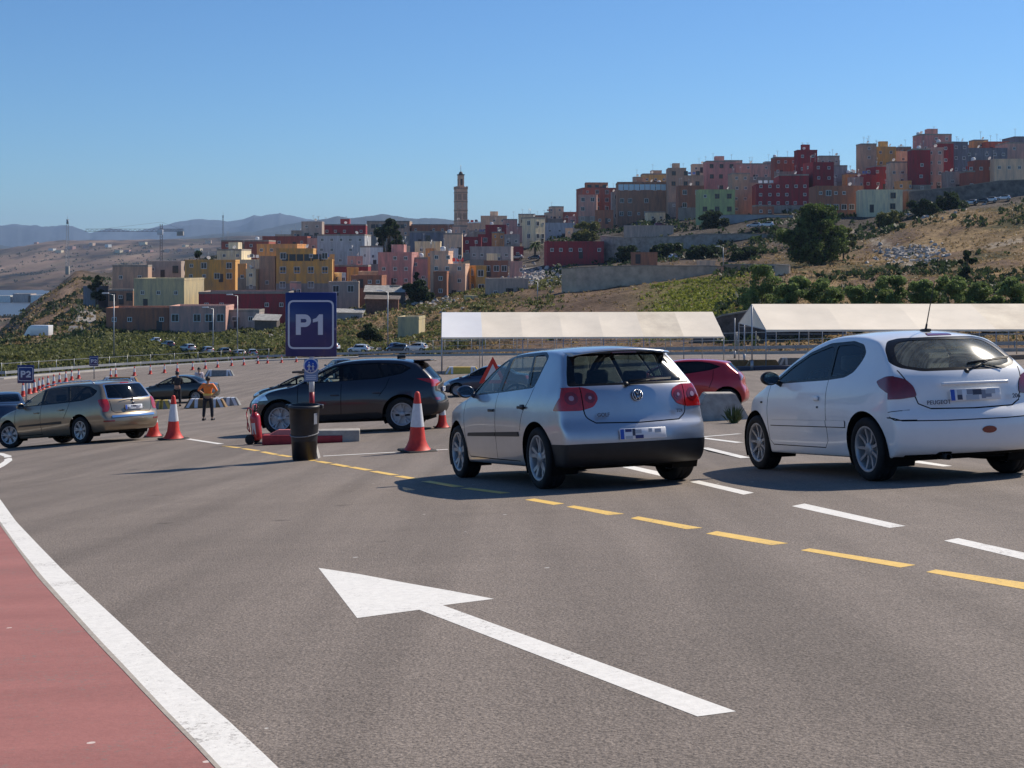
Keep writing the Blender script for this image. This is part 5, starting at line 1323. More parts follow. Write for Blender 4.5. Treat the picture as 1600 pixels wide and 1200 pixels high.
# litter bin strapped to the sign pole
M_bin = mat('bin_black_plastic', (0.022, 0.021, 0.024), rough=0.45, var=0.35, scale=5, spec=0.4)
Pb = hitlot(477, 718); b_ = empty('litter_bin', Pb + Vector((0, -.10, 0))); tag(b_, 'black plastic dustbin tied to the pole of the P1 sign', 'bin')
bm = bmesh.new(); lathe(bm, [(0,.012),(.185,.012),(.195,.03),(.215,.35),(.235,.58),(.25,.86),(.262,.865),(.275,.86),(.28,.90),(.27,.925),(.245,.925),(.24,.86),(.2,.05),(0,.05)], n=36); mk('bin_body', bm, M_bin, b_)
for s in (-1, 1):
    bm = bmesh.new(); rbox(bm, s*.27-.045, s*.27+.045, -.06, .06, .86, .93, .015); mk('bin_handle', bm, M_bin, b_)
bm = bmesh.new()
for i in range(36):
    a, c = 2*math.pi*i/36, 2*math.pi*(i+1)/36
    zf = lambda t: .445+.03*math.sin(t+.6)
    bar(bm, (.232*math.cos(a), .232*math.sin(a), zf(a)), (.232*math.cos(c), .232*math.sin(c), zf(c)), .009, n=5, cap=False)
mk('tie_rope', bm, mat('rope_grey', (.25,.25,.26), rough=.8), b_)
bm = bmesh.new(); vs_ = [bm.verts.new((.255*math.cos(t), .255*math.sin(t), z)) for z, t in ((.62,-.75),(.62,-.45),(.80,-.45),(.80,-.75))]; bm.faces.new(vs_); mk('sticker', bm, mat('sticker_grey', (.3,.31,.34), rough=.5), b_)

# concrete foot of the pole
bm = bmesh.new(); frustum(bm, (-.13,.13,-.13,.13), (-.06,.06,-.06,.06), 0, .30)
mk('pole_foot', bm, mat('concrete_pale', (.42,.40,.37), var=.25, scale=6), sg_)

# wheeled fire extinguisher
Pe = hitlot(403, 694); fe_ = empty('fire_extinguisher', Pe, -.3); tag(fe_, 'red wheeled fire extinguisher left of the bin', 'extinguisher'); fe_.scale = (.78, .78, .78)
M_ext = mat('extinguisher_red', (.42, .012, .02), rough=.28, coat=.5, var=.2, scale=6)
Mt = Matrix.Rotation(math.radians(-7), 4, 'Y')
bm = bmesh.new(); lathe(bm, [(0,.10),(.10,.11),(.135,.15),(.14,.22),(.14,.70),(.13,.76),(.09,.82),(.045,.845),(.035,.88),(0,.88)], n=26, M=Mt); mk('cylinder', bm, M_ext, fe_)
bm = bmesh.new(); vs_ = []
L_ = [Mt @ Vector((.1415*math.cos(t), .1415*math.sin(t), z)) for z, t in [(.28, t) for t in np.linspace(-2.0,-1.2,6)]+[(.58, t) for t in np.linspace(-1.2,-2.0,6)]]
bm.faces.new([bm.verts.new(p) for p in L_]); mk('label_plate', bm, mat('label_pale', (.55,.55,.52), rough=.4), fe_)
bm = bmesh.new(); rbox(bm, -.06,.06,-.04,.04,.87,.93,.015,Mt); bar(bm, Mt@Vector((.02,0,.92)), Mt@Vector((.14,0,.99)), .012); bar(bm, Mt@Vector((.02,0,.91)), Mt@Vector((.13,0,.90)), .010); mk('valve', bm, M_blk, fe_)
bm = bmesh.new(); hp = [Vector(p) for p in ((.0,-.02,.90),(-.14,-.06,1.0),(-.22,-.04,.85),(-.18,-.10,.65),(-.20,-.12,.45),(-.12,-.14,.35),(-.17,-.1,.6))]
hc = [Mt @ p for p in hp]
for i in range(len(hc)-1): bar(bm, hc[i], hc[i+1], .014, n=7)
mk('hose', bm, M_ext, fe_)
bm = bmesh.new()
for s in (-1, 1): bar(bm, (-.12, s*.13, .12), (-.10, s*.10, 1.05), .012, n=6)
bar(bm, (-.10,-.10,1.05), (-.10,.10,1.05), .014, n=6); mk('trolley_frame', bm, M_ext, fe_)
for s in (-1, 1):
    bm = bmesh.new(); lathe(bm, [(.0,-.025),(.12,-.025),(.135,-.015),(.135,.015),(.12,.025),(0,.025)], n=22, axis='y', M=Matrix.Translation((-.15, s*.17, .135))); mk('trolley_wheel', bm, M_tyre, fe_)
bm = bmesh.new(); rbox(bm, -.05,.28,-.14,.14,.0,.05,.015); mk('foot', bm, M_blk, fe_)

# concrete parking blocks
M_conc = mat('concrete_block', (.38,.35,.31), rough=.85, var=.3, scale=5, bump=.4)
M_ylw = mat('block_yellow', (.62,.43,.08), rough=.6, var=.25, scale=7)
M_brn = mat('block_brown', (.22,.13,.05), rough=.7, var=.3, scale=5)
M_concd = mat('block_grey_shade', (.22,.22,.22), rough=.8, var=.3, scale=5)
def block(P, L_, h, w_, rz, m, label, stripe=None, group='concrete blocks marking lanes', striped_m=None, panel=None):
    r = empty('concrete_block', P, rz); tag(r, label, 'barrier', group)
    bm = bmesh.new(); frustum(bm, (-L_/2,L_/2,-w_/2,w_/2), (-L_/2+h*.55,L_/2-h*.55,-w_*.3,w_*.3), 0, h)
    bmesh.ops.bevel(bm, geom=list(bm.edges), offset=.02, segments=2, affect='EDGES'); mk('block_body', bm, m, r)
    if stripe:
        for s in (-1, 1):
            for k in range(2):
                bm = bmesh.new(); u0 = L_/2-.08-k*.42
                # thin painted band wrapped over the sloping end
                def prof(u, off):
                    return [(-w_/2-off, .02), (-w_*.3-off*.6, h+off), (w_*.3+off*.6, h+off), (w_/2+off, .02)]
                for (ua) in (u0,):
                    A_ = []; B_ = []
                    for (yy, zz) in prof(0, .004):
                        t = zz/h; xo = h*.55*t if k == 0 else 0
                        A_.append(bm.verts.new((s*(ua-xo*.98), yy, zz))); B_.append(bm.verts.new((s*(ua-xo*.98-.16), yy, zz)))
                    for i in range(3): bm.faces.new((A_[i], A_[i+1], B_[i+1], B_[i]))
                mk('painted_stripe', bm, stripe, r)
    if panel:
        bm = bmesh.new(); rbox(bm, -L_*.38, L_*.26, -w_/2-.012, -w_/2+.05, h*.08, h*.60, .01, None, 1); mk('red_panel', bm, panel, r)
    return r
block(hitlot(253, 639), 1.2, .42, .5, .05, M_concd, 'low block with yellow stripes just right of the rear of the bronze estate car', M_ylw)
block(hitlot(322, 637), 2.0, .42, .5, 0, M_brn, 'yellow brown low block behind the guard in the orange vest', M_conew)
block(hitlot(352, 634), 1.5, .40, .5, 0, M_concd, 'grey low block with a white stripe right of the guard', M_conew)
block(hitlot(188, 600), 3.0, .55, .6, 0, M_brn, 'brown low block with white stripe ends near the small P2 sign', M_conew)
block(hitlot(343, 588), 2.6, .55, .6, 0, M_concd, 'grey low block with white stripes in the open part of the lot', M_conew)
block(hitlot(722, 584), 2.6, .5, .7, 0, M_ylw, 'yellow block under the left end of the long tent', M_conew)
block(hitlot(1152, 573), 1.9, .45, .6, 0, M_brn, 'brown block beside the corner pole between the two tents')
block(hitlot(1192, 573), 2.2, .45, .6, 0, M_brn, 'brown block under the left end of the right tent')
block(hitlot(1240, 570), 2.2, .45, .6, 0, M_concd, 'dark grey block under the right tent behind the white hatchback', M_conew)
block(hitlot(1123, 656), 1.35, .62, .7, .05, M_conc, 'pale concrete block beside the wheel of the red hatchback')
# red and beige beam blocks by the bin
r = empty('kerb_beam', hitlot(497, 692), .10); tag(r, 'beige timber sized beam with red painted face right of the bin', 'barrier')
bm = bmesh.new(); rbox(bm, -.2, .85, -.15, .15, 0, .27, .02); mk('beam_body', bm, M_conc, r)
bm = bmesh.new(); rbox(bm, -.18, .50, -.175, -.15, .02, .17, .01, None, 1); mk('red_face', bm, mat('faded_red_paint', (.36,.03,.035), var=.3, scale=7), r)
r = empty('kerb_beam', hitlot(443, 694), .05); tag(r, 'red painted low beam between the extinguisher and the bin', 'barrier')
bm = bmesh.new(); rbox(bm, -.42, .45, -.14, .14, 0, .20, .02); bv = mk('beam_body', bm, mat('faded_red_paint', (.36,.03,.035), var=.3, scale=7), r)
bm = bmesh.new(); frustum(bm, (-.30,.35,-.10,.10), (-.1,.2,-.05,.05), .195, .30); mk('pink_wedge', bm, mat('pink_paint', (.55,.16,.14), var=.2, scale=7), r)
# warning triangle on a post behind the silver car
r = empty('warning_sign', hitlot(770, 625)); tag(r, 'red bordered warning triangle standing behind the silver hatchback', 'sign')
s_ = 30.0
bm = bmesh.new(); bar(bm, (0,0,0), (0,0,1.2), .03, n=8); mk('post', bm, M_galv, r)
bm = bmesh.new()
tri = [(-.62,.75),(.62,.75),(0,1.95)]; tin = [(-.36,.90),(.36,.90),(0,1.62)]
for y0, y1 in ((-.06,-.04),):
    vo = [bm.verts.new((a, y0, b)) for a, b in tri]; vi = [bm.verts.new((a, y0, b)) for a, b in tin]; wo = [bm.verts.new((a, y1, b)) for a, b in tri]
    for i in range(3):
        j = (i+1) % 3; bm.faces.new((vo[i], vo[j], vi[j], vi[i])); bm.faces.new((vo[i], wo[i], wo[j], vo[j]))
    bm.faces.new(wo)
mk('red_border', bm, M_cone, r)
bm = bmesh.new(); bm.faces.new([bm.verts.new((a, -.055, b)) for a, b in tin]); mk('white_face', bm, M_conew, r)
# weed growing at the block
def weed(P, label, s=1.0, n=90, seed=1, col='weed_green'):
    rg = random.Random(seed); V = []; Fc = []
    for k in range(n):
        a = rg.uniform(0, 2*math.pi); r0 = rg.uniform(0, .12)*s; h = rg.uniform(.15, .5)*s; o = rg.uniform(.05, .3)*s
        b0 = Vector((r0*math.cos(a), r0*math.sin(a), 0)); tp = b0+Vector((o*math.cos(a), o*math.sin(a), h)); pr = Vector((-math.sin(a), math.cos(a), 0))*.018*s
        i = len(V); V += [b0-pr, b0+pr, (b0+tp)/2+pr*.9+Vector((0,0,.05*s)), tp, (b0+tp)/2-pr*.9+Vector((0,0,.05*s))]; Fc += [(i,i+1,i+2,i+3,i+4)]
    o_ = pyd('weed', V, Fc, mat(col, (.08,.11,.035), var=.4, scale=4)); o_.location = P; tag(o_, label, 'plant'); return o_
weed(hitlot(1146, 661), 'small green weed at the foot of the pale concrete block', .8)

# ---------------------------------------------------------------- tents
def canvas(name, col, var):
    m = mat(name, col, rough=.75, var=var, scale=.5); t = m.node_tree; N = t.nodes; b = N['Principled BSDF']
    src = b.inputs['Base Color'].links[0].from_socket
    tl = N.new('ShaderNodeBsdfTranslucent'); t.links.new(src, tl.inputs[0]); mx = N.new('ShaderNodeMixShader'); mx.inputs[0].default_value = .08
    t.links.new(b.outputs[0], mx.inputs[1]); t.links.new(tl.outputs[0], mx.inputs[2]); t.links.new(mx.outputs[0], N['Material Output'].inputs[0]); return m
M_canvas = canvas('canvas_cream', (.93,.82,.66), .10)
M_canvas2 = canvas('canvas_blue_white', (.90,.89,.88), .05)
M_canvas3 = canvas('canvas_stained', (.88,.75,.58), .25)
M_pole = mat('tent_pole_steel', (.40,.41,.43), rough=.4, metal=.5)
def tent(P, ang, L_, dep, he, hr, bays, label, xs_ridge=0.0, first_white=True):
    r = empty('tent', P, ang); tag(r, label, 'tent')
    for b in range(bays):
        x0, x1 = L_*b/bays, L_*(b+1)/bays; N1 = 8; N2 = 8; V = []; Fc = []
        for i in range(N1+1):
            u = i/N1; x = x0+(x1-x0)*u
            for k in range(N2+1):
                v = k/N2; sag = -.05*math.sin(math.pi*u)*math.sin(math.pi*v)-.03*math.sin(math.pi*u)*(1-v)
                V.append((x, dep/2*v, he+(hr-he)*v+sag))
        for i in range(N1):
            for k in range(N2):
                a = i*(N2+1)+k; Fc.append((a, a+N2+1, a+N2+2, a+1))
        m_ = M_canvas2 if (b == 0 and first_white) else (M_canvas3 if b == bays-2 else M_canvas)
        pyd('roof_panel', V, Fc, m_, r, True)
        V2 = [(x, dep-y, z) for x, y, z in V]; pyd('roof_panel', V2, Fc, m_, r, True)
        pyd('valance', [(x0,-.004,he),(x1,-.004,he),(x1,-.004,he-.13),(x0,-.004,he-.13)], [(0,1,2,3)], M_canvas, r)
    for x in (0, L_):
        s = 1 if x else -1
        pyd('gable', [(x+.003*s,0,he),(x+.003*s,dep,he),(x+.003*s,dep/2,hr)], [(0,1,2)], M_canvas, r)
    for b in range(bays+1):
        x = L_*b/bays
        for y in (0.03, dep-.03):
            bm = bmesh.new(); w0 = r.matrix_world
            X = P.x+x*math.cos(ang)-y*math.sin(ang); Y = P.y+x*math.sin(ang)+y*math.cos(ang)
            bar(bm, (x, y, G(X, Y)-P.z), (x, y, he), .035, n=8); mk('pole', bm, M_pole, r)
        bm = bmesh.new(); bar(bm, (x,.03,he-.03), (x,dep-.03,he-.03), .03, n=6); bar(bm, (x,.03,he-.03), (x,dep/2,hr-.05), .03, n=6); bar(bm, (x,dep-.03,he-.03), (x,dep/2,hr-.05), .03, n=6); bar(bm, (x,dep/2,he-.03), (x,dep/2,hr-.05), .025, n=6); mk('truss', bm, M_pole, r)
    for y in (.03, dep-.03):
        bm = bmesh.new(); bar(bm, (0,y,he-.05), (L_,y,he-.05), .035, n=6); bar(bm, (0,y,he-.28), (L_,y,he-.28), .02, n=6); mk('eave_rail', bm, M_pole, r)
    return r
A = hitlot(690, 584); hA = (584-527)/F*A.y
Bx = at(1131, 530, A.y+1.0); L1 = (Vector((Bx.x, Bx.y, 0))-Vector((A.x, A.y, 0))).length
RT = lambda A_, yt, dep: -(yt-HY)/F*(A_.y+dep/2)-A_.z
tent(A, math.atan2(Bx.y-A.y, Bx.x-A.x), L1, 8.5, hA, RT(A, 488, 8.5), 7, 'long white ridge tent in the middle of the lot, first bay whiter')
A2 = hitlot(1197, 577); hA2 = (577-515)/F*A2.y
tent(A2, math.radians(1.5), 24.0, 8.5, hA2, RT(A2, 475, 8.5), 5, 'cream ridge tent at the right, behind the white hatchback', first_white=False)

# posts near the tents, scaffold bits
for i, (px_, pt, pb) in enumerate(((1148, 497, 560), (1163, 505, 566), (1175, 478, 579))):
    P = hitlot(px_, pb); bm = bmesh.new(); bar(bm, (0,0,0), (0,0,(pb-pt)/F*P.y), .045, n=8); bar(bm, (0,0,0), (0,0,.6), .09, n=8)
    o = mk('steel_post', bm, M_galv); o.location = P; tag(o, ['thin steel post left of the gap between the tents', 'thin steel post in the middle of the gap between the tents', 'taller steel post at the left corner of the right tent'][i], 'post')

# ---------------------------------------------------------------- guard rail and fence along the far edge
def rail_run(name, pts, h, label, cat, post_dx=4.0, rails=((.6,.16),), m=M_galv, d_off=0.0, pr=.05, mesh_h=None, maxn=90):
    P = [Vector(p) for p in pts]; r = empty(name, P[0]); tag(r, label, cat)
    s = [0]
    for i in range(1, len(P)): s.append(s[-1]+(P[i]-P[i-1]).length)
    n = min(maxn, max(2, int(s[-1]/post_dx))); S_ = np.linspace(0, s[-1], n+1)
    q = [Vector((np.interp(t, s, [p.x for p in P]), np.interp(t, s, [p.y for p in P]), 0)) for t in S_]
    for v in q: v.z = T(v.x, v.y)
    o0 = P[0]
    for v in q:
        bm = bmesh.new(); bar(bm, v-o0-Vector((0,0,.5)), v-o0+Vector((0,0,h)), pr, n=6); mk('post', bm, m, r)
    for (zc, wd) in rails:
        bm = bmesh.new()
        for i in range(len(q)-1):
            a = q[i]-o0; b = q[i+1]-o0; u = (b-a).normalized(); nn = Vector((-u.y, u.x, 0))*.03
            vs = [bm.verts.new(a+w_+Vector((0,0,z))) for w_, z in ((-nn, zc-wd/2), (nn, zc-wd/2), (nn, zc+wd/2), (-nn, zc+wd/2))]
            ws = [bm.verts.new(b+w_+Vector((0,0,z))) for w_, z in ((-nn, zc-wd/2), (nn, zc-wd/2), (nn, zc+wd/2), (-nn, zc+wd/2))]
            for k in range(4): bm.faces.new((vs[k], vs[(k+1)%4], ws[(k+1)%4], ws[k]))
        mk('rail', bm, m, r)
    return r
def edge_pts(px0, px1, off, n=40):
    out = []
    for px_ in np.linspace(px0, px1, n):
        d = edge(px_)+off; x = (px_-800)/F*d; out.append((x, d, T(x, d)))
    return out
M_rail = mat('guard_rail_steel', (.30,.31,.33), rough=.5, metal=.4, var=.2, scale=.5)
rail_run('guard_rail', edge_pts(-120, 500, -1.0), .75, 'long steel guard rail along the left far edge of the lot', 'guard rail', 5, ((.58,.30),), M_rail)
rail_run('guard_rail', edge_pts(505, 1130, -1.0), .75, 'steel guard rail behind the long tent', 'guard rail', 4, ((.58,.30),), M_rail)
rail_run('guard_rail', edge_pts(1132, 1700, -1.0), .75, 'steel guard rail behind the right tent', 'guard rail', 3, ((.58,.28),), M_rail)
rail_run('fence', edge_pts(640, 1150, 1.2), 2.0, 'thin post and rail fence above the guard rail behind the long tent', 'fence', 3, ((1.9,.05),(1.2,.04)), M_galv, pr=.03)
rail_run('fence', edge_pts(1152, 1720, 1.2), 2.0, 'thin post and rail fence behind the right tent', 'fence', 2.5, ((1.9,.05),(1.2,.04)), M_galv, pr=.03)
rail_run('fence', edge_pts(-100, 420, 1.5), 1.6, 'pale wire fence at the foot of the green bank', 'fence', 4, ((1.5,.05),), M_galv, pr=.03)
# pale kerb strip along the edge and a low dark island kerb
def ribbon(name, pts0, pts1, h, m):
    V = []; Fc = []
    for a, b in zip(pts0, pts1):
        V += [(a[0], a[1], G(a[0], a[1])), (a[0], a[1], G(a[0], a[1])+h), (b[0], b[1], G(b[0], b[1])+h)]
    for i in range(len(pts0)-1):
        k = i*3; Fc += [(k, k+3, k+4, k+1), (k+1, k+4, k+5, k+2)]
    o = pyd(name, V, Fc, m); tag(o, kind='structure'); return o
ribbon('kerb', edge_pts(-300, 560, -7, 60), edge_pts(-300, 560, -4.2, 60), .15, mat('kerb_pale_concrete', (.44,.41,.37), var=.2, scale=1))
ribbon('pavement', edge_pts(-300, 560, -4.1, 60), edge_pts(-300, 560, -.2, 60), .16, mat('pavement_grey', (.19,.18,.17), var=.2, scale=1))
ribbon('kerb', edge_pts(560, 2200, -1.8, 60), edge_pts(560, 2200, -1.4, 60), .25, mat('kerb_pale_concrete', (.44,.41,.37), var=.2, scale=1))
A = hitlot(1150, 579); B = hitlot(1232, 577)
r = empty('island_kerb', A); tag(r, 'long low dark kerb island left of the roof of the white hatchback', 'kerb')
bm = bmesh.new(); d_ = B-A; ang = math.atan2(d_.y, d_.x); r.rotation_euler = (0, 0, ang)
rbox(bm, 0, d_.length*1.6, -.3, .3, -.05, .24, .03, Matrix.Rotation(-math.atan2(d_.z, d_.length), 4, 'Y')); mk('kerb_stone', bm, mat('kerb_dark', (.06,.06,.085), rough=.8, var=.2, scale=2), r)
A = hitlot(700, 590)
# stone retaining wall behind the tents
def wall_thing(name, label, pts, h, th, m, cat='wall', top=None):
    """pts: ground points (x,y,z of the wall top optional)"""
    r = empty(name, pts[0]); tag(r, label, cat); o0 = Vector(pts[0]); bm = bmesh.new(); prev = None
    for i, p in enumerate(pts):
        p = Vector(p)-o0; q = Vector(pts[min(i+1, len(pts)-1)])-Vector(pts[max(i-1, 0)]); q.z = 0; q.normalize(); n = Vector((-q.y, q.x, 0))*th/2
        hh = h[i] if isinstance(h, (list, tuple)) else h
        cur = [bm.verts.new(c) for c in (p-n-Vector((0,0,2.5)), p-n+Vector((0,0,hh)), p+n+Vector((0,0,hh)), p+n-Vector((0,0,2.5)))]
        if prev:
            for k in range(3): bm.faces.new((prev[k], cur[k], cur[k+1], prev[k+1]))
        else: bm.faces.new(cur)
        prev = cur
    bm.faces.new(prev[::-1]); bmesh.ops.recalc_face_normals(bm, faces=bm.faces)
    mk('wall_body', bm, m, r)
    bm = bmesh.new(); prev = None
    for i, p in enumerate(pts):
        p = Vector(p)-o0; q = Vector(pts[min(i+1, len(pts)-1)])-Vector(pts[max(i-1, 0)]); q.z = 0; q.normalize(); n = Vector((-q.y, q.x, 0))*(th/2+.08)
        hh = h[i] if isinstance(h, (list, tuple)) else h
        cur = [bm.verts.new(c) for c in (p-n+Vector((0,0,hh+.003)), p-n+Vector((0,0,hh+.18)), p+n+Vector((0,0,hh+.18)), p+n+Vector((0,0,hh+.003)))]
        if prev:
            for k in range(4): bm.faces.new((prev[k], cur[k], cur[(k+1)%4], prev[(k+1)%4]))
        else: bm.faces.new(cur)
        prev = cur
    bm.faces.new(prev[::-1]); bmesh.ops.recalc_face_normals(bm, faces=bm.faces); mk('coping', bm, mat('coping_stone', (.27,.24,.20), var=.25, scale=1), r)
    return r
M_stone = mat('dark_rubble_wall', (.13,.095,.08), rough=.9, var=.6, scale=1.6, bump=.8, bscale=4)
wall_thing('retaining_wall', 'dark rubble retaining wall in the gap between the two tents', [Vector(hit(p, y, 100))+Vector((0,0,0)) for p, y in ((1085, 534), (1130, 532), (1180, 530), (1240, 527), (1320, 522))], [1.5, 2.6, 3.0, 2.6, 1.0], .6, M_stone)
# far lamp posts
def lamp(px_, yt, yb, label, d=None, arm=1):
    P = hit(px_, yb, 60) if d is None else at(px_, yb, d); H_ = (yb-yt)/F*P.y
    r = empty('street_lamp', P); tag(r, label, 'lamp post')
    bm = bmesh.new(); bar(bm, (0,0,-.5), (0,0,H_), .11, .06, n=8); mk('pole', bm, M_galv, r)
    bm = bmesh.new(); bar(bm, (0,0,H_-.1), (-.9*arm,0,H_+.15), .05, n=6); mk('arm', bm, M_galv, r)
    bm = bmesh.new(); rbox(bm, -1.5*arm-.1 if arm > 0 else .5, -.7*arm if arm > 0 else 1.5, -.16, .16, H_+.08, H_+.24, .05); mk('lamp_head', bm, M_conew, r)
lamp(178, 460, 563, 'pale street lamp in front of the left end of the pink brown building'); lamp(333, 482, 553, 'street lamp in front of the right end of the pink brown building')
lamp(371, 462, 558, 'street lamp in front of the maroon long building'); lamp(606, 456, 549, 'street lamp in front of the rusty shed'); lamp(1130, 386, 425, 'lamp post by the long stone wall below the grey wall')
lamp(840, 440, 470, 'short lamp post on the bare slope left of the long tan wall')
# low level concrete building materials: masts and crane
def mast(px_, yt, yb, d, label, wd=.8, col=M_galv):
    P = at(px_, yb, d); H_ = (yb-yt)/F*d; r = empty('radio_mast', P); tag(r, label, 'mast')
    bm = bmesh.new(); n = int(H_/2)
    for i in range(n):
        z0, z1 = H_*i/n, H_*(i+1)/n; w0 = wd*(1-.5*i/n)/2
        for a in range(4):
            sx, sy = ((1,1),(1,-1),(-1,-1),(-1,1))[a]; tx, ty = ((1,1),(1,-1),(-1,-1),(-1,1))[(a+1)%4]
            bar(bm, (sx*w0,sy*w0,z0), (sx*w0,sy*w0,z1), .09, n=4, cap=False); bar(bm, (sx*w0,sy*w0,z0), (tx*w0,ty*w0,z1), .05, n=4, cap=False)
    mk('lattice', bm, col, r)
    bm = bmesh.new(); bar(bm, (0,0,H_), (0,0,H_+3), .06, n=5); mk('antenna', bm, M_galv, r)
    bm = bmesh.new(); bar(bm, (0,0,H_*.9), (0,0,H_*.99), wd*.3, n=10); mk('dish_drum', bm, M_galv, r)
    bm = bmesh.new(); rbox(bm, -1.2, 1.2, -1.2, 1.2, -4, H_*.05, .1); mk('base_hut', bm, M_conc, r)
mast(105.5, 342, 420, 900, 'tall lattice radio mast on the brown headland at the left', 2.0)
mast(348.5, 336, 378, 900, 'slim mast behind the yellow house with the trees', 1.0)
P = at(252, 408, 620); Hc = (408-347)/F*620
r = empty('tower_crane', P); tag(r, 'tower crane with a long jib above the low houses at the left', 'crane'); M_cr = mat('crane_grey', (.10,.10,.12), rough=.6)
bm = bmesh.new(); n = 14
for i in range(n):
    z0, z1 = Hc*i/n-1, Hc*(i+1)/n-1
    for a in range(4):
        c4_ = ((.5,.5),(.5,-.5),(-.5,-.5),(-.5,.5)); s1, s2 = c4_[a], c4_[(a+1)%4]
        bar(bm, (*s1,z0), (*s1,z1), .08, n=4, cap=False); bar(bm, (*s1,z0), (*s2,z1), .05, n=4, cap=False)
mk('tower', bm, M_cr, r)
zj = Hc*.76
for nm, x0, x1 in (('jib', 0, -36.0), ('counter_jib', 0, 10.5)):
    bm = bmesh.new(); nn = 16
    for i in range(nn):
        a, b = x0+(x1-x0)*i/nn, x0+(x1-x0)*(i+1)/nn
        for y in (-.6, .6): bar(bm, (a,y,zj), (b,y,zj), .08, n=4, cap=False); bar(bm, (a,y,zj), ((a+b)/2,0,zj+1.2), .05, n=4, cap=False); bar(bm, ((a+b)/2,0,zj+1.2), (b,y,zj), .05, n=4, cap=False)
        bar(bm, (a,0,zj+1.2), (b,0,zj+1.2), .08, n=4, cap=False)
    mk(nm, bm, M_cr, r)
bm = bmesh.new(); bar(bm, (0,0,Hc), (-28,0,zj+1.2), .05, n=4); bar(bm, (0,0,Hc), (9,0,zj+1.2), .05, n=4); mk('stay_cable', bm, M_cr, r)
bm = bmesh.new(); rbox(bm, 7.5, 10.5, -.8, .8, zj-2.0, zj, .1); mk('counterweight', bm, M_conc, r)
bm = bmesh.new(); rbox(bm, -1.4, 1.2, -2.2, -.9, zj-1.6, zj+.8, .1); mk('cab', bm, M_conew, r)
# ---------------------------------------------------------------- the hill town
PAL = dict(maroon=(.34,.055,.075), brick=(.42,.15,.115), rust=(.40,.20,.13), tan=(.52,.40,.31), brown=(.38,.25,.18), beige=(.62,.51,.38), cream=(.72,.63,.44), yellow=(.66,.42,.09), ochre=(.60,.40,.13),
  olive=(.54,.50,.30), pink=(.58,.31,.31), rose=(.60,.40,.36), grey=(.42,.42,.43), slate=(.24,.27,.33), blue=(.50,.57,.66), white=(.78,.79,.80), green=(.40,.58,.28), orange=(.68,.34,.12), concrete=(.45,.43,.40), peach=(.66,.46,.34))
PAL = {k: (min(.86, v[0]*1.16), v[1]*.95, v[2]*.84) for k, v in PAL.items()}
PAL['yellow'] = (.66,.34,.075); PAL['blue'] = (.54,.55,.58); PAL['slate'] = (.24,.25,.29); PAL['cement'] = (.38,.33,.28); PAL['olive'] = (.56,.46,.25)
for _k in ('cream','beige','white','yellow','olive','peach','orange','ochre'): PAL[_k] = tuple(min(.88, q*1.2) for q in PAL[_k])
def stucco(c):
    nm = c+'_stucco'; m = bpy.data.materials.get(nm)
    if m: return m
    col = PAL[c]; m = bpy.data.materials.new(nm); m.use_nodes = True; t = m.node_tree; N = t.nodes; L = t.links; b = N['Principled BSDF']; b.inputs['Roughness'].default_value = .9; b.inputs['Specular IOR Level'].default_value = .15
    tc = N.new('ShaderNodeTexCoord'); oi = N.new('ShaderNodeObjectInfo')
    mp = N.new('ShaderNodeMapping'); mp.inputs['Scale'].default_value = (1.4, 1.4, .22); L.new(tc.outputs['Object'], mp.inputs['Vector'])
    av = N.new('ShaderNodeVectorMath'); L.new(mp.outputs['Vector'], av.inputs[0]); L.new(oi.outputs['Location'], av.inputs[1])
    n = N.new('ShaderNodeTexNoise'); n.inputs['Scale'].default_value = .9; n.inputs['Detail'].default_value = 7; n.inputs['Roughness'].default_value = .7; L.new(av.outputs[0], n.inputs['Vector'])
    r = N.new('ShaderNodeValToRGB'); r.color_ramp.elements[0].position = .33; r.color_ramp.elements[1].position = .68
    g = sum(col)/3
    r.color_ramp.elements[0].color = (*[(.55*c_+.45*g)*.62 for c_ in col], 1); r.color_ramp.elements[1].color = (*[min(1, c_*1.05) for c_ in col], 1)
    L.new(n.outputs['Fac'], r.inputs['Fac']); L.new(r.outputs['Color'], b.inputs['Base Color']); return m
M_pane = mat('dark_pane', (.02,.025,.035), rough=.25, spec=.6)
M_frame = mat('window_frame_white', (.68,.68,.66), rough=.6)
M_frameb = mat('window_frame_brown', (.20,.12,.08), rough=.6)
M_roofg = mat('flat_roof_screed', (.62,.57,.50), rough=.9, var=.3, scale=.6)  # roof screeds lightened to make the flat tops look sunlit
M_roofr = mat('flat_roof_red_screed', (.46,.17,.12), rough=.9, var=.3, scale=.6)
M_door = mat('metal_door_dark', (.06,.05,.05), rough=.6)
M_tank = mat('roof_tank', (.55,.57,.60), rough=.5)
M_dish = mat('dish_white', (.75,.75,.75), rough=.5)
def win_mesh(w_, h_, fm, nm):
    bm = bmesh.new(); t = .10
    box(bm, -w_/2, w_/2, -.03, .02, -h_/2, h_/2, 0)
    for q in ((-w_/2-t, w_/2+t, h_/2, h_/2+t), (-w_/2-t, w_/2+t, -h_/2-t*1.3, -h_/2), (-w_/2-t, -w_/2, -h_/2, h_/2), (w_/2, w_/2+t, -h_/2, h_/2), (-.035, .035, -h_/2, h_/2)):
        box(bm, q[0], q[1], -.09, .02, q[2], q[3], 1)
    me = bpy.data.meshes.new(nm); bm.to_mesh(me); bm.free(); me.materials.append(M_pane); me.materials.append(fm); return me
WIN = dict(w=win_mesh(1.25, 1.35, M_frame, 'window_white'), b=win_mesh(1.2, 1.3, M_frameb, 'window_brown'), s=win_mesh(.7, .7, M_frame, 'window_small'), l=win_mesh(2.2, 1.5, M_frame, 'window_wide'), d=win_mesh(1.3, 1.7, M_pane, 'window_bare'))
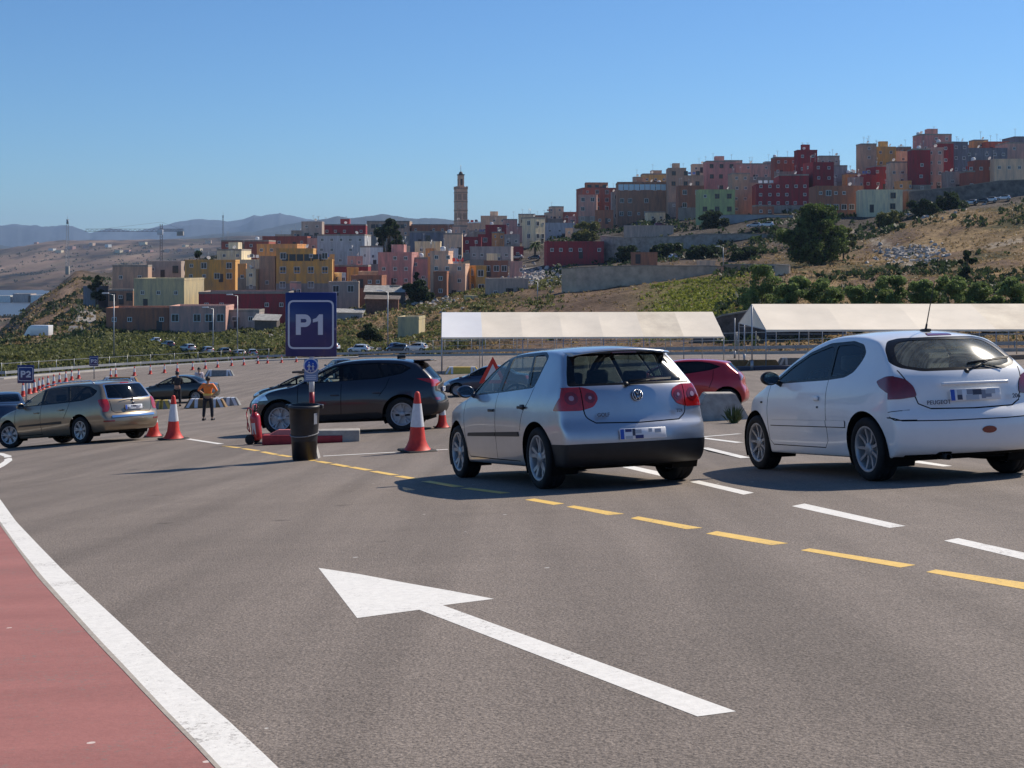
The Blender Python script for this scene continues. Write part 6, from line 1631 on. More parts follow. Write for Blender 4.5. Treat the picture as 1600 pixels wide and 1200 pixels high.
def house(px0, px1, yt, yb, d, c, label, yaw=0.0, win='w', rows=None, cols=None, dp=None, roof=None, extra='', skip=.12, group=None, door=True, side=True, wz=(0, 1)):
    """one building: photograph columns, top and bottom rows, distance in metres, wall colour, label"""
    rg = random.Random(int(px0*7+yt*13))
    W_ = (px1-px0)/F*d; a = math.radians(yaw)
    dp = dp or min(14, max(5, W_*.8)); dp = min(dp, W_*.75/max(.2, abs(math.sin(a)))) if abs(a) > .1 else dp
    wf = (W_-dp*abs(math.sin(a)))/math.cos(a)
    xc = ((px0+px1)/2-800)/F*d; zt = -(yt-HY)/F*d
    # centre of the front face so that the outline spans px0..px1
    cx = xc; cy = d + dp/2*math.cos(a) + wf/2*abs(math.sin(a))
    zb_vis = -(yb-HY)/F*d
    low = min(T(cx+sx*W_/2, cy+sy*dp/2) for sx in (-1, 0, 1) for sy in (-1, 1))
    base = min(low-1.0, zb_vis)
    r = empty('house', (cx, cy, base), a); tag(r, label, 'house', group)
    H_ = zt-base; hp = .45; h0 = zb_vis-base
    m = stucco(c); cc = PAL[c]
    # massing: full height part and, on many houses, a lower terrace part at one side
    visq = H_-max(0, h0); notch = 'N' in extra or ('n' not in extra and wf > 7 and visq > 6.5 and rg.random() < .62)
    ns_ = rg.choice((-1, 1)); fr = rg.uniform(.5, .74) if notch else 1.0; drop = min(rg.choice((2.6, 2.9, 3.1)), visq*.45)
    if notch: xa, xb = (-wf/2, -wf/2+wf*fr) if ns_ < 0 else (wf/2-wf*fr, wf/2); la, lb = (xb, wf/2) if ns_ < 0 else (-wf/2, xa)
    else: xa, xb = -wf/2, wf/2
    sidem = stucco('cement') if rg.random() < .35 else m
    def body(x0, x1, top, nm):
        bm = bmesh.new(); vs_, fs_ = box(bm, x0, x1, -dp/2, dp/2, 0, top-hp)
        fs_[3].material_index = 1; fs_[5].material_index = 1
        mk(nm, bm, [m, sidem], r)
        bm = bmesh.new(); t = .22
        for q in ((x0-.04, x1+.04, -dp/2-.04, -dp/2+t), (x0-.04, x1+.04, dp/2-t, dp/2+.04), (x0-.04, x0+t, -dp/2+t, dp/2-t), (x1-t, x1+.04, -dp/2+t, dp/2-t)): box(bm, q[0], q[1], q[2], q[3], top-hp+.002, top)
        mk('parapet', bm, m if rg.random() < .6 else stucco('cement'), r)
        bm = bmesh.new(); box(bm, x0+t, x1-t, -dp/2+t, dp/2-t, top-hp+.002, top-hp+.08); mk('roof', bm, M_roofr if roof == 'r' else M_roofg, r)
    body(xa, xb, H_, 'wall')
    if notch:
        body(la+(.003 if ns_ < 0 else 0), lb-(.003 if ns_ > 0 else 0), H_-drop, 'terrace_wing')
        if rg.random() < .6:      # laundry or awning on the terrace
            bm = bmesh.new(); x = (la+lb)/2; w2 = (lb-la)*.35
            for k in range(3): box(bm, x-w2+k*w2*.7, x-w2+k*w2*.7+w2*.5, -dp*.2, -dp*.2+.04, H_-drop+.5, H_-drop+1.3)
            mk('laundry', bm, mat(*rg.choice((('cloth_white', (.8,.8,.8)), ('cloth_red', (.5,.05,.05)), ('cloth_blue', (.12,.2,.45)))), rough=.8), r)
    if visq > 4 and rg.random() < .45 and 'n' not in extra:     # bare cement foot of the wall
        bm = bmesh.new(); box(bm, -wf/2-.05, wf/2+.05, -dp/2-.05, -dp/2+.2, 0, max(0, h0)+visq*rg.uniform(.12, .3)); mk('cement_plinth', bm, stucco('cement'), r)
    t = .22
    vis = H_-max(0, h0)
    nr = rows if rows is not None else max(1, int(vis/3.1))
    nc = cols if cols is not None else max(1, int(wf/3.6))
    wk = win
    if nr and nc:
        sh = vis*(wz[1]-wz[0])/nr
        ww = {'w':1.25,'b':1.2,'s':.7,'l':2.2,'d':1.3}[wk]; sc = min(1.0, (wf/nc)*.8/ww, sh*.75/1.5)
        for i in range(nr):
            for j in range(nc):
                if rg.random() < skip: continue
                z = max(0, h0)+vis*wz[0]+sh*(i+.55)-.2*(i == nr-1); x = -wf/2+wf*(j+.5)/nc+rg.uniform(-.15, .15)
                if z > H_-hp-.9*sc: continue
                o = bpy.data.objects.new('window', WIN[wk] if rg.random() > .15 else WIN['s']); C.objects.link(o); o.parent = r; o.location = (x, -dp/2, z); o.scale = (sc, 1, sc)
        if side and abs(yaw) > 12:
            sg = 1 if yaw > 0 else -1         # which side wall faces the camera
            ns = max(1, int(dp/4))
            for i in range(nr):
                for j in range(ns):
                    if rg.random() < .3: continue
                    z = max(0, h0)+vis*wz[0]+sh*(i+.55)
                    if z > H_-hp-.9*sc: continue
                    o = bpy.data.objects.new('window', WIN['s' if rg.random() < .5 else wk]); C.objects.link(o); o.parent = r
                    o.location = (-wf/2*sg, -dp/2+dp*(j+.5)/ns, z); o.rotation_euler = (0, 0, -math.pi/2*sg); o.scale = (sc, 1, sc)
    if door and vis > 2.5 and wf > 4:
        bm = bmesh.new(); x = rg.uniform(-wf*.35, wf*.35); box(bm, x-.55, x+.55, -dp/2-.03, -dp/2+.02, max(0, h0), max(0, h0)+2.1); mk('door', bm, M_door, r)
    if 'b' in extra:        # dark open loggia band under the roof
        bm = bmesh.new(); nb = max(3, int(wf/2.2))
        for k in range(nb): box(bm, -wf*.40+wf*.8*k/nb, -wf*.40+wf*.8*(k+.86)/nb, -dp/2-.04, -dp/2+.02, H_-3.0, H_-1.4)
        mk('loggia_opening', bm, M_pane, r)
    if 'g' in extra:        # glazed band
        bm = bmesh.new(); nb = max(4, int(wf/1.8))
        for k in range(nb): box(bm, -wf*.48+wf*.96*k/nb, -wf*.48+wf*.96*(k+.9)/nb, -dp/2-.05, -dp/2+.02, H_-2.9, H_-.9)
        mk('glazed_band', bm, mat('pale_blue_glazing', (.42,.62,.74), rough=.2), r)
    if 's' in extra:        # stair head
        bm = bmesh.new(); x = (xa+xb)/2; w2 = min(3.2, (xb-xa)*.4); box(bm, x-w2/2, x+w2/2, -dp*.1, dp*.3, H_-hp+.085, H_+1.9); mk('stair_head', bm, m, r)
    if 'h' in extra:        # horizontal string course
        bm = bmesh.new(); box(bm, -wf/2-.06, wf/2+.06, -dp/2-.07, -dp/2+.01, max(0, h0)+vis*.48, max(0, h0)+vis*.48+.25); mk('string_course', bm, M_frame if 'H' in extra else m, r)
    for k in range(rg.choice((0, 1, 2, 2, 3)) if 'n' not in extra else 0):
        bm = bmesh.new(); x, y = rg.uniform(xa+.4, xb-.4), rg.uniform(-dp*.3, dp*.3); hh = rg.uniform(1.5, 3)
        bar(bm, (x,y,H_-hp), (x,y,H_+hh), .05, n=4); bar(bm, (x-.5,y,H_+hh-.1), (x+.5,y,H_+hh-.1), .03, n=4); bar(bm, (x-.35,y,H_+hh-.4), (x+.35,y,H_+hh-.4), .03, n=4); mk('antenna', bm, M_galv, r)
    if rg.random() < .5 and 'n' not in extra:
        bm = bmesh.new(); x, y = rg.uniform(xa+.7, xb-.7), -dp*.3
        Md = Matrix.Translation((x, y, H_+.5)) @ Matrix.Rotation(rg.uniform(-.5, 1.0), 4, 'Z') @ Matrix.Rotation(math.radians(-55), 4, 'X')
        lathe(bm, [(0,.0),(.3,.03),(.5,.12),(.52,.12)], n=12, M=Md); bar(bm, (x,y,H_-hp), (x,y,H_+.5), .04, n=4); mk('satellite_dish', bm, M_dish, r)
    if rg.random() < .25 and 'n' not in extra:
        bm = bmesh.new(); x, y = rg.uniform(xa+.8, xb-.8), dp*.2; lathe(bm, [(0,0),(.6,0),(.62,1.2),(.3,1.4),(0,1.42)], n=12, M=Matrix.Translation((x, y, H_-hp+.08))); mk('water_tank', bm, M_tank, r)
    return r
HS = [
 # left cluster
 (169,229,414,454,330,'tan','blank tan block at the left end of the town above the sloping road',8,'s',1,2,'n'),
 (229,283,408,434,345,'concrete','low grey beige house with dark windows left of the mustard house',0,'d',1,3,'n'),
 (282,366,406,441,330,'yellow','mustard yellow house with white framed windows left of the gold building',6,'w',2,4,''),
 (338,409,389,430,360,'cream','cream house with small windows behind the mustard yellow house',-4,'s',2,3,'s'),
 (205,301,435,482,292,'olive','pale olive box house with two small slots in front of the tan block',-10,'s',1,3,'n'),
 (160,262,481,518,258,'rust','left half of the long pink brown single storey building',4,'s',1,4,'n'),
 (262,352,478,516,258,'rose','right half of the long pink brown building with window row',2,'w',1,5,'n'),
 (352,405,484,512,262,'grey','small grey house at the right end of the pink brown building',0,'s',1,2,'n'),
 (305,450,456,498,285,'maroon','long maroon walled house with red roof below the mustard house',3,'s',1,6,'n','r'),
 (346,420,375,392,400,'brick','dark red flat house above the cream house',0,'s',1,4,''),
 (163,206,452,476,320,'brown','dark low sheds left of the olive box house',10,'d',1,3,'n'),
 (128,160,447,478,330,'slate','dark small house in shade at the head of the sloping road',-15,'d',1,2,'n'),
 (410,480,369,388,430,'brick','brick red long house above the gold building',0,'s',1,4,''),
 (400,470,381,400,380,'orange','orange house directly behind the gold building',-6,'s',1,4,''),
 (405,430,400,457,318,'tan','tan left wing of the gold building',0,'s',2,1,'n'),
 (425,518,388,458,312,'yellow','large gold yellow three storey building with open loggia above the P1 sign',5,'w',3,4,'bh'),
 (496,522,397,448,318,'ochre','narrow ochre stair wing at the right side of the gold building',14,'s',4,1,'n'),
 (471,503,346,377,440,'concrete','tall grey house with dark openings above the gold building',0,'d',2,2,''),
 (500,571,350,373,450,'maroon','dark red house with a lit sloping roof right of the tall grey house',4,'s',1,5,'s'),
 (480,520,372,400,400,'rose','small rose grey house above the right end of the gold building',0,'s',1,2,''),
 (495,573,366,416,385,'blue','large pale blue grey house left of the dark tree',-3,'s',3,5,''),
 (560,597,384,418,360,'white','small bright white house below the dark tree',38,'s',1,2,''),
 (522,575,414,428,350,'maroon','low maroon house below the pale blue grey house',0,'s',1,3,'n','r'),
 (510,560,440,462,300,'concrete','small rough grey house right of the P1 sign top',5,'w',1,2,'n'),
 (548,600,430,450,310,'rust','rough brown house with tin roofs left of the pink house',-5,'s',1,4,'n'),
 (560,612,424,442,330,'beige','beige low house left of the pink house',0,'s',1,3,'n'),
 (590,650,394,448,322,'pink','big pink house in the middle of the town',-8,'s',3,3,'s'),
 (640,668,402,446,325,'pink','pink annex with balcony right of the big pink house',6,'s',2,2,''),
 (573,640,345,372,520,'tan','tan house row behind the dark tree',0,'s',2,5,'b'),
 (640,712,350,368,520,'rust','rust brown long house left of the minaret',3,'s',1,5,'r'),
 (600,660,352,366,560,'beige','beige flat house on the skyline left of the minaret',0,'s',1,4,''),
 (640,696,361,384,430,'slate','dark slate grey house below the minaret, left',0,'d',1,3,'n'),
 (648,688,377,404,380,'cream','cream house below the slate grey house',0,'s',1,2,''),
 (672,732,392,468,296,'peach','tall peach coloured house with orange lower storey, nearest under the minaret',-6,'s',4,3,'h'),
 (693,722,364,398,372,'beige','narrow beige tower house above the peach house',0,'s',2,1,''),
 (677,700,424,466,290,'rust','narrow orange brown house left of the peach house foot',-3,'s',2,1,'n'),
 (722,752,370,402,420,'maroon','magenta house left of the red balcony house',0,'s',2,2,''),
 (724,792,337,368,520,'beige','beige house with small windows right of the minaret foot',0,'s',2,5,'s'),
 (747,791,351,384,460,'maroon','red house with white balcony rail below the beige house',0,'w',2,2,'h'),
 (786,818,342,378,480,'rose','rose beige house left of the lit cream house',0,'s',2,2,''),
 (816,852,339,380,430,'cream','lit cream house with a row of four windows right of the minaret',46,'w',2,2,''),
 (734,802,385,412,370,'grey','grey house right of the peach house',-4,'s',1,5,''),
 (756,794,407,432,335,'rust','rust red house below the grey house',0,'w',1,3,'n'),
 (732,760,415,462,300,'yellow','bright yellow orange narrow house right of the peach house',20,'w',2,1,'n'),
 (757,826,435,482,272,'concrete','grey concrete house with dark shopfront below the rust red house',8,'d',1,3,'n'),
 (800,818,385,408,390,'maroon','small maroon house behind the palm tree',0,'s',1,1,'n'),
 (788,812,366,388,420,'grey','small pale grey house above the palm tree',0,'s',1,2,''),
 # small houses squeezed between
 (366,384,412,440,322,'orange','narrow orange house between the mustard and the gold buildings',10,'s',2,1,''),
 (384,404,420,458,316,'cream','narrow cream house left of the gold building wing',-8,'s',2,1,''),
 (448,470,440,470,296,'rose','small rose house below the left part of the gold building',30,'s',1,1,'n'),
 (516,540,426,446,318,'white','tiny white house just right of the gold building foot',35,'s',1,1,'n'),
 (538,560,418,440,330,'ochre','tiny ochre house left of the rough brown house',12,'s',1,1,'n'),
 (540,566,400,420,352,'rose','small rose house under the pale blue grey house',36,'s',1,1,''),
 (612,640,384,400,372,'beige','small beige house between the dark tree and the cream house',30,'s',1,1,''),
 (664,680,388,410,345,'orange','narrow orange house left above the peach coloured house',38,'s',1,1,''),
 (706,730,352,372,455,'peach','small peach house just below the foot of the minaret',34,'s',1,1,''),
 (700,716,388,400,350,'white','tiny white house behind the peach coloured house',20,'s',1,1,'n'),
 (760,782,396,412,350,'cream','small cream house above the rust red house',38,'s',1,1,''),
 (768,788,362,378,440,'orange','small orange house right of the red balcony house',30,'s',1,1,''),
 (796,816,408,436,322,'rose','small rose house left of the maroon low building',36,'s',1,1,'n'),
 (724,746,462,484,268,'olive','small olive house at the foot of the yellow orange house',25,'s',1,1,'n'),
 (600,624,446,466,296,'cement','small unpainted cement house at the left foot of the big pink house',20,'s',1,1,'n'),
 (884,906,356,372,440,'beige','small beige house on the bank below the brick red stepped block',30,'s',1,1,''),
 (930,960,328,350,455,'rust','rust house in front of the brick red stepped block',-4,'s',2,2,''),
 (1010,1040,330,350,440,'cream','low cream house in front of the glazed brown block',6,'s',1,2,'n'),
 (1180,1210,320,340,380,'rust','low rust house at the foot of the dark red apartment block',5,'s',1,2,'n'),
 (1330,1350,276,300,390,'rose','small rose house left of the tall tan tower',30,'s',1,1,''),
 (1404,1426,282,300,372,'orange','small orange house between the cream house and the tall dark red house',34,'s',1,1,''),
 # centre right
 (851,881,322,346,560,'beige','beige house standing on the skyline between the minaret and the brick houses',10,'s',2,2,''),
 (880,903,331,346,560,'brick','small brick red house on the skyline next to the beige house',0,'s',1,2,'n'),
 (852,898,348,374,470,'blue','pale blue grey low house below the skyline gap',0,'s',1,3,''),
 (852,944,377,404,340,'maroon','long maroon single storey building behind parked cars',2,'s',1,6,'n','r'),
 (903,972,293,346,500,'brick','brick red stepped apartment block at the left end of the upper town',8,'w',4,4,'s'),
 (915,950,285,300,505,'rust','small rust roof storey on top of the brick red stepped block',0,'d',1,3,'n'),
 (904,935,304,350,490,'rose','rose house in front of the left end of the brick red stepped block',-6,'w',3,2,''),
 (956,985,300,346,480,'grey','grey blue narrow house right of the brick red stepped block',0,'w',3,2,''),
 (965,1045,284,345,465,'brown','large brown block with a pale blue glazed top band',-2,'w',3,6,'gs'),
 (1004,1044,271,290,490,'ochre','ochre roof storey above the glazed brown block',0,'s',1,3,''),
 (1044,1102,262,330,455,'tan','tall tan brown block right of the glazed brown block',-3,'b',4,3,'s'),
 (1060,1100,290,332,430,'rust','rust pink house in front of the tall tan brown block',0,'w',2,2,''),
 (1104,1150,251,302,470,'pink','pink upper house left of the long pink roofline',0,'b',3,3,'s'),
 (1092,1150,296,338,400,'green','light green two storey house in the middle of the upper town',-2,'b',2,3,'H'),
 (1148,1204,255,282,480,'rose','rose house with long flat roof above the tan house',0,'s',2,4,''),
 (1143,1186,270,336,415,'tan','tan house with three rows of small white windows right of the light green house',2,'s',4,3,''),
 (1183,1270,272,337,395,'maroon','very large dark red apartment block behind the big tree',-5,'s',5,6,''),
 (1210,1245,245,276,440,'brick','brick red roof house above the very large dark red block, left',0,'s',2,3,''),
 (1246,1277,234,275,430,'maroon','dark red tower house on top of the large dark red block',0,'s',2,2,'s'),
 (1262,1305,253,338,400,'maroon','dark red narrow block right of the very large dark red block',14,'s',5,2,''),
 (1280,1312,243,262,460,'concrete','grey house on the skyline right of the dark red tower house',0,'s',1,3,''),
 (1300,1324,258,294,420,'grey','tall grey house at the right end of the dark red blocks',0,'s',3,2,''),
 (1322,1345,270,296,410,'ochre','small ochre yellow house in the dip of the skyline',0,'s',1,1,''),
 (1276,1352,290,336,358,'rust','long pink brown building with arcade right of the big tree',-2,'w',2,6,''),
 (1349,1413,296,332,345,'cream','cream two storey house with dark windows below the red and grey blocks',-3,'b',2,2,'h'),
 (1344,1370,224,300,420,'tan','tall tan tower block at the left of the right hand group',4,'s',5,1,''),
 (1368,1400,229,282,425,'ochre','ochre yellow block right of the tall tan tower',0,'s',3,2,'s'),
 (1390,1432,236,262,430,'beige','beige flat house right of the ochre yellow block',0,'s',1,3,''),
 (1345,1395,258,298,395,'maroon','dark red house below the tall tan tower',6,'s',2,3,''),
 (1392,1430,252,300,385,'beige','light beige block with scattered windows left of the red tall house',-4,'s',4,3,''),
 (1426,1454,232,303,375,'maroon','tall dark red house left of the pinkish gable',0,'s',4,1,''),
 (1450,1480,230,296,378,'rose','pale pink tall house right of the tall dark red house',-12,'s',4,2,''),
 (1438,1487,209,240,415,'pink','pink topmost house of the whole town',0,'s',2,3,'s'),
 (1466,1490,222,280,390,'maroon','narrow dark red house between the pale pink and the slate houses',0,'s',3,1,''),
 (1484,1514,221,292,395,'slate','blue slate grey tall house right of the topmost pink house',10,'s',4,2,''),
 (1508,1574,231,272,400,'slate','long dark slate house below the small coloured roof houses',0,'s',2,5,''),
 (1522,1544,218,236,430,'orange','small orange house on the skyline at the right',0,'s',1,1,''),
 (1543,1577,221,240,425,'brick','brick red house on the skyline at the right',0,'s',1,3,''),
 (1511,1557,250,304,362,'brick','red house on a grey base near the right edge',-2,'s',2,3,''),
 (1554,1604,248,304,358,'beige','beige house on a grey base at the right edge',-3,'s',2,3,''),
 (1574,1640,222,262,410,'rose','rose coloured house at the right edge of the skyline',0,'s',2,3,''),
 (1585,1650,213,236,435,'slate','slate roof house at the right edge, highest there',0,'s',1,3,''),
 (1480,1515,268,300,370,'grey','shaded grey house under the blue slate tall house',0,'s',1,2,''),
 (1416,1445,296,322,352,'brown','brown low house in shade right of the cream house',0,'s',1,1,'n'),
]
for h_ in HS:
    px0, px1, yt, yb, d, c, lab, yaw, wn, rows, cols, ex = h_[:12]
    house(px0, px1, yt, yb, d, c, lab, yaw, wn, rows, cols, extra=ex, roof=(h_[12] if len(h_) > 12 else None))
# the two storey concrete shell with a dark window band
r = house(976,1057,352,386,372,'concrete','concrete building with one long dark window band below the upper town',-4,'s',0,0,extra='n')
bm = bmesh.new(); H_ = 0
zb = (HY-369)/F*372-r.location.z
for k in range(9): box(bm, -6.4+k*1.42, -6.4+k*1.42+1.2, -5.72, -5.66, zb, zb+1.5)
me = r.children[0].data; dpv = max(v.co.y for v in me.vertices)
for v in bm.verts: v.co.y = -dpv-.05 if v.co.y < -5.7 else -dpv+.02
mk('window_band', bm, M_pane, r)
# filler houses behind, only their roofs show
rg = random.Random(11); FC = ['tan','beige','rose','brick','grey','cream','rust','pink','concrete']
for i, (a, b, y) in enumerate(((455,480,360),(430,455,366),(540,565,358),(700,722,352),(770,800,352),(810,836,334),(836,852,336),(888,906,338),(990,1010,276),(1018,1034,266),(1082,1104,256),(1128,1160,250),(1172,1200,256),(1196,1214,252),(1318,1336,268),(1404,1424,229),(1500,1524,226),(1560,1584,226))):
    c = FC[i % len(FC)]
    house(a, b, y, y+14, (553 if a < 900 else 494)+i*.7, c, 'small roof storey house peeping over its neighbours on the skyline', 0, 's', 1, 2, extra='', group='roof storey houses on the skyline')
# minaret
def minaret():
    d = 500; P = at(720, 352, d); s = 1/F*d
    r = empty('minaret', P, math.radians(18)); tag(r, 'tall square brick minaret with a small lantern tower', 'minaret')
    mb = mat('minaret_brick', (.84,.52,.34), rough=.9, var=.3, scale=.7); mt = mat('minaret_trim', (.52,.34,.24), rough=.9, var=.2, scale=1); mdk = mat('minaret_dark_top', (.10,.085,.08), rough=.8)
    w_ = 21.5*s/2/1.26; h1 = (352-294)*s; h2 = (352-274)*s
    bm = bmesh.new(); box(bm, -w_, w_, -w_, w_, -8, h1); mk('shaft', bm, mb, r)
    for k, z in enumerate((.10, .38, .62, .86)):
        bm = bmesh.new(); box(bm, -w_-.10, w_+.10, -w_-.10, w_+.10, h1*z, h1*z+.45); mk('band', bm, mt, r)
    for rz in range(4):
        M = Matrix.Rotation(math.pi/2*rz, 4, 'Z')
        for k, z in enumerate((.15, .43, .67)):
            for x in (-w_*.5, w_*.5):
                bm = bmesh.new(); box(bm, x-w_*.34, x+w_*.34, -w_-.06, -w_+.02, h1*(z+.01), h1*(z+.17), 0, M); mk('blind_panel', bm, mt if k != 1 else mat('minaret_panel_pale', (.72,.50,.36), var=.2, scale=1), r)
        bm = bmesh.new()
        for q in range(5): box(bm, -w_-.12+q*(2*w_+.24)/5, -w_-.12+(q+.6)*(2*w_+.24)/5, -w_-.13, -w_+.1, h1, h1+.6, 0, M)
        mk('merlon_row', bm, mt, r)
    bm = bmesh.new(); box(bm, -w_-.13, w_+.13, -w_-.13, w_+.13, h1-.5, h1+.002); mk('cornice', bm, mt, r)
    w2 = w_*.50
    bm = bmesh.new(); box(bm, -w2, w2, -w2, w2, h1+.01, h2); mk('lantern', bm, mb, r)
    for rz in range(4):
        bm = bmesh.new(); box(bm, -w2*.4, w2*.4, -w2-.05, -w2+.02, h1+1.0, h2-1.4, 0, Matrix.Rotation(math.pi/2*rz, 4, 'Z')); mk('lantern_niche', bm, mdk, r)
    bm = bmesh.new(); box(bm, -w2-.15, w2+.15, -w2-.15, w2+.15, h2+.003, h2+.4); mk('lantern_cornice', bm, mdk, r)
    bm = bmesh.new(); lathe(bm, [(w2*.8,0),(w2*.75,.4),(w2*.45,.9),(0,1.15)], n=16, M=Matrix.Translation((0,0,h2+.4))); mk('cupola', bm, mdk, r)
    bm = bmesh.new(); bar(bm, (0,0,h2+1.4), (0,0,h2+4.0), .07, n=5)
    for k in range(3): lathe(bm, [(0,0),(.2,.2),(0,.4)], n=8, M=Matrix.Translation((0,0,h2+1.8+k*.7)))
    mk('finial', bm, M_galv, r)
minaret()
# walls of the town
M_wtan = mat('wall_tan_render', (.56,.42,.31), rough=.9, var=.35, scale=.5); M_wgrey = mat('wall_grey_stone', (.34,.29,.255), rough=.9, var=.45, scale=.9); M_wpale = mat('wall_pale_grey', (.36,.36,.37), rough=.9, var=.25, scale=.4)
def pxwall(name, label, pts, m, th=.5):
    """pts: (column, top row, distance)"""
    G_ = []; Hh = []
    for px_, yt, d in pts:
        p = at(px_, yt, d); g = T(p.x, p.y); base = min(g, p.z-.8); G_.append(Vector((p.x, p.y, base))); Hh.append(max(.8, p.z-base))
    return wall_thing(name, label, G_, Hh, th, m)
pxwall('boundary_wall', 'long low tan rendered wall above the bare slope', [(878,421,262),(900,419,261),(940,417,262),(1000,416,262),(1040,416,263),(1078,416,265),(1100,416,266),(1130,417,268)], M_wtan)
pxwall('boundary_wall', 'brown continuation of the long low wall towards the big tree', [(1132,414,266),(1165,414,266),(1200,414,262),(1232,414,262)], mat('wall_brown', (.44,.27,.18), rough=.9, var=.3, scale=.5))
pxwall('retaining_wall', 'long dark stone retaining wall below the concrete building', [(940,369,345),(980,372,340),(1057,370,335),(1100,366,330),(1160,366,325),(1226,368,322)], M_wgrey, 1.0)
pxwall('retaining_wall', 'pale grey retaining wall below the dark red apartment block', [(1114,337,385),(1150,336,380),(1200,336,376),(1240,337,374)], M_wpale, .8)
pxwall('retaining_wall', 'grey stone wall under the houses at the right edge', [(1420,300,350),(1460,296,350),(1500,292,350),(1560,283,350),(1640,280,350)], mat('wall_dark_stone', (.17,.15,.14), rough=.9, var=.6, scale=.7), .8)  # darker stone than the other town walls
pxwall('boundary_wall', 'short beige wall end beside the foot of the big tree', [(1212,414,240),(1234,416,238)], M_wtan)
# small huts
house(986,1031,394,412,285,'rust','small brown flat roofed hut above the long low tan wall',-6,'d',1,1,extra='n')
house(1094,1118,407,416,270,'beige','tiny beige kiosk above the long low wall',0,'d',1,1,extra='n')
house(621,661,495,527,215,'olive','plain beige concrete block hut on the scrub slope',-8,'s',0,0,extra='n')
house(1210,1234,413,436,250,'concrete','small pale concrete box at the foot of the big tree',5,'s',0,0,extra='n')
def shed(px0, px1, yt, yb, d, label, m, mr, slope=.5):
    W_ = (px1-px0)/F*d; P = at((px0+px1)/2, yb, d); H_ = (yb-yt)/F*d; r = empty('shed', P, .05); tag(r, label, 'shed')
    bm = bmesh.new(); box(bm, -W_/2, W_/2, 0, 5, -3, H_); 
    for k in range(int(W_/.9)): box(bm, -W_/2+k*.9, -W_/2+k*.9+.12, -.05, .02, -2, H_-.02)
    mk('plank_wall', bm, m, r)
    bm = bmesh.new(); v = [bm.verts.new(p) for p in ((-W_/2-.4,-.6,H_+.03),(W_/2+.4,-.5,H_-.1),(W_/2+.4,5.4,H_+slope),(-W_/2-.4,5.4,H_+slope+.2))]; bm.faces.new(v)
    bmesh.ops.solidify(bm, geom=bm.faces[:], thickness=-.12); mk('sheet_roof', bm, mr, r)
    return r
M_tin = mat('tin_sheet_pale', (.62,.60,.56), rough=.6, var=.35, scale=1.2)
shed(572,622,467,495,268,'rusty red board shed on the scrub slope', mat('rust_boards', (.20,.09,.06), var=.5, scale=2), M_wgrey)
shed(571,632,456,470,292,'shack with pale sheet roof above the rusty red shed', mat('shack_dark', (.12,.10,.09), var=.4, scale=2), M_tin, 1.2)
shed(524,566,488,502,262,'low pale grey shed right of the P1 sign', M_wpale, M_tin, .4)
shed(398,432,500,514,250,'shack with white sheet roof left of the P1 sign', mat('shack_dark', (.12,.10,.09), var=.4, scale=2), M_tin, .8)
# sloping road at the left
V = []; Fc = []
for i in range(22):
    t = i/21; py = 534-(534-480)*t
    a, b = hit(99+22*t, py, 200), hit(154-6*t, py, 200)
    for q in range(5):
        p = a.lerp(b, q/4); V.append((p.x, p.y, T(p.x, p.y)+.12))
for i in range(21):
    for q in range(4): k = i*5+q; Fc.append((k, k+1, k+6, k+5))
o = pyd('sloping_road', V, Fc, mat('pale_road_concrete', (.20,.185,.17), var=.25, scale=.5)); tag(o, kind='structure')
# white van on it
r = empty('van', hit(60, 527, 150), math.radians(170)); tag(r, 'small white van parked left of the sloping road', 'van')
bm = bmesh.new(); rbox(bm, -2.6, 1.2, -.95, .95, .35, 2.35, .12); mk('van_body', bm, P_white, r)
bm = bmesh.new(); frustum(bm, (1.2,2.6,-.92,.92), (1.2,1.6,-.85,.85), .35, 2.1); mk('cab', bm, P_white, r)
bm = bmesh.new(); box(bm, 1.35, 1.9, -.96, -.93, 1.3, 1.85); mk('cab_window', bm, M_frit, r)
for x in (-1.7, 1.6):
    for s in (-1, 1):
        bm = bmesh.new(); lathe(bm, [(0,-.1),(.33,-.1),(.34,.1),(0,.1)], n=16, axis='y', M=Matrix.Translation((x, s*.85, .33))); mk('wheel', bm, M_tyre, r)
# harbour side: pale quay and sheds by the water at the left edge
for i, (a, b, yt, yb, c) in enumerate(((-20,16,462,470,'white'),(20,48,459,468,'grey'),(44,72,461,469,'white'))):
    house(a, b, yt, yb, 1700, c, ['long white harbour shed by the water at the left edge', 'grey harbour shed by the water', 'white harbour shed at the foot of the brown headland'][i], 0, 's', 0, 0, extra='n', dp=20, door=False)
# tiny pale houses scattered on the far brown hills
rg = random.Random(4)
for i in range(16):
    px_ = 60+i*18+rg.uniform(-6, 6); y = 381+rg.uniform(-2, 14); d = 2600+rg.uniform(-200, 500)
    P = hit(px_, y, 1500); W_ = rg.uniform(8, 22); H_ = rg.uniform(4, 8)
    r = empty('farmhouse', P, rg.uniform(-.6, .6)); tag(r, 'tiny pale building scattered on the far brown hills', 'house', 'tiny far buildings')
    bm = bmesh.new(); box(bm, -W_/2, W_/2, -6, 6, -6, H_); mk('wall', bm, stucco(rg.choice(('white','cream','rose','beige'))), r)
    bm = bmesh.new(); box(bm, -W_/2-.3, W_/2+.3, -6.3, 6.3, H_+.01, H_+.5); mk('roof', bm, M_roofg, r)
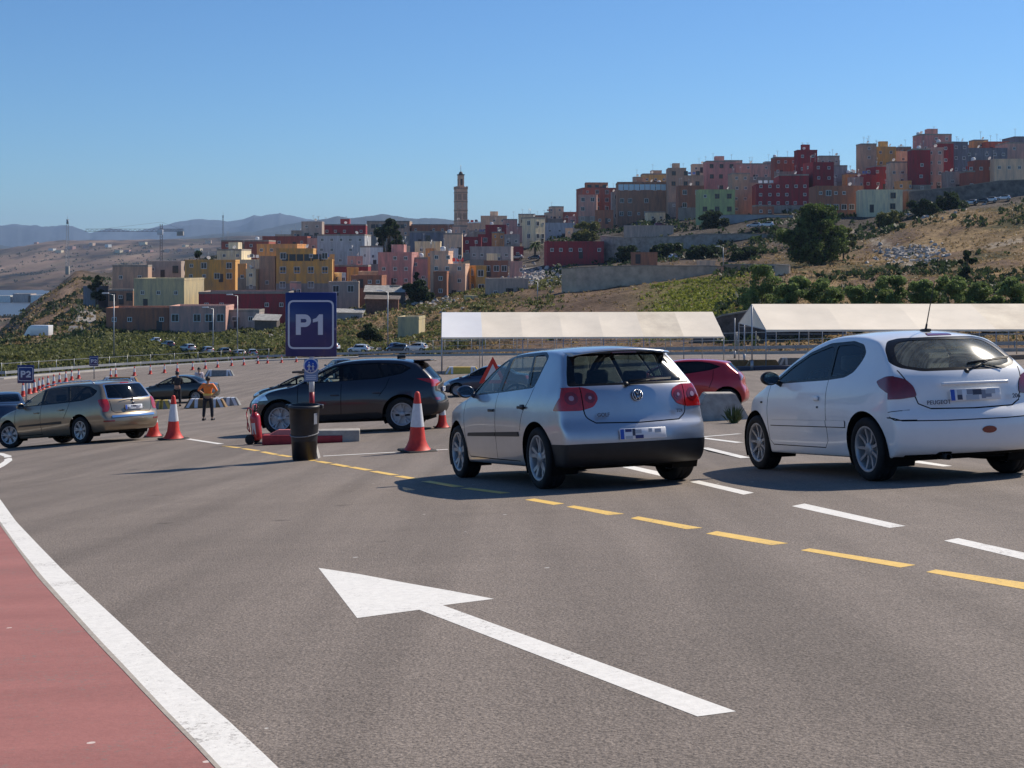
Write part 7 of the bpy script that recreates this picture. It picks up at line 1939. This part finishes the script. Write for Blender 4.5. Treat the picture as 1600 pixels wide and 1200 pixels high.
# ---------------------------------------------------------------- trees, bushes, scrub
def leafmat(name, lo, hi):
    m = bpy.data.materials.get(name)
    if m: return m
    m = bpy.data.materials.new(name); m.use_nodes = True; t = m.node_tree; N = t.nodes; L = t.links; b = N['Principled BSDF']; b.inputs['Roughness'].default_value = .6; b.inputs['Specular IOR Level'].default_value = .3
    tc = N.new('ShaderNodeTexCoord'); n = N.new('ShaderNodeTexNoise'); n.inputs['Scale'].default_value = .9; n.inputs['Detail'].default_value = 5; L.new(tc.outputs['Object'], n.inputs['Vector'])
    r = N.new('ShaderNodeValToRGB'); r.color_ramp.elements[0].position = .35; r.color_ramp.elements[1].position = .68
    r.color_ramp.elements[0].color = (*lo, 1); r.color_ramp.elements[1].color = (*hi, 1); L.new(n.outputs['Fac'], r.inputs['Fac']); L.new(r.outputs['Color'], b.inputs['Base Color'])
    tl = N.new('ShaderNodeBsdfTranslucent'); L.new(r.outputs['Color'], tl.inputs[0]); mx = N.new('ShaderNodeMixShader'); mx.inputs[0].default_value = .42
    L.new(b.outputs[0], mx.inputs[1]); L.new(tl.outputs[0], mx.inputs[2]); L.new(mx.outputs[0], N['Material Output'].inputs[0]); return m
L_tree = leafmat('leaves_dark_green', (.026,.046,.012), (.16,.22,.06)); L_bush = leafmat('leaves_bush_green', (.060,.10,.028), (.30,.38,.13)); L_deep = leafmat('leaves_blackish_green', (.014,.026,.012), (.065,.095,.035))
L_dry = leafmat('dry_grass_blades', (.16,.11,.05), (.42,.31,.16)); L_scr = leafmat('scrub_leaves', (.055,.065,.020), (.23,.235,.08)); M_bark = mat('bark_brown', (.10,.075,.055), rough=.9, var=.4, scale=3)
def crown(blobs, n, ls, seed, elong=1.6):
    rs = np.random.RandomState(seed); vol = np.array([b[3]*b[4]*b[5] for b in blobs]); pr = vol**.75; pr = pr/pr.sum()
    k = rs.choice(len(blobs), n, p=pr); B = np.array(blobs)[k]
    d = rs.normal(size=(n, 3)); d /= np.linalg.norm(d, axis=1)[:, None]
    rad = rs.uniform(.25, 1.0, n)**.45
    rad *= 1+.16*np.sin(d[:, 0]*7+k)*np.cos(d[:, 1]*6+k*2)+rs.normal(0, .04, n)
    P = B[:, :3]+d*rad[:, None]*B[:, 3:6]
    a = rs.normal(size=(n, 3)); a += d*.4; a[:, 2] += .3; a /= np.linalg.norm(a, axis=1)[:, None]
    c = rs.normal(size=(n, 3)); b_ = np.cross(a, c); b_ /= np.linalg.norm(b_, axis=1)[:, None]
    s = ls*rs.uniform(.5, 1.4, n)[:, None]
    V = np.stack([P-a*s*elong*.5, P+b_*s*.5, P+a*s*elong*.5, P-b_*s*.5], 1).reshape(-1, 3)
    Fc = np.arange(n*4).reshape(n, 4).tolist(); return V, Fc
def tree(px_, yt, yb, wpx, d, label, leaves=L_tree, n=9000, seed=1, name='tree', cat='tree', nb=14, ls=.32, trunk=True, squash=1.0, group=None, sink=.0):
    P = at(px_, yb, d); P.z = min(P.z, T(P.x, P.y)+.2)-sink; H_ = -(yt-HY)/F*d-P.z; R_ = wpx/F*d/2
    r = empty(name, P); tag(r, label, cat, group); rg = random.Random(seed)
    bl = []; cz0 = H_*.18 if trunk else H_*.10
    for k in range(int(nb*1.9)):
        a = rg.uniform(0, 2*math.pi); t = rg.uniform(.05, .98); env = math.sin(math.pi*min(1, .18+t*.80))**.6
        rr = R_*env*rg.uniform(.15, .84); br = R_*rg.uniform(.17, .36)*(1.1-.35*t)
        z = cz0+(H_-cz0)*t
        z = min(z, H_-br*.75); z = max(z, br*.6)
        bl.append((rr*math.cos(a), rr*math.sin(a), z, br, br, br*rg.uniform(.6, .95)*squash))
    V, Fc = crown(bl, n, ls, seed)
    pyd('crown', V, Fc, leaves, r)
    if trunk:
        bm = bmesh.new(); bar(bm, (0,0,-1), (0,0,H_*.35), R_*.09, R_*.06, n=9)
        for b in bl: bar(bm, (0,0,H_*rg.uniform(.15,.35)), (b[0]*.8, b[1]*.8, b[2]), R_*.035, R_*.012, n=5)
        mk('trunk', bm, M_bark, r)
    else:
        bm = bmesh.new()
        for b in bl[:8]: bar(bm, (b[0]*.1, b[1]*.1, -.5), (b[0]*.8, b[1]*.8, b[2]), .06, .02, n=5)
        mk('stem', bm, M_bark, r)
    return r
tree(1270,320,424,116,265,'big dark green tree in front of the dark red apartment blocks',L_tree,42000,3,nb=34,ls=.30)
tree(1318,352,400,36,275,'smaller shrubby tree right of the big dark tree',L_scr,5000,4,nb=10,ls=.3)
tree(606,342,392,62,405,'dark broad tree between the blue grey house and the skyline',L_deep,12000,5,nb=16,ls=.42)
tree(620,338,362,30,403,'leaning dark treetop above the broad dark tree',L_deep,4000,6,nb=7,ls=.42)
tree(318,386,410,42,352,'dark tree behind the mustard yellow house',L_deep,6000,7,nb=10,ls=.4)
tree(655,438,466,58,285,'low dark fig like tree below the big pink house',L_deep,6000,8,nb=12,ls=.35,trunk=False)
tree(652,423,445,20,300,'small dark tree beside the pink house wall',L_deep,2500,9,nb=6,ls=.32)
tree(578,506,530,42,205,'dark round bush alone on the scrub slope',L_deep,7000,10,nb=10,ls=.22,trunk=False,name='bush',cat='bush')
tree(1115,330,350,50,375,'dark shrubs under the light green house',L_deep,5000,11,nb=10,ls=.4,trunk=False,name='bush',cat='bush')
tree(1040,380,404,60,318,'dark trees in the shade below the concrete building',L_deep,7000,12,nb=12,ls=.4)
tree(980,384,402,50,325,'dark bushes left below the concrete building',L_deep,5000,13,nb=10,ls=.36,trunk=False,name='bush',cat='bush')
tree(1100,382,410,70,305,'dark thicket under the long stone retaining wall',L_deep,7000,14,nb=12,ls=.4,trunk=False,name='bush',cat='bush')
tree(1165,386,414,66,295,'dark thicket right below the long stone retaining wall',L_deep,7000,15,nb=12,ls=.4,trunk=False,name='bush',cat='bush')
tree(1480,300,334,60,330,'dark bushes in the hollow under the slate houses',L_deep,7000,16,nb=12,ls=.38,trunk=False,name='bush',cat='bush')
tree(1440,312,342,54,325,'dark bushes right of the cream house',L_deep,6000,17,nb=10,ls=.36,trunk=False,name='bush',cat='bush')
tree(1390,330,356,60,322,'green bushes below the cream house',L_scr,6000,18,nb=10,ls=.34,trunk=False,name='bush',cat='bush')
tree(918,346,362,60,400,'dry hedge on the bank below the brick red stepped block',L_scr,5000,19,nb=10,ls=.36,trunk=False,name='bush',cat='bush')
tree(1512,392,430,34,190,'dark shrub standing on the dry right slope',L_deep,4000,20,nb=8,ls=.22,trunk=False,name='bush',cat='bush')
tree(150,430,470,30,330,'dark trees at the head of the sloping road',L_deep,4000,21,nb=8,ls=.4)
# bush row behind the right tent
BR = [(1188,418,470,66,150,'tall bush leftmost in the row behind the right tent'),(1240,434,478,60,140,'second bush of the row behind the right tent, below the big tree'),(1290,440,478,58,140,'third bush of the row, yellowish green, behind the right tent'),
 (1340,452,480,46,136,'low bush in the gap of the row behind the right tent'),(1392,436,480,66,136,'rounded bush in the middle of the row behind the right tent'),(1442,442,480,56,134,'bush right of the middle one in the row'),
 (1490,436,480,70,132,'broad bush in the right part of the row behind the tent'),(1538,446,480,54,132,'bush second from the right edge in the row'),(1585,438,480,64,130,'bush at the right edge of the row'),(1640,440,482,60,130,'bush beyond the right edge of the row')]
for i, b in enumerate(BR): tree(b[0], b[1]-5, b[2]+6, b[3]*1.38, b[4], b[5], L_bush, 15000, 40+i, 'bush', 'bush', 18, .15, False, group='row of bushes behind the right tent')
# palm
P = at(836, 404, 385); r = empty('palm_tree', P); tag(r, 'small palm tree left of the maroon low building', 'palm')
bm = bmesh.new(); bar(bm, (0,0,-2), (0,0,4.2), .4, .28, n=8); mk('trunk', bm, M_bark, r)
V = []; Fc = []; rg = random.Random(5)
for k in range(46):
    a = rg.uniform(0, 2*math.pi); el_ = rg.uniform(-.5, 1.1); L_ = rg.uniform(1.8, 2.8); pts = []
    for q in range(7):
        t = q/6; rr = L_*t*math.cos(el_*(1-.2*t)); zz = 4.3+L_*t*math.sin(el_)-1.6*t*t; pts.append(Vector((rr*math.cos(a), rr*math.sin(a), zz)))
    sd = Vector((-math.sin(a), math.cos(a), 0))
    for q in range(6):
        w0 = .35*(1-q/6)+.05; w1 = .35*(1-(q+1)/6)+.02; i = len(V)
        V += [pts[q]-sd*w0-Vector((0,0,.15)), pts[q], pts[q]+sd*w0-Vector((0,0,.15)), pts[q+1]-sd*w1-Vector((0,0,.15)), pts[q+1], pts[q+1]+sd*w1-Vector((0,0,.15))]
        Fc += [(i,i+1,i+4,i+3), (i+1,i+2,i+5,i+4)]
pyd('crown', V, Fc, L_tree, r)
# scrub: nobody could count it
def scrub(name, n, dens, size, m, seed, dlo, dhi, pxr, blades=7, flat=.7):
    rs = np.random.RandomState(seed); V = []; Fc = []
    cnt = 0
    while cnt < n:
        px_ = rs.uniform(*pxr); d = dlo*(dhi/dlo)**rs.uniform(0, 1); e = edge(px_)
        if d < e+2.5: continue
        x = (px_-800)/F*d
        if rs.rand() > dens(px_, d, x): continue
        z = T(x, d); s = size*rs.uniform(.5, 1.5)*(d/180)**.6; cnt += 1
        for b in range(blades):
            a = rs.uniform(0, 2*math.pi); o = rs.uniform(0, s*.8); c = np.array((x+o*math.cos(a), d+o*math.sin(a), z+rs.uniform(0, s*flat)))
            u = rs.normal(size=3); u[2] = abs(u[2])+.4; u /= np.linalg.norm(u); v = np.cross(u, rs.normal(size=3)); v /= np.linalg.norm(v); w_ = s*rs.uniform(.2, .5)
            i = len(V); V += [c-u*w_, c+v*w_*.6, c+u*w_, c-v*w_*.6]; Fc.append((i, i+1, i+2, i+3))
    o = pyd(name, V, Fc, m); tag(o, kind='stuff')
def sm(a, b, x): t = min(1, max(0, (x-a)/(b-a))); return t
scrub('green_scrub', 9500, lambda p, d, x: (1-sm(430, 520, p))*(.25+.9*(fbm(x, d, 9, 3) > -.05))*(1 if p > 130 or d < 215 else .1), .60, L_scr, 1, 140, 262, (-150, 520), 9)
scrub('mixed_scrub', 3600, lambda p, d, x: (.12+.9*(fbm(x, d, 12, 3) > .16))*(1-.75*sm(640, 740, p)), .55, L_scr, 2, 165, 300, (430, 880), 9)
scrub('dark_scrub', 1500, lambda p, d, x: (.02+1.0*(fbm(x+40, d-20, 22, 3) > .18)), .8, L_deep, 3, 110, 330, (1120, 1750), 9)
scrub('dry_grass', 9000, lambda p, d, x: .8 if p > 1150 else .25, .42, L_dry, 4, 105, 320, (700, 1750), 5, .5)
scrub('dry_grass', 3000, lambda p, d, x: .7, .5, L_dry, 6, 150, 300, (380, 800), 5, .5)
scrub('grass_patch', 2600, lambda p, d, x: math.exp(-((p-1095)/60)**2) if 150 < d < 250 else 0, .5, leafmat('bright_grass', (.10,.12,.015), (.30,.32,.06)), 7, 140, 250, (980, 1200), 6, .5)
scrub('far_scrub', 2600, lambda p, d, x: .05+.95*(fbm(x, d*.5, 70, 4) > .05), 1.0, leafmat('far_scrub_leaves', (.03,.035,.02), (.075,.07,.04)), 12, 800, 3600, (-60, 420), 5, .5)
scrub('dark_scrub', 900, lambda p, d, x: .05+.9*(fbm(x, d, 14, 3) > .05), .8, L_deep, 13, 225, 520, (-10, 172), 8)
scrub('dry_grass', 1400, lambda p, d, x: .8, .6, L_dry, 14, 225, 500, (-10, 165), 5, .5)
scrub('mixed_scrub', 1300, lambda p, d, x: .06+.9*(fbm(x, d, 16, 3) > .1), .8, L_deep, 15, 300, 520, (860, 1480), 9)
scrub('mixed_scrub', 1200, lambda p, d, x: .3+.7*(fbm(x, d, 12, 3) > .1), .6, L_scr, 16, 205, 240, (80, 180), 9)
# rubble and litter
rs = np.random.RandomState(9); bm = bmesh.new()
for (px_, py_, sx, sy, n) in ((835,432,50,12,240),(1425,398,42,12,260),(690,478,30,12,60),(420,520,30,14,120),(600,548,70,4,90),(1440,330,40,8,80),(640,470,50,10,80)):
    for k in range(n):
        p = hit(px_+rs.normal()*sx*.6, py_+rs.normal()*sy*.6, 120); s = rs.uniform(.15, .55)*(p.y/250)
        M = Matrix.Translation(p) @ Matrix.Rotation(rs.uniform(0, 3), 4, 'Z') @ Matrix.Rotation(rs.uniform(-.6, .6), 4, 'X')
        frustum(bm, (-s,s,-s*.7,s*.7), (-s*.6,s*.5,-s*.4,s*.4), -.1, s*.8, 0, M)
o = mk('rubble', bm, mat('rubble_pale', (.46,.42,.38), rough=.9, var=.5, scale=.3)); tag(o, kind='stuff')
# ---------------------------------------------------------------- people
def skin(name, V, E, R, m, parent, sub=1):
    me = bpy.data.meshes.new(name); me.from_pydata(V, E, []); o = bpy.data.objects.new(name, me); C.objects.link(o)
    sk = o.modifiers.new('s', 'SKIN'); sb = o.modifiers.new('b', 'SUBSURF'); sb.levels = sub; sb.render_levels = sub
    lay = me.skin_vertices[0].data
    for i, r_ in enumerate(R): lay[i].radius = (r_, r_) if not isinstance(r_, tuple) else r_
    lay[0].use_root = True
    dg = bpy.context.evaluated_depsgraph_get(); dg.update()
    m2 = bpy.data.meshes.new_from_object(o.evaluated_get(dg)); bpy.data.objects.remove(o); m2.name = name
    m2.shade_smooth(); return link(name, m2, parent, m)
M_skin = mat('skin', (.42,.24,.16), rough=.55, var=.1, scale=20)
def person(P, rz, label, top, legs, arms='rest', scale=1.0, hair=(.015,.012,.01), vest=None, cap=False, legsep=.11):
    r = empty('person', P, rz); tag(r, label, 'person'); r.scale = (scale,)*3
    # front of the figure is local -y; right hand is -x
    z = dict(pel=.95, wa=1.08, ch=1.30, nk=1.47, hd=1.60)
    def arm(s):
        if arms == 'hips': return [(s*.19,.0,1.42), (s*.37,.06,1.20), (s*.20,-.10,1.04)]
        if arms == 'front': return [(s*.19,0,1.42), (s*.25,-.03,1.15), (s*.08,-.26,1.12)]
        return [(s*.19,0,1.42), (s*.24,.03,1.14), (s*.25,-.03,.88)]
    V = [(0,0,z['pel']), (0,.01,z['wa']), (0,.0,z['ch']), (0,.01,z['nk']-.04), (0,0,z['nk']+.03), (0,-.01,z['hd']+.02), (0,0,z['hd']+.08)]
    E = [(0,1),(1,2),(2,3),(3,4),(4,5),(5,6)]; R = [(.15,.11),(.135,.10),(.165,.11),(.09,.07),(.052,.055),(.085,.10),(.07,.085)]
    for s in (-1, 1):
        i = len(V); a = arm(s); V += a; E += [(2,i),(i,i+1),(i+1,i+2)]; R += [.062,.045,.032]
        hd = Vector(a[2]); dr = (Vector(a[2])-Vector(a[1])).normalized(); V.append(tuple(hd+dr*.06)); E.append((i+2, i+3)); R.append((.035,.016))
        i = len(V); V += [(s*legsep*.8,0,.88), (s*legsep*1.1,-.02,.50), (s*legsep*1.25,.02,.09), (s*(legsep*1.25+.01),-.12,.035)]; E += [(0,i),(i,i+1),(i+1,i+2),(i+2,i+3)]; R += [.088,.058,.040,(.042,.028)]
    skin('body', V, E, R, M_skin, r)
    for s in (-1, 1):       # fingers and thumb
        a = arm(s); h0 = Vector(a[2]); dr = (h0-Vector(a[1])).normalized(); pl = h0+dr*.085; sd = dr.orthogonal().normalized()
        for k in range(4):
            o = sd*(k-1.5)*.019; L_ = (.062,.072,.068,.052)[k]; b = pl+o; c = b+dr*L_*.55+Vector((0,-.006,0)); e = c+dr*L_*.45+Vector((0,-.018,0))
            skin('finger', [tuple(b-dr*.02), tuple(c), tuple(e)], [(0,1),(1,2)], [.009,.008,.007], M_skin, r, 1)
        b = h0+dr*.03+sd*.03; skin('thumb', [tuple(b-sd*.01), tuple(b+dr*.025+sd*.02), tuple(b+dr*.05+sd*.024)], [(0,1),(1,2)], [.011,.010,.008], M_skin, r, 1)
    # trousers, top
    V = [(0,0,.96)]; E = []; R = [(.165,.125)]
    for s in (-1, 1):
        i = len(V); V += [(s*legsep*.85,0,.84), (s*legsep*1.1,-.015,.50), (s*legsep*1.25,.02,.12)]; E += [(0,i),(i,i+1),(i+1,i+2)]; R += [.105,.078,.066]
    skin('trousers', V, E, R, legs, r)
    V = [(0,.0,1.0), (0,.01,1.12), (0,0,1.32), (0,.01,1.43)]; E = [(0,1),(1,2),(2,3)]; R = [(.165,.125),(.155,.118),(.185,.13),(.085,.08)]
    for s in (-1, 1):
        a = arm(s); i = len(V); e = Vector(a[1]).lerp(Vector(a[2]), .85 if vest is None else .15); V += [a[0], a[1], tuple(e)]; E += [(2,i),(i,i+1),(i+1,i+2)]; R += [.078,.058,.048]
    skin('jacket', V, E, R, top, r)
    if vest is not None:
        V = [(0,0,1.02), (0,.01,1.14), (0,0,1.32), (0,.01,1.43)]; skin('vest', V, [(0,1),(1,2),(2,3)], [(.175,.135),(.168,.13),(.205,.145),(.15,.09)], vest, r)
        bm = bmesh.new(); lathe(bm, [(.188,1.00),(.19,1.08)], n=20, M=Matrix.Scale(.80, 4, (0,1,0))); mk('yellow_hem', bm, M_yel, r)
    bm = bmesh.new(); bmesh.ops.create_uvsphere(bm, u_segments=14, v_segments=9, radius=1)
    for v in bm.verts: v.co = Vector((v.co.x*.094, v.co.y*.112+.018, v.co.z*.10+1.665 if v.co.z > -.2 or v.co.y > 0 else 1.70))
    for f in bm.faces: f.smooth = True
    mk('hair' if not cap else 'cap', bm, mat('hair_black', hair, rough=.6) if not cap else mat('cap_dark', (.03,.03,.04), rough=.8), r)
    for s in (-1, 1):
        bm = bmesh.new(); rbox(bm, s*legsep*1.28-.05, s*legsep*1.28+.05, -.19, .08, 0, .085, .03); mk('shoe', bm, M_blk, r)
        bm = bmesh.new(); rbox(bm, s*.089-.012, s*.089+.012, -.015, .025, 1.58, 1.645, .008); mk('ear', bm, M_skin, r)
        bm = bmesh.new(); bmesh.ops.create_uvsphere(bm, u_segments=8, v_segments=6, radius=.011)
        for v in bm.verts: v.co += Vector((s*.033, -.098, 1.625))
        mk('eye', bm, mat('eye_dark', (.02,.02,.02), rough=.2), r)
    bm = bmesh.new(); rbox(bm, -.012, .012, -.128, -.09, 1.575, 1.62, .008); mk('nose', bm, M_skin, r)
    bm = bmesh.new(); rbox(bm, -.026, .026, -.104, -.09, 1.545, 1.555, .004); mk('mouth', bm, mat('lips', (.32,.12,.10)), r)
    return r
M_trs = mat('trousers_black', (.014,.015,.022), rough=.8, var=.3, scale=8); M_jdk = mat('jacket_dark', (.02,.022,.028), rough=.8, var=.4, scale=8)
M_hiv = mat('vest_orange', (.95,.22,.03), rough=.6, var=.12, scale=9); M_yel = mat('shirt_yellow', (.75,.50,.12), rough=.7)
person(hitlot(325, 657), math.radians(175), 'person seen from behind in an orange safety vest and black trousers', M_hiv, M_trs, 'hips', 1.0, vest=M_hiv, legsep=.14)
person(hitlot(277, 635), math.radians(200), 'person in dark clothes standing in front of the dark olive saloon', M_jdk, M_trs, 'front', .98, cap=True)
person(hitlot(311, 622), math.radians(20), 'person in a pale shirt standing behind the dark olive saloon', mat('shirt_pale_pink', (.60,.52,.55), rough=.8), M_trs, 'rest', .97)
# ---------------------------------------------------------------- air
def make_haze():
    bm = bmesh.new(); box(bm, -7000, 7000, -60, 14500, -300, 420)
    m = bpy.data.materials.new('haze_air'); m.use_nodes = True; t = m.node_tree
    t.nodes.clear(); o_ = t.nodes.new('ShaderNodeOutputMaterial'); v = t.nodes.new('ShaderNodeVolumePrincipled')
    v.inputs['Color'].default_value = (0.50, 0.70, 1.0, 1); v.inputs['Density'].default_value = 6.0e-5; v.inputs['Anisotropy'].default_value = 0.2
    t.links.new(v.outputs[0], o_.inputs['Volume'])
    h = mk('haze', bm, m); tag(h, kind='stuff')
    h.display_type = 'WIRE'
make_haze()
